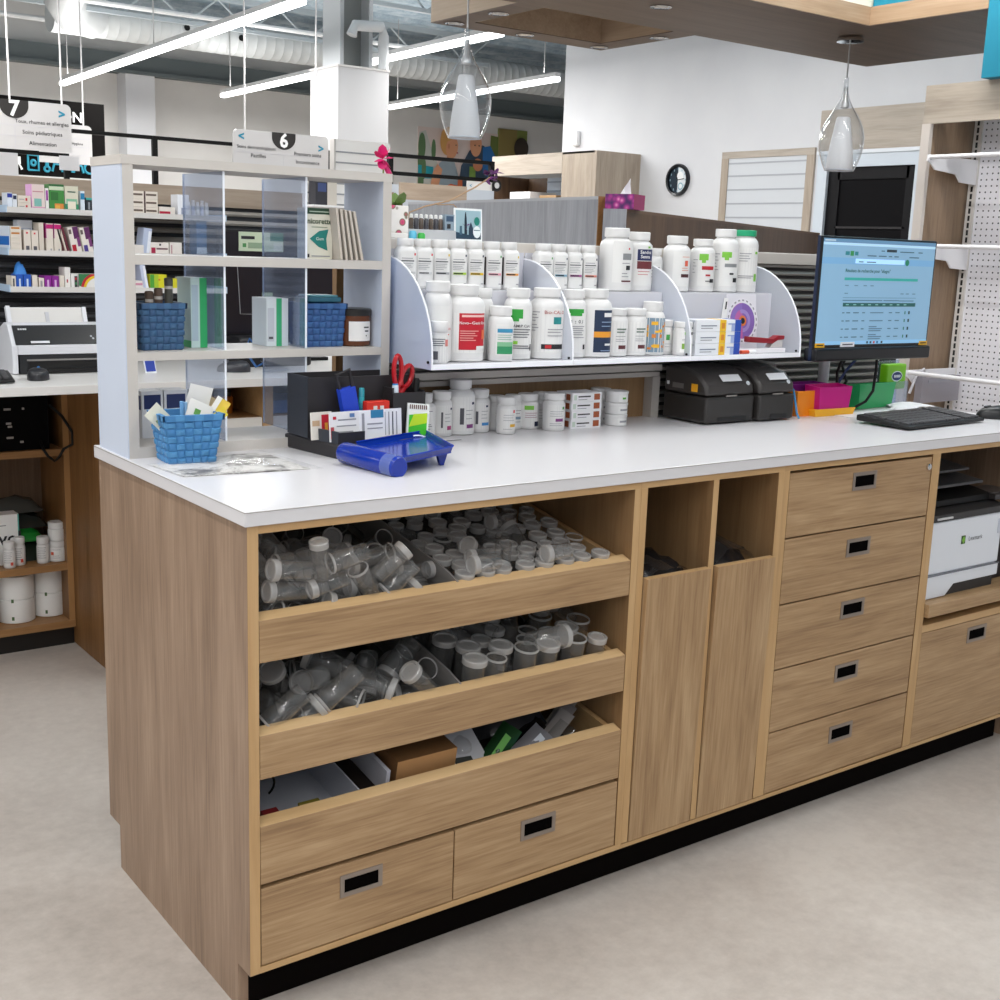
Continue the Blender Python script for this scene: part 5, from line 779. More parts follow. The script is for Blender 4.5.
b = MB(); M = Matrix.Translation((.482,.41,.975)); b.box(-.027,.027,-.006,.012,0,.045,C('#d8321f',.4),M); b.box(-.012,-.003,-.0075,-.006,.004,.036,C('#d9d9d6',.4),M); b.box(.004,.013,-.0075,-.006,.004,.036,C('#d9d9d6',.4),M); b.build('red_tape_case', loc=(.482,.41,.975), label='red and white plastic case standing in the organizer', cat='case', bevel=.003)
r = thing('scissors','scissors with red handles standing upright in the black organizer','scissors',(.55,.43,.96)); M = Matrix.Translation((.548,.43,1.05)) @ Euler((0,.1,.2)).to_matrix().to_4x4(); RH = C('#b5121d',.3)
for i,(cx,cz,rx,rz_,t_) in enumerate(((-.008,.028,.011,.032,.12),(.022,.018,.014,.024,-.35))):
    b = MB(); b.tube([M @ Vector((cx+rx*math.cos(a)*math.cos(t_)-rz_*math.sin(a)*math.sin(t_),.003*i,cz+rx*math.cos(a)*math.sin(t_)+rz_*math.sin(a)*math.cos(t_))) for a in [2*PI*k/20 for k in range(21)]],.0052,RH,8); b.tube([M @ Vector((cx*.8,.003*i,cz-rz_)),M @ Vector((.002,.003*i,-.03))],.006,RH,8); b.build('handle_ring', r)
b = MB(); b.prism([(-.004,-.03),(.008,-.03),(.004,-.085)],'Y',-.001,.003,STEEL,M); b.build('blade', r, smooth=0)
# green business cards in a clear holder
r = thing('card_holder','clear card holder with a bright green and white card in front of the organizer','card holder',(.565,.39,Z0)); M = Matrix.Translation((.566,.388,Z0+.004)) @ Euler((-.12,.08,-.25)).to_matrix().to_4x4()
b = MB(); b.box(-.024,.024,-.002,.004,.004,.095,C('#e9ebe6',.5),M); b.build('card_stack', r, smooth=0)
b = MB(); GRN = C('#3dbb1f',.4); b.quad((-.02,-.0026,.008),(.02,-.0026,.008),(.02,-.0026,.076),(-.02,-.0026,.07),GRN,M); b.quad((-.02,-.0029,.045),(.02,-.0029,.055),(.02,-.0029,.076),(-.01,-.0029,.072),C('#b7d91f',.4),M); b.quad((-.006,-.003,.01),(.02,-.003,.008),(.02,-.003,.03),(.0,-.003,.025),C('#5bd23a',.4),M)
for k in range(9): b.quad((-.02+.0045*k,-.0028,.083),(-.0175+.0045*k,-.0028,.083),(-.0175+.0045*k,-.0028,.092),(-.02+.0045*k,-.0028,.092),C('#6a4a3f',.5),M)
b.build('green_card', r, smooth=0)
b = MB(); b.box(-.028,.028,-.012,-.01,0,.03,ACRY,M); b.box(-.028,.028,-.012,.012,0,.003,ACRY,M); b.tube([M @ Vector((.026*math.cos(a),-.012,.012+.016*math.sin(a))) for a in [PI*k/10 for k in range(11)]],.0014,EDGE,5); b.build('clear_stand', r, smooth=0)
# blue counting tray
r = thing('counting_tray','translucent blue pill counting tray with a round side chute in front of the organizer','tray',(.46,.26,Z0)); BT = C('#0a2f98',.16); BT2 = C('#0a2886',.18)
a_ = Vector((.352,.318,.936)); c_ = Vector((.376,.146,.931))
MB().tube([a_,a_.lerp(c_,.04),a_.lerp(c_,.96),c_],[.018,.0215,.0215,.0185],BT,18).build('chute', r)
b = MB(); b.tube([a_.lerp(c_,.80)+Vector((0,0,.0006)),a_.lerp(c_,.97)+Vector((0,0,.0006))],.0222,clear('blue_clear','#ffffff',.55,.05,'#9db4ee'),18,caps=False); b.build('clear_cuff', r)
fl = [Vector(v) for v in ((.392,.165,.934),(.528,.2,.94),(.585,.385,.94),(.40,.345,.934))]
b = MB(); n = [tuple(v) for v in fl]+[tuple(v+Vector((0,0,.004))) for v in fl]; b.add(n,[(3,2,1,0),(4,5,6,7),(0,1,5,4),(1,2,6,5),(2,3,7,6),(3,0,4,7)],BT); b.build('plate', r, smooth=0)
b = MB()
for i in (0,1,2): 
    p_, q_ = fl[i], fl[(i+1)%4]; o_ = Vector(((p_+q_)/2-Vector((.48,.27,.936))))*.07; o_.z = .014
    b.add([tuple(p_+Vector((0,0,.003))),tuple(q_+Vector((0,0,.003))),tuple(q_+o_),tuple(p_+o_)],[(0,1,2,3)],BT2); 
    b.tube([p_+o_,q_+o_],.002,BT,6)
b.build('rim', r, smooth=0)
b = MB()
for x,y in ((.515,.215),(.56,.36),(.42,.33)): b.prism([(x-.004,Z0+.0005),(x+.004,Z0+.0005),(x+.012,.938),(x-.012,.938)],'Y',y-.004,y+.004,BT2)
b.build('foot', r, smooth=0)
# ------------------------------------------------------------------ slatted back panel with clear-front display shelves
SLD = C('#33302e',.5); 
q = thing('slat_wall','aluminium slat panel with pale top rail standing on the back edge of the counter','slat panel',(1.4,.61,Z0))
part(q,'backing_board',SLD,(.60,2.39,.602,.62,1.05,1.335)); part(q,'backing_board',SLD,(1.445,2.39,.602,.62,Z0,1.05))
b = MB()
for k in range(19):
    z = .93+.0213*k; x0 = .60 if z > 1.05 else 1.445
    b.prism([(.592,z),(.590,z+.004),(.592,z+.0085),(.602,z+.011),(.602,z-.002)],'X',x0,2.39,C('#a09b95',.4,.5))
b.build('slat', q, smooth=0)
part(q,'top_rail',C('#cfc8c0',.45),(.588,2.39,.585,.622,1.322,1.35)); part(q,'ledge',C('#d9d6d2',.45),(.588,2.39,.622,.82,1.335,1.353))
part(q,'niche_back',W_IN,(.60,1.425,.606,.62,Z0,1.05))
NF = C('#b5afa8',.45); part(q,'niche_frame',NF,(.60,1.445,.578,.606,1.022,1.034)); part(q,'niche_frame',NF,(.60,1.445,.570,.606,1.038,1.054)); part(q,'niche_frame',NF,(1.418,1.445,.575,.606,Z0,1.022))
part(q,'support_panel',W_IN,(.60,2.39,.80,.82,Z0,1.335))
# acrylic display
AC = clear('display_acrylic','#ffffff',.42,.08,'#e6e9f2',1.4); ACE = C('#f6f7fb',.2); ACS = C('#d6d6dc',.25)
q = thing('bottle_display','white and clear acrylic two-tier display with curved ends holding pill bottles','display shelf',(1.2,.5,1.075))
XS = (.600,.984,1.36,1.768)
for i in range(3):
    x0, x1 = XS[i]+.003, XS[i+1]-.001
    part(q,'bottom_shelf',ACS,(x0,x1,.386,.587,1.083,1.0925)); part(q,'upper_shelf',ACS,(x0,x1,.497,.587,1.2395,1.2448)); part(q,'riser',C('#cfcfd7',.25),(x0,x1,.583,.587,1.0925,1.33)); part(q,'riser',C('#d2d2da',.25),(x0,x1,.497,.5005,1.0925,1.2395)); part(q,'front_lip',ACE,(x0,x1,.3855,.3875,1.0825,1.0945))
prof = [(.587,1.0825),(.386,1.0825),(.386,1.105)]+[(.386+.201*(1-math.cos(a)),1.105+.21*math.sin(a)) for a in [PI/2*k/12 for k in range(1,13)]]
for i,x in enumerate(XS):
    o = MB().prism(prof,'X',x-.0015,x+.0025,C('#b9c3d8',.15) if i==0 else AC).build('curved_end', q, smooth=0) if i==0 else MB().prism(prof,'X',x-.0015,x+.0025,AC).build('curved_end', q, smooth=0)
    ORG[o.name] = ORG[q.name]
    e_ = MB(); e_.tube([(x+.0005,y,z) for y,z in prof[1:]],.0022,ACE,6); e_.build('edge', o)
    e_ = MB(); e_.lathe([(.003,0),(.003,.003)],BLACK,M=Matrix.Translation((x-.002,.396,1.098)) @ Matrix.Rotation(-PI/2,4,'Y'),seg=10); e_.build('rivet', o)
# ---------------- pill bottles
def bottle(label, x, y, zb, w, h, marks=(), p=2., cap=None, capw=None, txt=(), group=None, ya=-27, shoulder=.16, body=None, capm=None, z0=None, d=0):
    if group == LO: h *= .965
    """white bottle: body, cap, printed label. marks: (deg from, deg to, z frac from, z frac to, material)"""
    r = thing('pill_bottle',label,'bottle',(x,y,zb+.0004),rad(ya),group,local=True); R = w/2; cw = (capw or .72)*R; ch = cap or .16*h; bt = h-ch
    B_ = MB(); B_.lathe([(R*.9,0),(R,.0025),(R,bt*(1-shoulder)),(R*.93,bt*(1-shoulder*.55)),(cw*1.0,bt*.965),(cw*.9,bt*.975),(cw*.9,bt+.002)],body or BOT,seg=28,p=p); B_.build('bottle_body', r, smooth=50)
    B_ = MB(); pr_ = [(cw,0),(cw*1.04,.001),(cw*1.04,ch-.0015),(cw*.98,ch)]; B_.lathe([(a,bt+z) for a,z in pr_],capm or CAPW,seg=28); B_.build('cap', r, smooth=40)
    if marks or txt:
        B_ = MB()
        for k,(a0,a1,f0,f1,m) in enumerate(marks): B_.patch(R*1.004+.0002*k,p,a0,a1,h*f0,h*f1,m)
        for s_,sz,a,f,m,bo in txt: B_.wrap(s_,sz,R*1.004+.0002*(len(marks)+1),p,a,h*f,m,bo)
        B_.build('label_print', r, smooth=50)
    return r
def lines(a0, a1, fs, m=INKL, th=.012, var=True):
    return [(a0,a1-(k*7%11 if var else 0)*1.5,f,f+th,m) for k,f in enumerate(fs)]
def dot(m, a=20, f=.70, s=.045): return [(a,a+14,f,f+s,m)]
ct = {'red':'#d8242c','yellow':'#e5c424','navy':'#1c2a4a','green':'#2f8f35'}
UP = 'pill bottles on the upper tier of the display'; LO = 'pill bottles on the lower tier of the display'; NI = 'pill bottles in the niche under the display'
seq = [('red','#c9c9c9'),('red','#d5d5d5'),('yellow','#a9abad'),('navy','#a8cf3a'),('navy','#e8c218'),('green','#e6a3b0'),('yellow','#e39a3c'),('green','#e1c04a'),('navy','#7fa9c0'),('navy','#a04a8c'),('navy','#e88f7f')]
xs = [.630,.674,.719,.765,.812,.862,.912,1.012,1.057,1.103,1.15]
ordn = ['first','second','third','fourth','fifth','sixth','seventh','eighth','ninth','tenth','eleventh']
for k,((dc,sc_),x) in enumerate(zip(seq,xs)):
    mk = [(-38,42,.06,.74,LAB)]+dot(C(ct[dc],.5),24,.665)+lines(-28,14,(.60,),INKL,.014)+lines(-30,22,(.545,),INK,.022)+lines(-30,16,(.50,.465,.43,.395),INKL,.010)+[(-26,30,.30,.345,C(sc_,.5))]+lines(-22,8,(.31,),INKD,.024)+[(12,30,.11,.13,INKL),(-62,-50,.2,.55,INKL)]
    if k in (5,6,9,10): mk.append((-64,-46,.10,.68,C('#2a211e',.4)))
    bottle('white pill bottle with %s dot, %s from the left on the upper tier'%(dc,ordn[k]),x,.547,1.2448,.0455,.108,mk,p=3.4,cap=.016,capw=.78,group=UP,ya=-14)
# large jars on the upper tier
G1 = C('#8c8e90',.5); LG = C('#7cc242',.5); MAR = C('#5c2a2e',.5)
bottle('biggest white jar on the upper tier, with grey band and red dot label',1.238,.542,1.2448,.082,.152,[(-25,62,.14,.80,LAB)]+[(10,50,.50,.60,G1),(24,44,.34,.41,INKD),(8,52,.15,.175,MAR),(32,38,.66,.69,C('#d8242c',.5))]+lines(8,40,(.44,.28,.23),INKL),cap=.022,capw=.72,group=UP)
bottle('white jar with navy and maroon label on the upper tier, behind the biggest jar',1.32,.55,1.2448,.07,.145,[(-40,48,.10,.78,LAB),(-30,46,.52,.71,C('#1f2a5a',.5)),(-30,46,.38,.51,C('#6b2a30',.5))]+lines(-25,30,(.33,.28),C('#c9827f',.5))+[(14,26,.73,.76,LG)],cap=.02,capw=.74,group=UP,txt=(('Sandoz',.0115,6,.66,LAB,1),('Senna',.0115,4,.585,LAB,1)),ya=-16)
bottle('short white bottle with plain lettering between the jars on the upper tier',1.376,.556,1.2448,.05,.106,[(-40,40,.15,.65,LAB)]+lines(-30,30,(.55,.48,.40,.33),INK,.014),cap=.016,capw=.8,group=UP)
bottle('white jar with small orange emblem and dark red strip on the upper tier',1.446,.543,1.2448,.07,.14,[(-30,52,.10,.72,LAB),(22,40,.46,.56,C('#e0634a',.5)),(6,50,.26,.32,C('#4a2326',.5))]+lines(8,48,(.62,.42,.38),C('#d99a86',.5)),cap=.02,capw=.74,group=UP)
def slash(): return [(-34,26,.54,.68,LG),(-34,26,.50,.54,LAB)]
bottle('white jar with green corner and red strip label on the upper tier',1.543,.546,1.2448,.066,.135,[(-36,50,.12,.72,LAB),(-32,10,.60,.72,LG),(-20,-2,.55,.62,LG),(-18,44,.42,.49,C('#b5202c',.5)),(0,24,.30,.335,C('#b5202c',.5)),(22,48,.18,.25,INKD),(0,30,.2,.215,INKD)]+lines(-60,-38,(.6,.54,.48,.42,.36),INKL),cap=.018,capw=.76,group=UP)
bottle('tall white jar with green corner and grey strip label on the upper tier',1.622,.543,1.2448,.072,.163,[(-36,50,.10,.64,LAB),(-30,12,.55,.64,LG),(-18,0,.51,.56,LG),(-16,44,.40,.455,G1),(6,26,.28,.31,INKD),(24,48,.16,.23,INKD)]+lines(-60,-38,(.6,.55,.5,.45,.4,.35),INKL),cap=.02,capw=.74,group=UP)
bottle('white bottle with green cap at the right end of the upper tier',1.7,.545,1.2448,.072,.163,[(-50,60,.12,.72,LAB),(30,50,.62,.66,LG),(30,50,.18,.30,LG)]+lines(-40,10,(.62,.58,.54,.5),INKL)+lines(-40,26,(.26,.23),INKL),cap=.016,capw=.76,capm=C('#1fa070',.4),group=UP)
# lower tier
Z1 = 1.0928
bottle('tall white bottle with red lettering at the left end of the lower tier',.662,.463,Z1,.062,.178,[(-45,50,.05,.70,LAB)]+lines(-20,44,(.34,.3),C('#d45a54',.5)),cap=.022,capw=.82,group=LO,txt=(('Novo-Gesic',.009,14,.42,C('#cc3b3a',.5),0),),p=2.6)
bottle('small white bottle with barcode at the front left end of the lower tier',.640,.424,Z1,.043,.092,[(-60,70,.05,.68,LAB),(-36,-4,.10,.30,INK),(30,56,.42,.58,C('#d8837c',.5))]+lines(-38,30,(.58,.53,.48,.43),INK,.018),cap=.022,capw=.92,group=LO,p=2.5)
RED = C('#c0152a',.5)
bottle('large white jar with red label and a drawn cross on the lower tier',.730,.462,Z1,.088,.172,[(-46,58,.12,.64,LAB),(-28,52,.16,.635,RED),(-20,50,.585,.615,C('#e8b9b4',.5)),(34,54,.30,.42,C('#e06a3a',.5)),(14,54,.16,.21,LAB)]+lines(-24,20,(.40,.37,.34,.31,.28),C('#e29a96',.5)),cap=.022,capw=.72,group=LO,p=2.6,txt=(('Novo-Gesic Forte',.0085,12,.51,LAB,.6),),ya=-14)
bottle('white bottle capped behind the green and blue labelled bottle on the lower tier',.797,.485,Z1,.05,.163,[],cap=.02,capw=.8,group=LO)
bottle('white flat bottle with green and blue label beside the red labelled jar',.810,.432,Z1,.056,.125,[(-20,56,.12,.68,LAB),(-14,54,.14,.28,C('#2f8f5e',.5)),(-14,54,.28,.36,C('#7fb98f',.5)),(-14,50,.53,.60,C('#3b8fb5',.5))]+lines(-12,44,(.48,.44,.40),C('#8fb5a0',.5)),cap=.02,capw=.84,group=LO,p=3)
bottle('white bottle with green drop emblem on the lower tier, fourth jar from the left',.880,.463,Z1,.064,.165,[(-44,56,.08,.74,LAB),(-36,8,.58,.71,C('#2f9e3b',.5)),(-30,-2,.54,.6,C('#2f9e3b',.5)),(-34,-4,.22,.265,C('#8fd13a',.5)),(46,56,.13,.22,INKD)]+lines(-36,44,(.42,.385,.35,.315,.19,.16),INK),cap=.02,capw=.8,group=LO,p=2.5,txt=(('JAMP Calci',.0085,8,.475,INKD,.5),))
bottle('large white jar with teal square and red-black strip on the lower tier',.962,.461,Z1,.082,.166,[(-62,58,.10,.72,LAB),(10,40,.50,.60,C('#27888a',.5)),(-22,52,.145,.215,INKD),(-10,6,.155,.205,C('#c0262c',.5))]+lines(-60,-30,(.66,.62,.58,.54,.48,.44,.4),INKL)+lines(-4,46,(.42,.38,.33),INKL),cap=.02,capw=.74,group=LO,p=2.3,txt=(('Bio-CAL-D',.0105,16,.665,C('#b04a42',.5),.4),))
bottle('white bottle with green crescent at the divider of the lower tier',1.043,.462,Z1,.06,.163,[(-40,56,.08,.74,LAB),(-30,34,.66,.72,C('#2f9e3b',.5)),(-20,24,.62,.66,C('#2f9e3b',.5)),(36,52,.13,.2,INKD)]+lines(-24,40,(.46,.43,.4,.37,.34,.3),INKL),cap=.02,capw=.8,group=LO,p=2.5,txt=(('1 : 0.1',.011,6,.535,INKD,.5),))
NB = C('#1d2f4c',.5)
bottle('large white jar with navy label and orange band on the lower tier',1.108,.462,Z1,.08,.165,[(-8,70,.08,.70,NB),(-8,70,.30,.385,C('#e59a2c',.5)),(16,60,.60,.66,LAB),(22,54,.18,.21,LAB)]+lines(8,60,(.52,.46,.10),C('#8fa3bf',.5)),cap=.02,capw=.76,group=LO,p=2.6)
for k,(x,lab) in enumerate(((1.175,'small white bottle with grey lettering beside the navy labelled jar on the lower tier'),(1.238,'small white bottle with grey lettering beside the blue and yellow patterned bottle'))):
    bottle(lab,x,.46,Z1,.06,.118,[(-70,70,.1,.72,LAB),(4,46,.16,.24,MAR)]+lines(-6,44,(.56,.5),C('#6f7f74',.5),.03)+lines(-10,40,(.42,.36,.32),INKL),cap=.016,capw=.84,group=LO)
r = bottle('white bottle with grey-blue label of yellow shapes on the lower tier',1.298,.462,Z1,.058,.135,[(-60,64,.06,.70,C('#7a93a6',.5))],cap=.022,capw=.82,group=LO,p=3)
b = MB(); yy = C('#eeb32e',.5)
for k in range(22): 
    a = rnd.uniform(-48,52); f = rnd.uniform(.09,.6); b.patch(.0296,3,a,a+rnd.uniform(8,20),.135*f,.135*(f+rnd.uniform(.03,.07)),yy if k%3 else C('#d9822b',.5),n=3)
b.build('label_pattern', r, smooth=50)
bottle('low white tub with green leaf mark on the lower tier, left of two',1.352,.474,Z1,.05,.088,[(-50,56,.1,.7,LAB),(-4,18,.42,.58,C('#3f9c46',.5))]+lines(-10,30,(.3,.22),INKL),cap=.016,capw=.9,group=LO)
bottle('low white tub with large green leaf print at the right divider of the lower tier',1.372,.428,Z1,.05,.086,[(-50,60,.08,.74,LAB),(-20,50,.1,.36,C('#7aa53c',.5)),(-30,0,.1,.2,C('#f4f3f1',.5)),(24,50,.62,.70,INKD),(-8,18,.62,.7,C('#7cc242',.5))]+lines(-20,30,(.48,.44),INKL),cap=.014,capw=.9,group=LO)
# boxes, wheel and tools in the right bay
for k in range(3):
    carton('medicine_box','white box with yellow band and blue end, %s of the stack of three'%('bottom','middle','top')[k],'box',(1.478,.435,Z1+.0295*k),.155,.055,.0288,C('#eef0f4',.45),front=((.52,.66,0,1,C('#ecbf2f',.5)),(.56,.63,.25,.75,C('#d98a2a',.5)),(.86,1,0,1,C('#2b4fae',.5)),(.78,.86,0,.6,C('#a9b7de',.5)),(.1,.45,.45,.55,C('#8a8f9c',.5)),(.1,.36,.25,.32,INKL),(.7,.86,.6,.7,C('#8f9fd0',.5))),side=((.2,.8,.2,.8,C('#5b5f6b',.5)),(.1,.9,.8,.95,C('#c5c9d2',.5))),top=((.52,.66,0,1,C('#ecbf2f',.5)),(.86,1,0,1,C('#2b4fae',.5))),group='stacked white, yellow and blue boxes',rot=rad(-2))
r = thing('dial_chart','round purple and pink dial chart standing in the right bay','chart',(1.66,.49,Z1)); M = Matrix.Translation((1.645,.486,1.172)) @ Euler((-.12,0,0)).to_matrix().to_4x4()
b = MB(); b.box(-.056,.056,.0,.002,-.08,.07,C('#e6e4ea',.4),M); b.build('backing_card', r, smooth=0)
b = MB(); n = 40
def fan(r0,r1,a0,a1,m,y): b.add([M @ Vector((rr*math.cos(a),y,rr*math.sin(a)*1.0)) for rr in (r0,r1) for a in [a0+(a1-a0)*k/n for k in range(n+1)]],[(k,k+1,n+2+k,n+1+k) for k in range(n)],m)
fan(0,.06,0,2*PI,C('#ece9f0',.4),-.001); fan(0,.047,PI/2,3*PI/2,C('#c06aa8',.4),-.0016); fan(0,.047,-PI/2,PI/2,C('#8563b0',.4),-.0016); fan(.03,.046,PI*.5,PI*.95,C('#8f73bd',.4),-.002); fan(.02,.03,-PI/2,PI*.6,C('#a38cc9',.4),-.002); fan(0,.014,0,2*PI,C('#e07a3c',.4),-.0025); fan(0,.008,0,2*PI,INKD,-.003)
for k in range(22): a = 2*PI*k/22; fan(.052,.056,a,a+.14,INKL,-.0018)
b.build('dial', r, smooth=0)
b = MB(); M = Matrix.Translation((1.565,.482,Z1)) @ Euler((-.05,.14,0)).to_matrix().to_4x4(); b.prism([(-.007,0),(.007,0),(.0085,.1),(.006,.14),(-.006,.14),(-.0085,.1)],'Y',0,.003,C('#f4f3f2',.35),M); b.quad((-.002,-.0005,.11),(.003,-.0005,.112),(.003,-.0005,.132),(-.002,-.0005,.13),INKD,M); b.build('white_spatula', loc=(1.565,.482,Z1), label='white plastic spatula leaning behind the boxes in the right bay', cat='spatula', smooth=0)
b = MB(); b.box(1.575,1.75,.42,.432,Z1,Z1+.011,C('#eceaec',.4)); b.build('white_strip', loc=(1.69,.434,Z1), label='thin white strip lying at the front of the right bay', cat='strip', bevel=.001)
r = thing('stapler_tool','dark red hand tool with white jaw lying in the right bay','tool',(1.69,.45,Z1+.011)); b = MB(); b.prism([(1.62,1.120),(1.62,1.135),(1.715,1.128),(1.73,1.136),(1.755,1.136),(1.755,1.126),(1.73,1.124),(1.71,1.115)],'Y',.43,.452,C('#8e1320',.35)); b.build('handle', r, smooth=0, bevel=.002)
b = MB(); b.prism([(1.70,1.105),(1.75,1.105),(1.75,1.124),(1.72,1.123)],'Y',.432,.45,C('#c9c4c2',.35)); b.build('jaw', r, smooth=0)
b = MB(); b.tube([(1.555,.40,Z1+.006),(1.583,.40,Z1+.006)],.005,C('#d8502c',.4),8); b.tube([(1.583,.40,Z1+.006),(1.61,.40,Z1+.006)],.0045,C('#eeeeee',.3),8); b.build('ampoule', loc=(1.6,.41,Z1), label='small orange and white tube lying beside the stacked boxes', cat='tube')
# niche bottles
def nb(label,x,y,w,h,marks=(),**k): return bottle(label,x,y,Z0,w,h,[(-55,62,.08,.70,LAB)]+list(marks),group=NI,ya=-20,**k)
PU = C('#7d3a78',.5); BLU = C('#3f86c4',.5)
nb('white dropper bottle half hidden behind the green card in the niche',.685,.535,.044,.10,lines(-30,30,(.6,.3,.26,.2),INK),cap=.02,capw=.62)
nb('white bottle with magenta mark in the niche, left of the tall bottle',.73,.54,.05,.102,[(20,50,.15,.24,C('#a8326e',.5)),(-14,-4,.2,.55,INK)]+lines(6,44,(.5,.42,.34),INKL)+dot(C(ct['navy']),38,.6),cap=.018,capw=.84)
nb('tallest white bottle in the niche, with purple strip',.787,.548,.068,.126,[(14,48,.13,.2,PU),(-14,2,.2,.5,INK)]+lines(10,44,(.45,.38,.3),INKL)+dot(C(ct['navy']),36,.56),cap=.02,capw=.72)
nb('white bottle with blue strip in the niche, right of the tallest bottle',.848,.556,.05,.10,[(0,46,.17,.24,BLU),(-34,-20,.2,.5,INK)]+lines(-4,36,(.5,.42,.34),INKL)+dot(C(ct['navy']),20,.6),cap=.018,capw=.84)
nb('small white bottle with red dot at the back of the niche group',.902,.562,.044,.082,dot(C(ct['red']),-4,.6,.08)+[(-14,20,.22,.3,C('#c9a02c',.5))]+lines(-20,30,(.5,.42),INKL),cap=.014,capw=.88)
nb('small white bottle with red dot and yellow strip at the front of the niche',.889,.506,.046,.086,dot(C(ct['red']),30,.58,.08)+[(10,50,.2,.28,C('#dba92c',.5))]+lines(-30,40,(.52,.45,.38,.14),INKL),cap=.018,capw=.9)
nb('small white bottle with blue-grey strip behind the yellow striped one in the niche',.952,.562,.044,.082,[(-4,40,.3,.38,C('#7d95a8',.5))]+lines(-10,40,(.55,.47,.22),INK),cap=.016,capw=.88)
nb('small white tub with green corner and navy swoosh in the niche',.992,.556,.056,.084,[(-34,14,.56,.68,LG),(20,46,.08,.22,C('#1c2440',.5))]+lines(-30,36,(.46,.4,.34),C('#9a4f6c',.5)),cap=.016,capw=.86)
nb('small plain white bottle behind the purple striped tub in the niche',1.04,.566,.046,.084,lines(-30,30,(.5,.42,.34,.26),INKL),cap=.016,capw=.88)
nb('small white tub with green dot and purple strip at the front of the niche',1.03,.503,.054,.09,dot(C(ct['green']),30,.58,.07)+[(-8,36,.26,.34,PU)]+lines(-36,38,(.52,.46,.4,.2,.15),INKL),cap=.016,capw=.9)
for k in range(4):
    lg = C('#a4532c',.5)
    carton('tablet_box','white tablet box with brown mark, %s in the niche stack'%('lowest','second from the bottom','third from the bottom','topmost')[k],'box',(1.128,.527,Z0+.0218*k),.092,.062,.0212,C('#edecee',.5),front=((.74,.94,.15,.85,lg),(.2,.62,.5,.66,C('#3f3b3a',.5)),(.05,.15,.2,.8,C('#c9d6c9',.5)),(.2,.5,.2,.28,INKL)),side=((.62,.88,.15,.85,lg),(.1,.55,.5,.66,C('#3f3b3a',.5)),(.1,.5,.2,.28,INKL)),group='stack of white tablet boxes',rot=rad(-3+2*(k%2)))
for k in range(3):
    z = Z0+.029*k
    for (x,y,w,lab) in ((1.235,.508,.056,'white round tub of the front stack in the niche, %s of three'),(1.232,.566,.05,'white round tub of the rear stack in the niche, %s of three')):
        r = thing('pill_tub',lab%('bottom','middle','top')[k],'tub',(x,y,z+.0003),0,'white tubs stacked in the niche',local=True)
        MB().lathe([(w*.47,0),(w*.5,.002),(w*.5,.022)],BOT,seg=24).build('tub_body', r); MB().lathe([(w*.5,.022),(w*.52,.0225),(w*.52,.028),(w*.49,.0285)],CAPW,seg=24).build('cap', r)
        b = MB(); b.patch(w*.503,2,-30,40,.004,.02,LAB); b.patch(w*.505,2,(-10 if k==2 else -20),(12 if k==2 else 30),.009,.014,C('#59a83c',.5) if k==2 else INKL); b.build('label_print', r)
MB().add([(.66,.46,Z0+.0008),(.735,.46,Z0+.0008),(.735,.468,Z0+.0008),(.66,.468,Z0+.0008)],[(0,1,2,3)],INK).build('edge_label', loc=(.7,.464,Z0), label='thin printed strip stuck to the counter before the niche', cat='label', smooth=0)
# items on the ledge behind the display
LZ = 1.353
r = thing('flower_planter','square white planter with pink flower print holding a small green plant','planter',(.66,.68,LZ)); PF = NT('floral_print'); tc = PF.n('ShaderNodeTexCoord'); vo = PF.n('ShaderNodeTexVoronoi', Scale=38.); PF.l(tc.outputs['Object'], vo.inputs['Vector']); rp = PF.ramp(vo.outputs['Distance'], [(.0,'#b51a4e'),(.2,'#d9577f'),(.3,'#6f6a48'),(.36,'#f0ebe6'),(1,'#f3efeb')]); PF.l(rp.outputs[0], PF.b.inputs['Base Color'])
b = MB(); b.box(.622,.695,.64,.72,LZ,LZ+.012,C('#efece8',.5)); b.box(.622,.695,.64,.72,LZ+.012,LZ+.072,PF.m); b.build('pot', r, smooth=0, bevel=.002)
b = MB(); LF = C('#5d7a35',.5); LF2 = C('#7b5a44',.5)
def leaf(mb, p, dx, dy, dz, w, m):
    p = Vector(p); d = Vector((dx,dy,dz)); s = d.cross(Vector((0,0,1))).normalized()*w; n_ = Vector((0,0,w*.35))
    mb.add([p,p+d*.35+s,p+d*.8+s*.7,p+d,p+d*.8-s*.7,p+d*.35-s,p+d*.5+n_],[(0,1,6),(1,2,6),(2,3,6),(3,4,6),(4,5,6),(5,0,6)],m)
for k in range(26):
    a = rnd.uniform(0,2*PI); L = rnd.uniform(.025,.05); leaf(b,(.66+rnd.uniform(-.02,.02),.68+rnd.uniform(-.02,.02),LZ+.07),L*math.cos(a),L*math.sin(a),rnd.uniform(-.005,.04),.013,LF if k%4 else LF2)
b.build('foliage', r, smooth=60)
b = MB(); b.tube([(.655,.68,LZ+.07),(.645,.67,LZ+.13),(.635,.655,LZ+.165)],.002,C('#8a9b4a',.5),5)
for k in range(7): a = 2*PI*k/7; leaf(b,(.632,.652,LZ+.17),.026*math.cos(a),-.008,.028*math.sin(a)+.004,.012,C('#d6156f',.5))
b.tube([(.632,.65,LZ+.165),(.645,.645,LZ+.14),(.632,.645,LZ+.125),(.622,.645,LZ+.12)],[.006,.007,.006,.003],C('#c41465',.5),6); b.build('pink_flower', r, smooth=60)
r = thing('orchid_spray','arching dried stem with dark purple flower heads leaning over the ledge','flower stem',(.72,.70,LZ))
b = MB(); st = C('#a88a6a',.6)
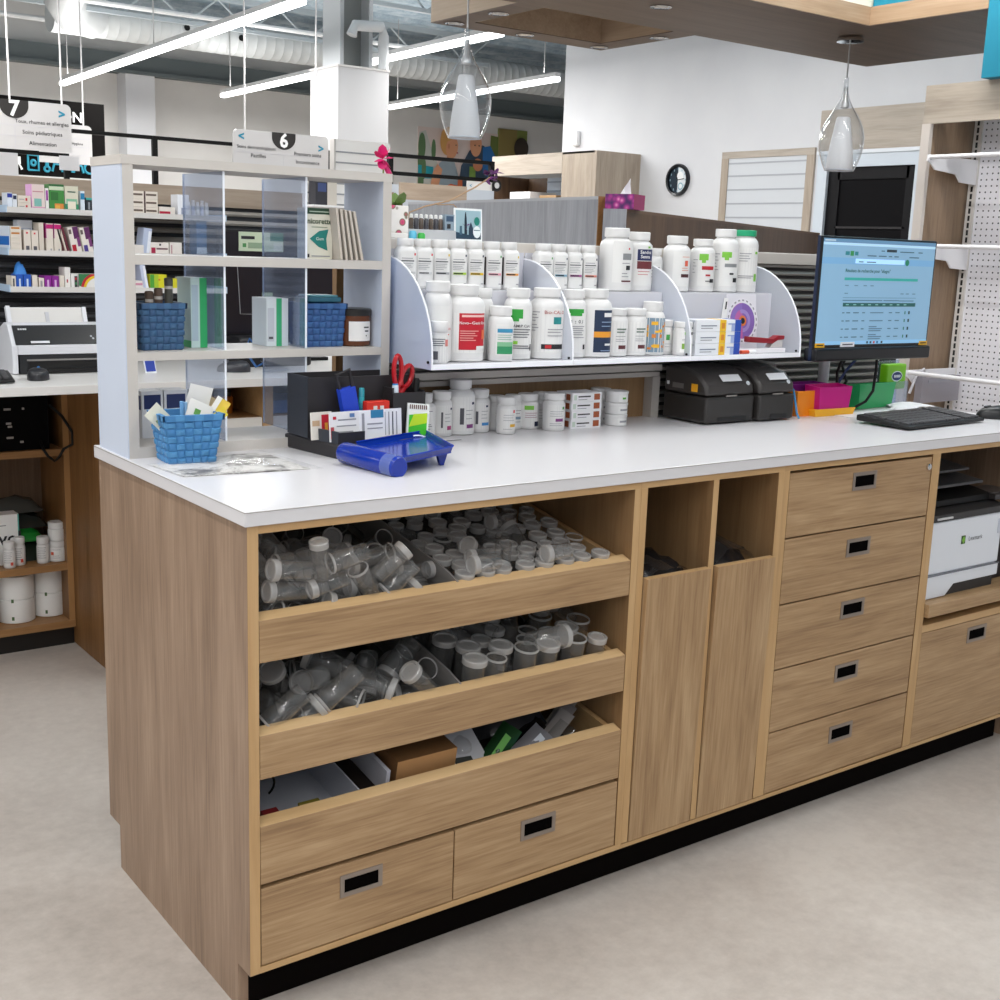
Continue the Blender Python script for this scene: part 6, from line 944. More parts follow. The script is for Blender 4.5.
b.tube([(.72,.70,LZ+.002),(.735,.70,LZ+.06),(.77,.69,LZ+.075),(.83,.68,LZ+.09),(.90,.675,LZ+.125),(.94,.67,LZ+.15)],.002,st,5); b.tube([(.80,.685,LZ+.08),(.84,.675,LZ+.082),(.865,.67,LZ+.06),(.868,.67,LZ+.048)],.0014,st,5); b.build('stem', r)
for (cx,cz,s_) in ((.945,LZ+.153,1.15),(.868,LZ+.036,.85)):
    b = MB()
    for k in range(16):
        a = rnd.uniform(0,2*PI); L = rnd.uniform(.01,.02)*s_; leaf(b,(cx+rnd.uniform(-.016,.016)*s_,.67+rnd.uniform(-.006,.006),cz+rnd.uniform(-.012,.012)*s_),L*math.cos(a),rnd.uniform(-.008,.008),L*math.sin(a),.007,C('#4a1550',.5) if k%3 else C('#6a2272',.5))
    b.build('flower_head', r, smooth=60)
r = thing('sample_tray','clear tray of small dropper bottles on the ledge behind the display','tray',(.79,.69,LZ)); MB().box(.706,.835,.655,.725,LZ,LZ+.022,clear('tray_clear','#ffffff',.3,.1,'#eef0f4')).build('tray_shell', r, smooth=0)
cl = ['#d9d4cf','#cfcac6','#d6d0cb','#c9c5c2','#d3cdc8','#dcd7d2','#c7c1bd']
for k in range(7):
    v = thing('dropper_bottle','small dropper bottle with white cap in the clear tray, %s from the left'%ordn[k],'bottle',(.722+.0135*k,.672,LZ+.0225),0,'dropper bottles in the clear tray',local=True)
    MB().lathe([(.005,0),(.0055,.001),(.0055,.022),(.0025,.026)],C('#4b4a50' if k%2 else '#5e5148',.2),seg=12).build('bottle_body', v); MB().lathe([(.004,.025),(.004,.032),(.002,.034)],CAPW,seg=12).build('cap', v)
carton('sample_box','small grey-blue sample box at the right of the clear tray','box',(.822,.672,LZ+.0225),.025,.02,.036,C('#8fa0ae',.4),front=((.1,.9,.55,.9,C('#39516b',.5)),(.2,.6,.1,.4,INKD)))
b = MB(); b.lathe([(.009,0),(.009,.014),(.006,.018)],C('#5fb7d6',.3),(.71,.645,LZ),14); b.build('eye_drop_cap', loc=(.71,.645,LZ), label='tiny light blue bottle before the clear tray', cat='bottle')
b = MB(); b.lathe([(.009,0),(.009,.01),(.006,.014)],C('#3fb24a',.3),(.73,.64,LZ),14); b.build('green_cap_bottle', loc=(.73,.64,LZ), label='tiny green bottle before the clear tray', cat='bottle')
r = thing('photo_card','framed teal picture card with dark bottles printed on it standing on the ledge','picture card',(.875,.66,LZ)); M = Matrix.Translation((.875,.66,LZ)) @ Euler((-.06,0,0)).to_matrix().to_4x4()
b = MB(); b.box(-.04,.04,0,.003,0,.075,C('#f0f3f4',.4),M); b.build('card', r, smooth=0)
b = MB()
def mp(pts,m,e): b.add([M @ Vector((x,-e,z)) for x,z in pts],[tuple(range(len(pts)))],m)
mp([(-.036,.004),(.036,.004),(.036,.07),(-.036,.07)],C('#9cb9c4',.5),.0004); mp([(-.036,.004),(.036,.004),(.036,.02),(.0,.014),(-.036,.02)],C('#1f3b50',.5),.0007); mp([(-.012,.015),(-.004,.015),(-.005,.05),(-.007,.066),(-.009,.066),(-.011,.05)],C('#1c2b3a',.5),.001); mp([(.0,.014),(.013,.014),(.013,.03),(.007,.044),(.001,.03)],C('#243a4f',.5),.001); mp([(-.026,.014),(-.018,.014),(-.019,.034),(-.025,.034)],C('#3f5f74',.5),.001)
mp([(.024+.011*math.cos(2*PI*k/14),.021+.014*math.sin(2*PI*k/14)) for k in range(14)],C('#e7eef0',.5),.0012); mp([(.024+.008*math.cos(2*PI*k/14),.046+.01*math.sin(2*PI*k/14)) for k in range(14)],C('#1d7f70',.5),.0012); mp([(.015,.024),(.033,.024),(.033,.026),(.015,.026)],C('#5d7a86',.5),.0014); b.build('print', r, smooth=0)
# ------------------------------------------------------------------ label printers, bins, monitor, keyboard
PB = C('#2b2826',.42); PB2 = C('#383432',.4)
def label_printer(label, x0, x1, y0, y1, sticker):
    r = thing('label_printer',label,'printer',((x0+x1)/2,(y0+y1)/2,Z0),0,'dark label printers')
    b = MB(); b.prism([(y0,Z0+.004),(y1,Z0+.004),(y1,Z0+.072),(y0,Z0+.072)],'X',x0,x1,PB); b.build('lower_body', r, smooth=0, bevel=.007)
    b = MB(); b.prism([(y0+.001,Z0+.074),(y1,Z0+.074),(y1,Z0+.142),(y0+.09,Z0+.142),(y0+.035,Z0+.126),(y0+.006,Z0+.10)],'X',x0+.001,x1-.001,PB2); b.build('cover', r, bevel=.008, smooth=30)
    b = MB(); b.box(x0+.045,x1-.03,y0-.0008,y0+.004,Z0+.008,Z0+.02,C('#0e0d0d',.4)); b.build('label_slot', r, smooth=0)
    b = MB(); M = Matrix.Translation(((x0+x1)/2+.012,y0+.0195,Z0+.116)) @ Matrix.Rotation(rad(42),4,'X'); b.box(-.035,.035,-.011,.011,0,.0022,C('#e3e3e6',.4),M); b.build('white_label', r, smooth=0)
    b = MB(); b.box((x0+x1)/2-.02,(x0+x1)/2+.02,y0-.0012,y0+.001,Z0+.0715,Z0+.0745,C('#8a8580',.3)); b.lathe([(.006,0),(.006,.002)],C('#c8ccd0',.3),M=Matrix.Translation((x1-.022,y0+.009,Z0+.102)) @ Matrix.Rotation(rad(65),4,'X'),seg=14); b.build('latch', r, smooth=0)
    b = MB()
    for k in range(6): b.lathe([(.0028,0),(.0028,.0015)],C('#6d6a68',.4),(x0+.05+.014*k,y0+.07+.006*(k%2),Z0+.1365),10)
    b.build('button', r)
    if sticker:
        b = MB(); b.box(x0-.0008,x0+.0015,y0+.035,y0+.056,Z0+.082,Z0+.102,C('#efa91c',.5)); b.build('orange_sticker', r, smooth=0)
        b = MB(); b.box(x0-.0004,x0+.0015,y0+.085,y0+.125,Z0+.086,Z0+.099,C('#6e6a68',.4)); b.box(x0-.0006,x0+.0015,y0+.138,y0+.146,Z0+.092,Z0+.101,C('#e8e8e8',.4)); b.build('side_plate', r, smooth=0)
    return r
label_printer('dark grey label printer with orange sticker on its side, left of the pair',1.443,1.622,.40,.558,True)
label_printer('dark grey label printer at the right of the pair, beside the orange bin',1.628,1.766,.388,.558,False)
for i,(pts,lab) in enumerate((([(1.66,.57,1.06),(1.72,.53,1.066),(1.80,.50,1.05),(1.83,.49,.99),(1.835,.50,.93)],'grey cable looping from the right label printer'),([(1.77,.56,1.02),(1.79,.47,1.03),(1.785,.41,.99),(1.782,.39,.93),(1.78,.38,.918)],'blue cable hanging beside the right label printer'))):
    MB().tube(pts,.005 if i==0 else .003,C('#6d6a68',.4) if i==0 else C('#3a86b8',.4),8).build('cable', loc=pts[0], label=lab, cat='cable')
def bin_(label, cx, cy, w, d, hb, hf, m, rot, z=Z0, tilt=0, name='plastic_bin'):
    """open-fronted small parts bin with flared walls"""
    b = MB(); t_ = .003; M = Matrix.Translation((cx,cy,z)) @ Euler((tilt,0,rot)).to_matrix().to_4x4(); f = 1.1
    def wall(a, bb_, c, d_): b.add([a,bb_,c,d_],[(0,1,2,3)],m,M)
    w2,d2 = w/2,d/2; W2,D2 = w2*f,d2*f
    B0 = [(-w2,-d2,0),(w2,-d2,0),(w2,d2,0),(-w2,d2,0)]; T0 = [(-W2,-D2,hf),(W2,-D2,hf),(W2,D2,hb),(-W2,D2,hb)]
    wall(*B0)
    for k in range(4): wall(B0[k],B0[(k+1)%4],T0[(k+1)%4],T0[k])
    o = b.build(name, loc=(cx,cy,z), label=label, cat='bin', smooth=0); s = o.modifiers.new('solid','SOLIDIFY'); s.thickness = t_; s.offset = -1; return o
OR_ = C('#f08a1c',.35); YE = C('#f2b21c',.35); MG = C('#c2187e',.35); GN = C('#22a25c',.35); VI = C('#7a1f7c',.35)
bin_('orange plastic bin at the left of the coloured bins',1.905,.462,.155,.08,.075,.07,OR_,rad(-3))
bin_('yellow plastic scoop bin jutting out below the magenta bin',1.95,.422,.15,.05,.012,.02,YE,rad(-3))
bin_('magenta plastic bin nested in the orange bin',1.95,.425,.12,.05,.062,.058,MG,rad(-3),z=Z0+.022)
bin_('purple plastic bin behind the magenta bin',1.93,.505,.14,.055,.08,.08,VI,rad(-3),z=Z0+.001)
bin_('green plastic bin with flared sides under the monitor',2.215,.50,.17,.075,.06,.07,GN,rad(4),z=Z0+.004)
b = MB(); b.box(2.15,2.28,.485,.525,Z0+.03,Z0+.062,C('#1b8a4c',.4)); b.build('green_sponge', loc=(2.2,.5,Z0+.03), label='dark green block inside the green bin', cat='block', bevel=.004)
# monitor
r = thing('monitor','black computer monitor showing a pale blue search page above the keyboard','monitor',(2.03,.36,Z0)); SC = C('#86aecb',.3,emit=.22,name='screen_glow')
M = Matrix.Translation((2.028,.352,1.237)) @ Matrix.Rotation(rad(-1),4,'Z'); W, H = .246, .1635
MB().box(-W,W,0,.014,-H,H,C('#101013',.35),M).build('case', r, smooth=0, bevel=.004)
b = MB(); b.box(-W-.0008,-W,.002,.012,-H,H,C('#16233f',.3),M); b.build('side_trim', r, smooth=0)
b = MB(); sx0,sx1,sz0,sz1 = -W+.008,W-.008,-H+.042,H-.006; b.quad((sx0,-.0006,sz0),(sx1,-.0006,sz0),(sx1,-.0006,sz1),(sx0,-.0006,sz1),SC,M)
def E_(h,e=.5): return C(h,.4,emit=e)
def sq(u0,u1,v0,v1,m,e=0): b.quad(*[(sx0+(sx1-sx0)*u,-.0009-.0002*e,sz1-(sz1-sz0)*v) for u,v in ((u0,v1),(u1,v1),(u1,v0),(u0,v0))],m,M)
sq(0,1,0,.035,E_('#5f87a8',.3)); sq(.01,.1,.01,.025,E_('#aebfcb',.3),1); sq(0,1,.035,.06,E_('#a9cbe2',.4)); sq(0,1,.175,.235,E_('#6fa0c6',.35)); sq(.28,.72,.18,.225,E_('#a9d4f0',.42),1); sq(.55,.64,.083,.108,E_('#22333d',.1)); sq(.19,.225,.115,.15,E_('#2f7f8a',.2)); sq(.232,.262,.11,.155,E_('#2f8a4a',.2)); sq(.27,.30,.115,.15,E_('#2f7f8a',.2))
for u0,u1,v in ((.5,.53,.095),(.67,.8,.098),(.84,.88,.098),(.38,.46,.145),(.48,.55,.145),(.57,.6,.145),(.62,.66,.145),(.76,.85,.148),(.31,.35,.205),(.38,.46,.205)): sq(u0,u1,v,v+.009,E_('#345c74',.15),2)
b.disc((0,0,0),.0085,E_('#1d7a5a',.25),M=M @ Matrix.Translation((sx0+(sx1-sx0)*.745,-.0013,sz1-(sz1-sz0)*.205)),seg=18)
sq(.20,.86,.36,.385,E_('#2f9a92',.35),1); sq(.205,.86,.60,.635,E_('#1d5a58',.2),1); sq(.2,.86,.548,.553,E_('#5d86a0',.2),1)
for k,v in enumerate((.43,)): 
    for u in (.21,.29,.37,.43): sq(u,u+.03,v,v+.009,E_('#5b8099',.2),1)
for u in (.21,.71,.76,.82): sq(u,u+.03,.505,.514,E_('#5b8099',.2),1)
sq(.2,.55,.572,.581,E_('#4a6f88',.2),1); sq(.56,.7,.572,.581,E_('#4a6f88',.2),1); sq(.7,.84,.575,.583,E_('#4a6f88',.2),1)
for k in range(9): sq(.23+.065*k,.255+.065*k,.612,.622,E_('#7fb0ac',.3),2)
for j in range(4):
    v = .69+.078*j
    for u,w in ((.205,.02),(.24,.035),(.3,.05),(.38,.025),(.62,.03),(.68,.04)): sq(u,u+w,v,v+.009,E_('#3d647c',.2),1)
    sq(.45,.57,v,v+.009,E_('#4a6f88',.2),1)
    if j > 1: sq(.45,.56,v+.02,v+.029,E_('#4a6f88',.2),1); sq(.45,.52,v-.02,v-.011,E_('#4a6f88',.2),1)
    sq(.765,.775,v-.01,v+.02,E_('#1d6a5a',.2),1); sq(.80,.815,v-.01,v+.02,E_('#1b3f4a',.1),1)
sq(0,1,.965,1,E_('#7fb0d2',.4),1)
for u in (.44,.47,.5,.53,.57): sq(u,u+.016,.972,.994,E_(('#2a4a5a','#c94a3a','#2a6a9a','#33424a','#5a7f9a')[int((u-.44)*30)%5],.2),2)
vs,fs = textgeo('Résultats de recherche pour "allegra"',.0125,.5); b.add([(v.x+sx0+(sx1-sx0)*.40,-.0012,v.y+sz1-(sz1-sz0)*.295) for v in vs],fs,E_('#1f5f56',.15),M)
b.build('screen', r, smooth=0)
b = MB(); b.box(-W,W,-.014,.03,-H-.001,-H+.034,C('#0d0d10',.3),M); b.build('sound_bar', r, smooth=0, bevel=.006)
for u0,u1 in ((-W+.008,-W+.045),(W-.04,W-.004)): MB().box(u0,u1,-.0015,0,-H+.0355,-H+.047,C('#efb51c',.5),M).box(u0+.005,u1-.005,-.002,-.0015,-H+.040,-H+.043,INKD,M).build('yellow_sticker', r, smooth=0)
b = MB(); b.box(-W+.11,-W+.168,-.0015,0,-H+.0355,-H+.049,C('#e9e9ee',.5),M); b.box(-W+.118,-W+.16,-.002,-.0015,-H+.041,-H+.044,INK,M); b.build('white_sticker', r, smooth=0)
b = MB(); b.tube([(2.06,.40,1.16),(2.06,.47,1.15),(2.06,.535,1.1)],.016,C('#9a9a9c',.35,.6),12); b.tube([(2.06,.535,1.12),(2.06,.535,Z0+.01)],.016,C('#a9a9ab',.35,.6),14); b.lathe([(.05,0),(.05,.008),(.02,.012)],C('#8d8d8f',.35,.6),(2.06,.535,Z0),24); b.build('stand', r)
for i,(pts,lab) in enumerate((([(1.99,.41,1.09),(2.0,.44,1.03),(2.03,.46,.985),(2.05,.47,.96),(2.05,.48,.925)],'black cable hanging left of the monitor post'),([(2.04,.42,1.10),(2.03,.45,1.05),(2.07,.46,1.0),(2.065,.48,.96),(2.06,.47,.925)],'black cable twisting in front of the monitor post'),([(2.12,.41,1.09),(2.16,.43,1.07),(2.175,.44,1.03),(2.17,.44,.97),(2.14,.44,.94),(2.11,.45,.925)],'black cable looping right of the monitor post'),([(2.08,.42,1.10),(2.075,.44,1.06),(2.05,.45,1.03),(2.04,.47,.985),(2.035,.49,.925)],'dark blue cable behind the monitor post'))):
    MB().tube(pts,.0042,C('#1c2a55',.4) if i==3 else BLACK,8).build('cable', loc=pts[0], label=lab, cat='cable')
# keyboard and mouse
def keyboard(label, loc, w, d, rot):
    r = thing('keyboard',label,'keyboard',loc,rot,local=True)
    b = MB(); b.prism([(-d/2,.004),(-d/2,.012),(d/2,.024),(d/2,.008)],'X',-w/2,w/2,C('#0c0c0d',.5)); b.build('case', r, smooth=0, bevel=.003)
    M = Matrix.Rotation(math.atan2(.012,d),4,'X'); K = C('#454446',.4); n = 19; zb = .0185
    for j in range(6):
        b = MB(); y = -d/2+.012+(d-.024)*j/6
        for k in range(n):
            if j == 0 and 4 <= k <= 9: continue
            if k in (14,) : continue
            x = -w/2+.010+(w-.02)*k/n; b.prism([(x,y),(x+(w-.02)/n-.003,y),(x+(w-.02)/n-.003,y+(d-.024)/6-.003),(x,y+(d-.024)/6-.003)],'Z',zb-.004,zb+.005,K,M)
        if j == 0: x = -w/2+.010+(w-.02)*4/n; b.prism([(x,y),(x+6*(w-.02)/n-.003,y),(x+6*(w-.02)/n-.003,y+(d-.024)/6-.003),(x,y+(d-.024)/6-.003)],'Z',zb-.004,zb+.005,K,M)
        b.build('key_row', r, smooth=0)
    b = MB(); b.box(-w/2,-w/2+.02,-d/2-.0006,-d/2,.004,.011,C('#b9622f',.4)); b.build('side_glint', r, smooth=0) if False else None
    return r
keyboard('black keyboard on the white counter below the monitor',(2.068,.2,Z0),.37,.16,rad(3))
def mouse(label, loc, rot, m, m2):
    r = thing('computer_mouse',label,'mouse',loc,rot,local=True); b = MB(); vs = []; n,mm = 9,14
    prof = [(1,0),(1.0,.3),(.93,.62),(.75,.86),(.45,.98),(.0,1.0)]
    for f,z in prof:
        for k in range(18): a = 2*PI*k/18; vs.append((.031*f*math.cos(a),.054*f*math.sin(a)*(1+.05*math.sin(a)),.001+.034*z*(1-.18*math.sin(a)*f)))
    fs = [(j*18+k,j*18+(k+1)%18,(j+1)*18+(k+1)%18,(j+1)*18+k) for j in range(5) for k in range(18)]; b.add(vs,fs,m); b.build('mouse_body', r, smooth=80)
    b = MB(); b.tube([(0,.018,.034),(0,.036,.031)],.004,m2,8); b.build('scroll_wheel', r); return r
mouse('black mouse at the right edge of the counter, right of the keyboard',(2.375,.17,Z0),rad(60),C('#1c1c1d',.35),C('#3a3a3c',.4))
# loose sheets and the green packet holder
b = MB()
for k,(x0,x1,y0,y1,z) in enumerate(((1.95,2.2,.35,.42,0),)): b.box(x0,x1,y0,y1,Z0+.0005,Z0+.002,C('#e8e8ea',.5))
b.build('paper_sheet', loc=(2.07,.38,Z0), label='white sheet under the green bin at the back of the keyboard', cat='paper', smooth=0)
for i,(cx,cy,rz,lab) in enumerate(((2.26,.39,.5,'crumpled white slip left behind the keyboard'),(2.33,.42,-.3,'crumpled white slip right behind the keyboard'))):
    M = Matrix.Translation((cx,cy,Z0+.001)) @ Matrix.Rotation(rz,4,'Z'); b = MB(); N = 5; vs = [((k/N-.5)*.14,(j/N-.5)*.07,.004+.012*abs(math.sin(3*k+2*j))*(.3+.7*math.sin(PI*k/N))) for j in range(N+1) for k in range(N+1)]
    b.add(vs,[(j*(N+1)+k,j*(N+1)+k+1,(j+1)*(N+1)+k+1,(j+1)*(N+1)+k) for j in range(N) for k in range(N)],C('#e4e4e7',.5),M); b.build('paper_slip', loc=(cx,cy,Z0), label=lab, cat='paper', smooth=60)
r = thing('packet_holder','clear holder with a lime green packet bearing a dark blue oval at the counter end','packet holder',(2.36,.47,Z0)); LM = C('#7cc417',.4)
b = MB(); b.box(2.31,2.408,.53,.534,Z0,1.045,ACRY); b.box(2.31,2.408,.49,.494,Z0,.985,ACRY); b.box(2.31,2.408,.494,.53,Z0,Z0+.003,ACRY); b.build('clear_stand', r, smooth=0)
b = MB(); b.box(2.312,2.406,.50,.528,.96,1.036,LM); b.build('packet', r, bevel=.004)
b = MB(); b.disc((2.36,.4993,1.0),.026,C('#e9eef4',.4),sz=.6); b.disc((2.36,.4989,1.0),.0235,C('#16356b',.4),sz=.56); b.text('PARFUM',.0085,C('#eef2f6',.4),(2.36,.4984,1.0)) if False else None
for k in range(5): b.box(2.345+.0065*k,2.3495+.0065*k,.4982,.4986,.996,1.004,C('#dfe6ee',.4))
b.build('oval_emblem', r, smooth=0)
# ------------------------------------------------------------------ dispensing counter behind, with slat wall and shelves
MB().box(-.9,1.62,1.742,2.452,.889,.914,C('#e6e3e0',.35)).build('worktop', loc=(.7,2.1,.889), label='white worktop of the rear dispensing counter, behind the cubby shelf', cat='worktop', bevel=.001)
q = thing('slat_wall','dark slat wall with wood top band on the rear dispensing counter','slat panel',(.6,2.47,Z0))
part(q,'backing_board',C('#2b2c30',.5),(-.9,1.36,2.462,2.48,Z0,1.45))
b = MB()
for k in range(16): z = .93+.0325*k; b.prism([(2.452,z),(2.449,z+.007),(2.454,z+.015),(2.463,z+.017),(2.463,z-.002)],'X',-.9,.93 if z<1.37 else 1.36,C('#5b5c61',.4,.3) if z<1.3 else C('#a8a29b',.4,.3))
b.build('slat', q, smooth=0)
part(q,'top_band',W_GTX,(-.9,1.36,2.445,2.482,1.447,1.513))
part(q,'support_panel',W_IN,(-.9,1.36,2.482,2.5,0,1.45))
# left knee space: tall side panel, open shelves set back
q = thing('shelf_cabinet','amber oak open shelf cabinet set back under the rear worktop','cabinet',(-.2,2.3,0))
part(q,'divider_panel',W_DK,(.387,.407,1.775,2.45,.002,.888)); part(q,'side_panel',W_DK,(.367,.386,2.172,2.44,.066,.888)); part(q,'edge_strip',C('#a87d4e',.5),(.367,.386,2.1705,2.172,.066,.888))
part(q,'shelf_board',W_DH,(-.9,.367,2.172,2.44,.638,.660)); part(q,'shelf_board',W_DH,(-.9,.367,2.172,2.44,.258,.281)); part(q,'shelf_board',W_DH,(-.9,.386,2.168,2.44,.063,.087)); part(q,'back_panel',wood('brown_oak_back',('#5d4733','#6d5540','#7b634c'),'Z'),(-.9,.367,2.43,2.44,.087,.888)); part(q,'plinth',C('#15100d',.5),(-.9,.386,2.19,2.2,0,.063)); part(q,'side_panel',W_DK,(-.9,-.88,2.172,2.44,.087,.888))
# right half: compartments and white drawer fronts at the front of the worktop
q = thing('drawer_cabinet','amber oak rear cabinet with open compartments above white drawer fronts','cabinet',(1.3,2.1,0))
WD2 = C('#e2ded8',.45)
for k,(x0,x1) in enumerate(((.407,.88),(.915,1.38))):
    part(q,'compartment',W_DK,(x0,x1,1.80,2.4,.782,.787),(x0,x1,2.39,2.4,.787,.888),(x0,x0+.008,1.80,2.4,.787,.888)); part(q,'drawer_front',WD2,(x0+.002,x1-.002,1.785,1.80,.735,.785)); part(q,'drawer_front',WD2,(x0+.002,x1-.002,1.785,1.80,.48,.73)); part(q,'drawer_front',WD2,(x0+.002,x1-.002,1.785,1.80,.09,.475))
for x in (.88,1.38): part(q,'post',W_E,(x,x+.035,1.782,2.4,.02,.888))
part(q,'plinth',TOE,(.407,1.415,1.84,1.85,0,.09))
b = MB(); b.lathe([(.035,0),(.036,.05),(.03,.055)],C('#c8741c',.3),(.80,1.92,.7875),20); b.lathe([(.03,.055),(.03,.07),(.028,.072)],C('#4a4a4c',.4),(.80,1.92,.7875),20); b.build('amber_jar', loc=(.8,1.92,.7875), label='small amber jar in the open compartment of the rear cabinet', cat='jar')
b = MB(); b.box(.935,1.10,1.83,2.0,.788,.83,C('#2f6bb8',.3)); b.build('blue_tray', loc=(1.0,1.9,.788), label='bright blue tray in the rear compartment right of the post', cat='tray', bevel=.004)
b = MB(); b.box(.935,1.2,2.1,2.3,.788,.87,C('#1a2230',.4)); b.build('dark_case', loc=(1.0,2.2,.788), label='dark case at the back of the rear compartment', cat='case', bevel=.004)
# goods under the left worktop
r = thing('computer_tower','black computer tower lying on the upper shelf under the rear worktop','computer',(.05,2.3,.66)); b = MB(); b.box(-.4,.33,2.19,2.42,.661,.85,C('#070708',.7,spec=.1)); b.build('case', r, smooth=0)
for x,z,w in ((.195,.79,.02),(.2,.745,.015),(.205,.735,.012),(.2,.70,.02),(.24,.685,.01),(.25,.79,.006),(.06,.80,.012)): MB().box(x,x+w,2.186,2.19,z,z+.006,C('#a9a5a0',.4)).build('port', r, smooth=0)
MB().tube([(.335,2.19,.80),(.36,2.15,.77),(.385,2.13,.72),(.385,2.13,.68),(.36,2.14,.665),(.345,2.14,.64),(.33,2.14,.628),(.31,2.14,.645),(.30,2.15,.665),(.30,2.185,.69)],.0045,BLACK,8).build('cable', loc=(.33,2.15,.7), label='black cable looping out over the edge of the shelf with the computer tower', cat='cable')
def sb(x): return .1535+.00308*x   # metres along the shelf
carton('medicine_carton','white carton with black lettering behind the bottles on the rear middle shelf','box',(.138,2.27,.281),.20,.06,.165,C('#eeeeec',.5),front=((.1,.6,.85,.87,INKL),(.3,.8,.78,.80,INKL),(.98,1,0,1,C('#5fb3a8',.5))),txt=(('Gravol',.06,.62,.52,INKD,.8),))
for i,(x,y,w,h,lab) in enumerate(((.138,2.20,.034,.075,'white bottle before the carton on the rear middle shelf, leftmost'),(.195,2.205,.038,.085,'white bottle before the carton on the rear middle shelf, middle one'),(.232,2.225,.036,.092,'white bottle at the right end of the carton on the rear middle shelf'),(.303,2.215,.04,.088,'white bottle left of the wide tub on the rear middle shelf'))):
    bottle(lab,x,y,.281,w,h,[(-50,60,.08,.68,LAB)]+lines(-40,40,(.6,.52,.45,.38,.3,.22),INKL,.02)+([(20,44,.12,.24,C('#c9483a',.5))] if i in (1,2) else []),cap=.022,capw=.9,group='bottles on the rear middle shelf')
bottle('wide white tub with red dot label on the rear middle shelf',.352,2.225,.281,.06,.068,[(-60,60,.1,.7,LAB),(-30,-12,.35,.5,C('#d2542f',.5))]+lines(-20,30,(.6,.3,.2),INKL,.02),cap=.016,capw=.95,group='bottles on the rear middle shelf')
bottle('wide white tub stacked on the tub with the red dot',.352,2.225,.3495,.056,.062,[(-60,60,.1,.65,LAB)],cap=.02,capw=.9,group='bottles on the rear middle shelf')
def softpack(label, x, y, z, w, d, h, m, seed, cat='bag'):
    rr = random.Random(seed); b = MB(); N = 7; vs = []
    for s in (0,1):
        for j in range(N+1):
            for k in range(N+1):
                u,v = k/N,j/N; bl = (math.sin(PI*u)*math.sin(PI*v))**.5; vs.append((x+(u-.5)*w,y+(v-.5)*d,z+(h*bl+rr.uniform(-.006,.006)*(bl>.1) if s else 0)))
    n2=(N+1)**2; b.add(vs,[(s*n2+j*(N+1)+k,s*n2+j*(N+1)+k+1,s*n2+(j+1)*(N+1)+k+1,s*n2+(j+1)*(N+1)+k) for s in (0,1) for j in range(N) for k in range(N)],m)
    return b.build('soft_pack', loc=(x,y,z), label=label, cat=cat, smooth=60)
softpack('dark green soft pack behind the bottles on the rear middle shelf, lowest of the pile',.27,2.33,.282,.19,.16,.07,C('#1f2a1f',.35),1); softpack('bright green tube-shaped pack on the rear middle shelf',.255,2.29,.345,.15,.06,.04,C('#1f8a34',.3),2); softpack('dark glossy pack in the middle of the pile on the rear middle shelf',.255,2.35,.385,.19,.13,.05,C('#2f3330',.25),3); softpack('dark glossy pack on top of the pile on the rear middle shelf',.25,2.36,.435,.18,.13,.045,C('#4b4d4a',.25),4)
def roll(label, x, y, w, h):
    r = thing('paper_roll',label,'roll',(x,y,.0875),0,'white label rolls on the bottom shelf'); rr = w/2
    for k in (0,1):
        b = MB(); b.lathe([(rr-.002,k*h/2+.0005),(rr,k*h/2+.002),(rr,(k+1)*h/2-.002),(rr-.002,(k+1)*h/2-.0005),(.02,(k+1)*h/2-.0005)],C('#ecebe8',.5),(x,y,.0875),32); b.patch(rr+.0003,2,-30,-22,h*.45 if k else .012,h*.45+.012 if k else .024,C('#4f6a3f',.5),(x,y,.0875),3); b.build('roll_layer', r)
    return r
roll('stack of white paper rolls on the bottom rear shelf, left of two',.225,2.265,.115,.158); roll('stack of white paper rolls on the bottom rear shelf, right of two',.336,2.285,.105,.162)
bottle('white jar with yellow band on the bottom rear shelf at the left edge',.112,2.215,.0875,.075,.10,[(-60,70,.1,.7,LAB),(-60,70,.5,.68,C('#e8d21f',.5)),(0,40,.2,.3,C('#5c8a3f',.5))],cap=.02,capw=.85,group='bottles on the rear bottom shelf')
# wall shelves
WS = C('#d9d5d1',.45); WSS = C('#b9cfe6',.45)  # WSS: bluish light on the white shelf ends, put into their colour
for k,(zb,lab) in enumerate(((1.394,'top white shelf on the rear slat wall'),(1.266,'middle white shelf on the rear slat wall'),(1.154,'lowest white shelf on the rear slat wall'))):
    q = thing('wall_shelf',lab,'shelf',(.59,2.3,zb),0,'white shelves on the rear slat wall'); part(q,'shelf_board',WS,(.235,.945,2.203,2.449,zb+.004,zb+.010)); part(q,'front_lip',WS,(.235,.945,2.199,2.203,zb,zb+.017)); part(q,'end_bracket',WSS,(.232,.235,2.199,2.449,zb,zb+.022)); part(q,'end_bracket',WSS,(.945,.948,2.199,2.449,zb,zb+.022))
xs_ = lambda px: .2145+.003037*px
def sbx(label, px0, px1, hpx, tier, base, **k):
    x0,x1 = xs_(px0),xs_(px1); d = k.pop('d',.06); dy = k.pop('dy',0)
    return carton('medicine_box',label,'box',((x0+x1)/2,2.206+d/2+dy,(1.4042,1.2762,1.1642)[tier]),x1-x0-.001,d,hpx/309,base,group='boxes on the %s rear shelf'%('top','middle','lowest')[tier],**k)
c = lambda h: C(h,.5)
W_ = c('#ebe8e6'); CR = c('#e0d6ca')
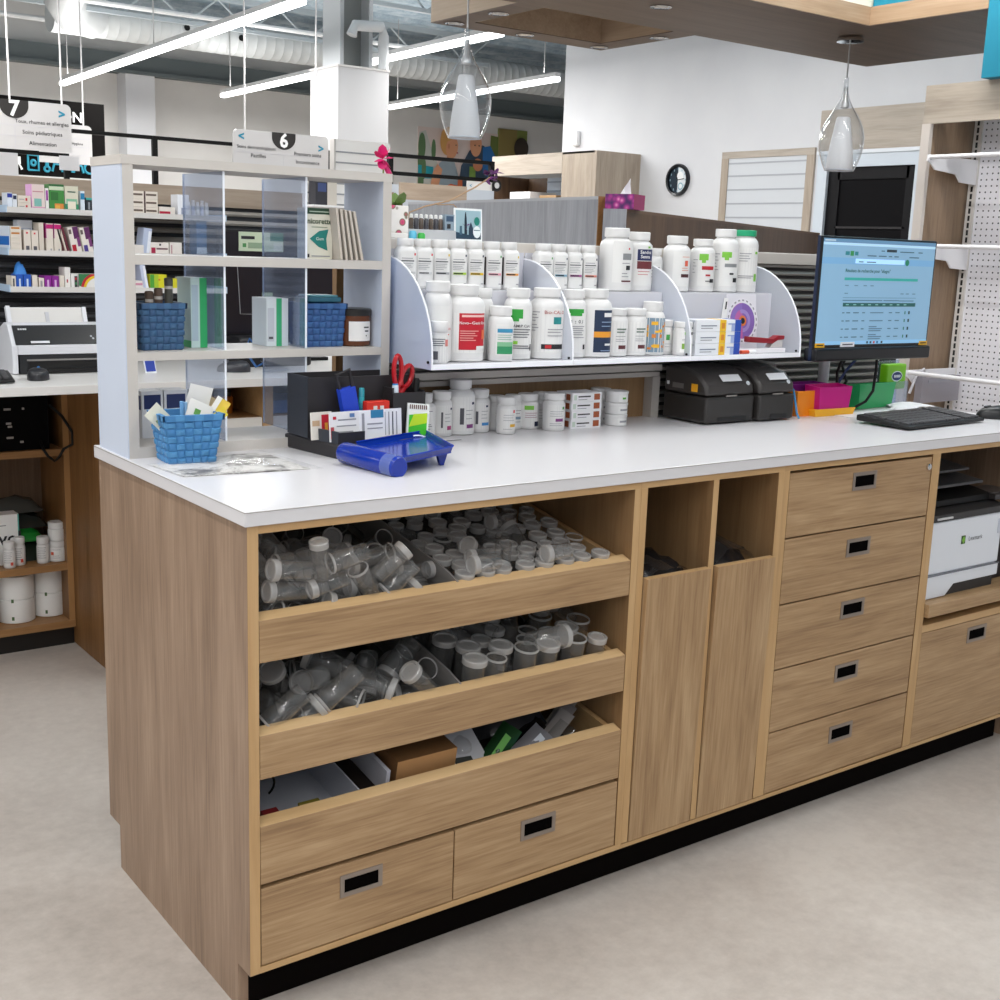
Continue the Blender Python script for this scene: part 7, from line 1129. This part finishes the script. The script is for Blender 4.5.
# top tier
sbx('white box with navy top at the left end of the top rear shelf',8.,13,15,0,c('#dfe6f2'),front=((0,1,.7,.95,c('#27379a')),))
sbx('white box with a small navy stripe, second on the top rear shelf',13.2,17.5,14,0,c('#e3e7ee'),front=((.1,.9,.65,.9,c('#1d2a4c')),))
for k in range(2): 
    o = sbx('cream box with red square, %s of the pair on the top rear shelf'%('lower','upper')[k],18,31,6.4,0,CR,front=((.6,.74,.25,.65,c('#c9202f')),(.1,.5,.4,.5,INKL))); o.location.z += k*.0212
sbx('tall pale pink box with teal drop print on the top rear shelf',31.5,45,24,0,c('#e6d3cf'),front=((0,1,0,.12,c('#d889b5')),(.2,.75,.15,.45,c('#7fb8b0')),(.1,.9,.7,.74,c('#c98a93')),(0,.05,0,1,c('#eeb3e0'))),side=((0,1,0,1,c('#ecb6e6')),))
sbx('white and purple side box beside the green fruit box',45.4,49,21,0,W_,front=((.2,.8,.45,.9,c('#9a2a9a')),))
sbx('green box with a mango print on the top rear shelf',49.3,64.5,25,0,c('#3f8a3f'),front=((0,1,.78,.92,c('#cfdcc0')),(0,1,.92,1,c('#2f6a3a')),(.35,.95,.03,.28,c('#e08a3f')),(.4,.7,.05,.22,c('#e3b04a')),(.1,.6,.4,.7,c('#2f6f32'))))
sbx('green and cream box with a lotus print on the top rear shelf',65,79,24,0,c('#dcd8c4'),front=((0,1,0,.3,c('#2f8a63')),(.1,.9,.3,.5,c('#86bd9c')),(.2,.8,.1,.4,c('#efe6d3')),(.2,.8,.75,.8,c('#4a6a58'))))
sbx('narrow blue and white box on the top rear shelf',81,85.5,20,0,c('#dbe7f2'),front=((0,1,.6,.9,c('#1f7fb0')),))
sbx('small black and teal box on the top rear shelf next to the cubby',86.5,93,14,0,c('#232a33'),front=((0,1,.85,1,c('#3fa9a3')),(.35,.65,.2,.7,c('#8d949b'))))
for j in range(3):
    for i in range(2): 
        o = sbx('cream box with dark lettering in the stack seen through the cubby, %s %s'%(('lower','middle','upper')[j],('left','right')[i]),134+15.2*i,148.6+15.2*i,7.6,0,c('#e6dcd0'),front=((.1,.9,.45,.7,c('#6a5a50')),(0,.06,0,1,c('#4a2a24'))),side=((0,1,0,1,c('#5a3028')),)); o.location.z += j*.0252
sbx('long cream box with red print lying on the top rear shelf behind the cubby',165,183,9,0,c('#e4dcd4'),front=((.02,.7,.1,.5,c('#b5163a')),))
sbx('white leaning envelope box on the top rear shelf behind the cubby',186,199,22,0,c('#eef0f6'),front=((.3,.7,.1,.4,c('#9aa0b8')),))
for k in range(5): bottle('small white bottle on the top rear shelf behind the acrylic divider, %s from the left'%ordn[k],xs_(203+5.2*k),2.24,1.4045,.014,.05+.006*(k%2),[(-50,50,.1,.6,c('#cfd3e6') if k%2 else LAB)],group='small bottles on the top rear shelf')
# middle tier
sbx('blue and white box at the left end of the middle rear shelf',8,9,24,1,c('#dfe8f4'),d=.16,side=((0,1,.25,.6,c('#1f6fc4')),))
for k in range(5): 
    o = sbx('cream box with orange stripe, %s in the stack on the middle rear shelf'%('bottom','second','third','fourth','top')[k],9.3,20.3,4.7,1,CR,front=((.1,.85,.45,.8,c('#c07a2f') if k>2 else c('#d9d0c4')),)); o.location.z += k*.0155
sbx('tall white box behind the barcode boxes on the middle rear shelf',23,38,30,1,c('#dfe4ee'),d=.05,dy=.07,front=((.1,.9,.7,.75,c('#b9c3d6')),))
sbx('narrow cream box with barcode and red dot, left of two on the middle rear shelf',22.5,29.5,21,1,CR,front=((.35,.6,.82,.9,c('#c9202f')),(.25,.75,.05,.28,INK)))
sbx('narrow cream box with barcode and red dot, right of two on the middle rear shelf',30,37,20.5,1,CR,front=((.35,.6,.82,.9,c('#c9202f')),(.25,.75,.05,.28,INK)))
sbx('slim cream box beside the barcode boxes on the middle rear shelf',37.6,42.5,28,1,c('#d8cdc0'))
for k,(a,b_) in enumerate(((44.5,52),(52.6,60))): sbx('cream box with magenta top, %s of two on the middle rear shelf'%('left','right')[k],a,b_,27.5,1,CR,front=((0,1,.82,.97,c('#c0126f')),(0,.06,.5,1,c('#a01a8a')),(.55,.75,.06,.14,INKL)),side=((0,1,.5,1,c('#b01a7a')),))
for k in range(3): sbx('dark edged thin box leaning on the middle rear shelf, %s of three'%('left','middle','right')[k],61.5+2.6*k,63.6+2.6*k,25,1,c(('#5a2a30','#d6c8ba','#6a1f33')[k]),tilt=rad(-14))
for k,px in enumerate((71,83)): sbx('white box with purple sweep leaning on the middle rear shelf, %s of two'%('left','right')[k],px,px+10.6,25.5,1,c('#e8e0d8'),front=((.45,1,.55,1,c('#5a2058')),(.7,1,.25,.6,c('#7a3a74')),(.1,.5,.08,.34,c('#b5162f') if k==0 else c('#4a3a8a')),(.05,.3,.75,.92,c('#6a5a58'))),tilt=rad(-10))
sbx('white folded leaflet standing on the middle rear shelf behind the cubby',144,153,27,1,c('#b9c4dc'),tilt=rad(8),front=((.6,1,.1,.9,c('#e6eaf4')),))
sbx('low white box on the middle rear shelf behind the cubby',134,147,10,1,c('#e3ddd8'),dy=-.002)
sbx('white box with crimson swirl on the middle rear shelf behind the cubby',153.5,175,13,1,c('#ebe3dd'),front=((.08,.3,.1,.6,c('#a81d44')),(.35,.95,.45,.58,c('#7a5a60')),(.5,.6,.75,.9,INKD)))
sbx('pale box on the middle rear shelf at the acrylic divider',176,190,13.5,1,c('#e6dfd9'),front=((.1,.2,.1,.8,c('#b98a8f')),))
sbx('tall blue box behind the acrylic divider on the middle rear shelf',207,219,37,1,c('#3f6f98'),front=((0,1,.0,.25,c('#c9d6de')),))
# lowest tier
sbx('cream box with dark print at the left of the lowest rear shelf',8.5,13,12,2,CR,front=((.3,.7,.1,.8,INK),))
for k,(a,b_) in enumerate(((13.3,20),(20.4,28))): sbx('royal blue box, %s of two on the lowest rear shelf'%('left','right')[k],a,b_,13.5,2,c('#1d55b5'),front=((.4,.65,.15,.7,c('#cfdcf0')),))
softpack('crumpled blue sheet on top of the royal blue boxes',xs_(20),2.24,1.208,.035,.04,.035,c('#2f7fd0'),9,'packet')
sbx('cream box beside the royal blue boxes on the lowest rear shelf',29,34.5,13,2,CR); sbx('short cream box with barcode on the lowest rear shelf',35.5,41,10.5,2,CR,front=((.3,.7,.15,.75,INKL),))
for k,(a,b_) in enumerate(((41.4,48.5),(49,56))): sbx('purple box, %s of two on the lowest rear shelf'%('left','right')[k],a,b_,12.5,2,c('#8a1a8f'),front=((.35,.65,.15,.7,c('#d9b3dc')),))
sbx('cream box right of the purple boxes on the lowest rear shelf',56.5,61.5,13,2,CR); sbx('tall white box with red dot on the lowest rear shelf',62,68,21,2,c('#e9e4df'),front=((.3,.55,.3,.45,c('#b5303a')),))
sbx('white box with green and black dots on the lowest rear shelf',68.5,75.5,15,2,W_,front=((.5,.95,.05,.85,c('#2f2f33')),(.6,.85,.6,.75,c('#c0303a')),(.6,.85,.3,.45,c('#3f8a5a'))))
r = thing('rainbow_carton','large white carton with green, red and yellow arcs on the lowest rear shelf','box',(xs_(86),2.24,1.1642)); b = MB(); x0 = xs_(77); b.box(x0,x0+.058,2.21,2.27,0+1.1642,1.1642+.048,W_)
for k,(r0,r1,m) in enumerate(((.052,.08,c('#2f7a4a')),(.044,.052,c('#c0202f')),(.036,.044,c('#e8c42a')))):
    n=10; pts=[(rr*math.cos(a),rr*math.sin(a)) for rr in (r0,r1) for a in [PI/2+(PI/2-.15)*k2/n for k2 in range(n+1)]]
    b.add([(min(max(x0+.058+px,x0),x0+.058),2.2097-.0002*k,1.1642+min(pz,.048)) for px,pz in pts],[(i,i+1,n+2+i,n+1+i) for i in range(n)],m)
b.build('carton', r, smooth=0)
sbx('pink and white box on the lowest rear shelf behind the cubby',134,146,9,2,c('#e8e2e0'),front=((.1,.9,.5,.75,c('#c98aa0')),))
sbx('leaning white leaflet on the lowest rear shelf behind the cubby',146,152,25,2,c('#c3cbe4'),tilt=rad(-9),front=((.5,1,.05,.95,c('#eef0f8')),))
sbx('green and yellow box on the lowest rear shelf behind the cubby',153,172,15.5,2,c('#d9d322'),front=((0,.3,0,1,c('#4fa03a')),(.25,.5,0,1,c('#a8c42f')),(.5,.62,.6,.72,c('#d08a2a'))))
sbx('yellow box on the lowest rear shelf behind the cubby',174,188,11.5,2,c('#d6cf2a'),front=((0,.35,0,1,c('#8fb52f')),))
sbx('pale box on the lowest rear shelf behind the acrylic divider',189,204,13,2,c('#e3e6ea'))
# scanner, keyboard and mouse
r = thing('document_scanner','white and black document scanner on the rear worktop left of the cubby','scanner',(.33,2.2,Z0)); SW = C('#dedfe4',.35)
b = MB(); b.prism([(2.055,.916),(2.055,1.0),(2.10,1.062),(2.14,1.066),(2.32,1.0),(2.32,.916)],'X',.193,.21,SW); b.prism([(2.055,.916),(2.055,1.0),(2.10,1.062),(2.14,1.066),(2.32,1.0),(2.32,.916)],'X',.49,.507,SW); b.box(.21,.49,2.09,2.32,.916,1.0,C('#1b1b1d',.4)); b.build('body', r, smooth=0, bevel=.003)
b = MB(); b.prism([(2.055,.974),(2.055,1.0),(2.10,1.062),(2.14,1.066),(2.2,1.0),(2.2,.974)],'X',.2101,.4899,SW); b.build('top_cover', r, smooth=0, bevel=.002)
b = MB(); M = Matrix.Translation((.35,2.0535,1.001)) @ Matrix.Rotation(-math.atan2(.045,.062),4,'X'); b.box(-.145,.143,-.001,.003,.004,.072,C('#1a1a1c',.3),M); b.build('control_panel', r, smooth=0)
b = MB(); b.box(-.1,-.045,-.003,-.001,.008,.015,C('#e3e3e6',.4),M)
for k,(x,z) in enumerate(((.085,.03),(.09,.022),(.105,.03),(.108,.02),(.118,.045),(.13,.05),(.125,.035))): b.disc((x,-.0025,z),.0035 if k!=3 else .006,C('#b9bcc2',.4),M=M,seg=10)
for k,x in enumerate((-.13,-.123,-.116,-.11)): b.box(x,x+.005,-.0025,-.001,.055,.06,C('#d9d9dc',.4),M)
b.build('button', r, smooth=0)
b = MB(); b.box(.215,.485,2.056,2.09,.916,.972,C('#242528',.4)); b.box(.235,.47,2.053,2.056,.955,.96,C('#8f8c8a',.3)); b.box(.235,.47,2.05,2.056,.922,.93,C('#101012',.3)); b.box(.24,.47,2.053,2.056,.935,.953,C('#0b0b0d',.4)); b.build('paper_exit', r, smooth=0)
b = MB(); M2 = Matrix.Translation((.335,2.17,1.05)) @ Matrix.Rotation(rad(-22),4,'X'); b.box(-.11,.11,-.002,.004,-.02,.062,C('#d9d6d2',.4),M2); b.box(-.122,-.11,-.012,.006,-.02,.064,SW,M2); b.box(.11,.122,-.012,.006,-.02,.06,SW,M2); b.box(-.095,-.01,-.004,-.002,-.002,.005,INKD,M2); b.box(.012,.095,-.004,-.002,-.002,.005,INKD,M2); b.box(-.005,.006,-.006,-.002,-.01,.045,C('#c3c3c8',.4),M2); b.build('feed_tray', r, smooth=0)
keyboard('black keyboard on the rear worktop at the left edge',(-.05,1.93,Z0),.40,.15,rad(-8)); mouse('black and blue mouse on the rear worktop in front of the scanner',(.228,1.92,Z0),rad(-20),C('#27282c',.35),C('#2f6fb0',.4))
r = thing('monitor','black monitor at the left edge behind the scanner','monitor',(.03,2.33,Z0)); MB().box(-.3,.165,2.3,2.33,.96,1.13,C('#141518',.35)).build('case', r, smooth=0, bevel=.004); MB().box(-.1,0.0,2.28,2.38,Z0,.96,C('#1b1c20',.4)).build('stand', r, smooth=0)
MB().box(.14,.186,2.2,2.3,Z0,1.02,C('#16171a',.4)).build('handset_cradle', loc=(.16,2.25,Z0), label='black handset cradle beside the scanner at the left edge', cat='phone', bevel=.008)
# rear monitors seen through the cubby
r = thing('monitor','large black monitor standing behind the cubby shelf on the rear worktop','monitor',(1.16,2.3,Z0)); MB().box(.955,1.45,2.28,2.31,1.0,1.372,C('#17161a',.35)).build('case', r, smooth=0, bevel=.004); b = MB(); b.box(1.15,1.25,2.31,2.36,.93,1.1,BLACK); b.box(1.05,1.35,2.22,2.42,Z0,.926,BLACK); b.build('stand', r, smooth=0)
b = MB(); b.box(.965,1.44,2.2785,2.28,1.012,1.362,C('#232128',.2)); b.build('screen', r, smooth=0)
carton('notice_card','pale green and teal notice card stuck on the black rear monitor','card',(1.112,2.277,1.298),.17,.003,.066,c('#c9d6bb'),front=((.7,1,.55,1,c('#2f7a5e')),(.78,.98,.05,.45,c('#dfe3d6')),(.05,.35,.62,.78,INKD),(.08,.16,.2,.4,c('#4a8a4f')),(.2,.55,.15,.45,c('#8fa58a'))))
carton('notice_card','small pale card stuck at the lower right of the black rear monitor','card',(1.135,2.277,1.10),.04,.003,.055,c('#aebf9f'))
b = MB(); b.tube([(1.02,2.275,1.25),(1.03,2.275,1.08),(1.115,2.275,1.078)],.0015,C('#9a9a9e',.4),4); b.build('cable', loc=(1.03,2.275,1.1), label='thin grey line running down the black rear monitor', cat='cable')
r = thing('scan_gun','black scanner gun and cables below the rear monitor','scanner',(1.05,2.0,Z0)); b = MB(); b.tube([(.99,2.0,Z0+.02),(1.02,2.0,Z0+.07),(1.045,2.0,Z0+.10),(1.07,1.99,Z0+.105)],[.016,.014,.02,.022],C('#1d1d22',.4),10); b.build('gun_body', r)
b = MB(); b.tube([(.985,2.0,Z0+.02),(.96,2.0,Z0+.008),(.93,2.02,Z0+.06),(.95,2.03,Z0+.1),(.98,2.02,Z0+.06)],.004,C('#2f5f9a',.4),6); b.build('cord', r)
MB().box(.93,1.2,2.06,2.18,Z0,Z0+.1,C('#17171b',.45)).build('cash_terminal', loc=(1.06,2.1,Z0), label='black low device under the rear monitor', cat='device', bevel=.01)
r = thing('photo_stand','small blue and white stand-up card on the rear worktop seen under the cubby shelf','card',(.62,2.0,Z0)); b = MB(); M = Matrix.Translation((.60,2.0,Z0)) @ Euler((-.3,0,.2)).to_matrix().to_4x4(); b.box(-.02,.02,0,.003,0,.05,C('#e9ecf2',.4),M); b.quad((-.017,-.0005,.004),(.017,-.0005,.004),(.017,-.0005,.046),(-.017,-.0005,.046),C('#2a3fa0',.4),M); b.build('card', r, smooth=0)
mouse('dark mouse on the rear worktop seen under the cubby shelf',(.86,1.95,Z0),rad(70),C('#33343a',.35),C('#505058',.4))
softpack('purple and yellow pouch on the rear worktop seen under the cubby shelf',.50,2.05,Z0+.001,.09,.06,.02,c('#8a4f9a'),12,'pouch')
# ------------------------------------------------------------------ pegboard gondola on the right
q = thing('pegboard_gondola','tall pegboard gondola with taupe wood end panel and header at the right','gondola',(3.9,.8,0))
part(q,'header_board',W_GTH,(3.655,3.675,-1.5,1.42,1.895,2.045)); part(q,'end_panel',wood('taupe_oak_inner',('#7d654f','#927a63','#a38b74'),'Z'),(3.675,4.3,1.385,1.42,0,2.045)); part(q,'edge_strip',C('#cfc7c0',.5),(3.653,3.675,1.383,1.422,0,1.895)); part(q,'base',C('#d7d3cf',.5),(3.7,4.3,-1.5,1.385,0,.15))
t = NT('pegboard'); tc = t.n('ShaderNodeTexCoord'); 
sx_ = t.n('ShaderNodeSeparateXYZ'); t.l(tc.outputs['Object'], sx_.inputs[0])
def modc(o): 
    a = t.n('ShaderNodeMath', _operation='DIVIDE'); a.inputs[1].default_value = .0254; t.l(o, a.inputs[0]); f = t.n('ShaderNodeMath', _operation='FRACT'); t.l(a.outputs[0], f.inputs[0]); s = t.n('ShaderNodeMath', _operation='SUBTRACT'); s.inputs[1].default_value = .5; t.l(f.outputs[0], s.inputs[0]); p_ = t.n('ShaderNodeMath', _operation='POWER'); p_.inputs[1].default_value = 2; t.l(s.outputs[0], p_.inputs[0]); return p_
s_ = t.n('ShaderNodeMath', _operation='ADD'); t.l(modc(sx_.outputs['Y']).outputs[0], s_.inputs[0]); t.l(modc(sx_.outputs['Z']).outputs[0], s_.inputs[1])
lt = t.n('ShaderNodeMath', _operation='LESS_THAN'); lt.inputs[1].default_value = .021; t.l(s_.outputs[0], lt.inputs[0]); rp = t.ramp(lt.outputs[0], [(.4,'#e9e8ee'),(.6,'#33343c')]); t.l(rp.outputs[0], t.b.inputs['Base Color'])
part(q,'pegboard',t.m,(3.955,3.97,-1.5,1.335,.15,2.0))
b = MB(); b.box(3.945,3.956,1.335,1.372,.15,2.0,C('#d8d4d0',.4))
for k in range(58): b.box(3.9442,3.9452,1.349,1.359,.2+.03*k,.222+.03*k,C('#161616',.5))
b.build('slotted_upright', q, smooth=0)
for k,(z,lab) in enumerate(((1.757,'highest'),(1.405,'middle'),(.885,'lowest'))):
    q = thing('shelf_bracket','white shelf bracket with a long front bar on the pegboard gondola, %s of three'%lab,'bracket',(3.8,1.34,z),0,'white brackets on the pegboard'); BW = C('#ecebee',.35)
    MB().prism([(3.60,z+.012),(3.595,z-.012),(3.62,z-.022),(3.65,z-.045),(3.80,z-.055),(3.83,z-.085),(3.95,z-.09),(3.95,z+.012)],'Y',1.338,1.344,BW).build('plate', q, smooth=0)
    MB().tube([(3.612,1.339,z+.002),(3.612,-1.2,z+.002)],.009,BW,10).build('front_bar', q)
    e_ = MB(); e_.disc((3.615,1.3375,z+.001),.009,C('#3a3a3a',.5),seg=12); e_.build('hole', q, smooth=0)
b = MB(); b.box(3.66,3.93,1.30,1.334,.76,.87,clear('grey_bin_plastic','#ffffff',.35,.2,'#bdbac2')); b.box(3.70,3.86,1.297,1.30,.845,.856,C('#8f8e96',.4)); b.build('hanging_bin', loc=(3.8,1.32,.76), label='translucent grey bin hung below the lowest bracket of the pegboard', cat='bin', smooth=0)
MB().tube([(3.62,1.33,.80),(3.66,1.328,.885),(3.70,1.326,.90),(3.72,1.326,.87),(3.73,1.326,.84)],.006,C('#c9c8cd',.3),8).build('bin_hook', loc=(3.66,1.33,.8), label='pale plastic hook holding the grey bin on the lowest bracket', cat='hook')
# ------------------------------------------------------------------ camera, world, view
cam = bpy.data.cameras.new('camera'); cam.sensor_width = 36; cam.lens = 36*1221.5166/1000; cam.clip_end = 100
co = bpy.data.objects.new('camera', cam); COL.objects.link(co)
yaw, pit, rol = -.6407, -.2035, .0352
f = Vector((-math.sin(yaw)*math.cos(pit), math.cos(yaw)*math.cos(pit), math.sin(pit))); rt = f.cross(Vector((0,0,1))).normalized(); up = rt.cross(f)
r2 = rt*math.cos(rol)+up*math.sin(rol); u2 = -rt*math.sin(rol)+up*math.cos(rol)
M = Matrix((r2, u2, -f)).transposed().to_4x4(); M.translation = (-.8138,-1.7662,1.3397); co.matrix_world = M
scene.camera = co
w = bpy.data.worlds.new('world'); scene.world = w; w.use_nodes = True
bg = w.node_tree.nodes['Background']; bg.inputs[0].default_value = (.86,.92,1,1); bg.inputs[1].default_value = WORLD
def area(name, loc, rot, sx, sy, e, col=(1,1,1)):
    la = bpy.data.lights.new(name,'AREA'); la.shape = 'RECTANGLE'; la.size = sx; la.size_y = sy; la.energy = e; la.color = col
    o = bpy.data.objects.new(name, la); COL.objects.link(o); o.location = loc; o.rotation_euler = rot
    return o
scene.view_settings.view_transform = 'Standard'; scene.view_settings.exposure = EXPO
scene.cycles.use_denoising = True; scene.cycles.transparent_max_bounces = 32; scene.cycles.max_bounces = 10; scene.cycles.diffuse_bounces = 5
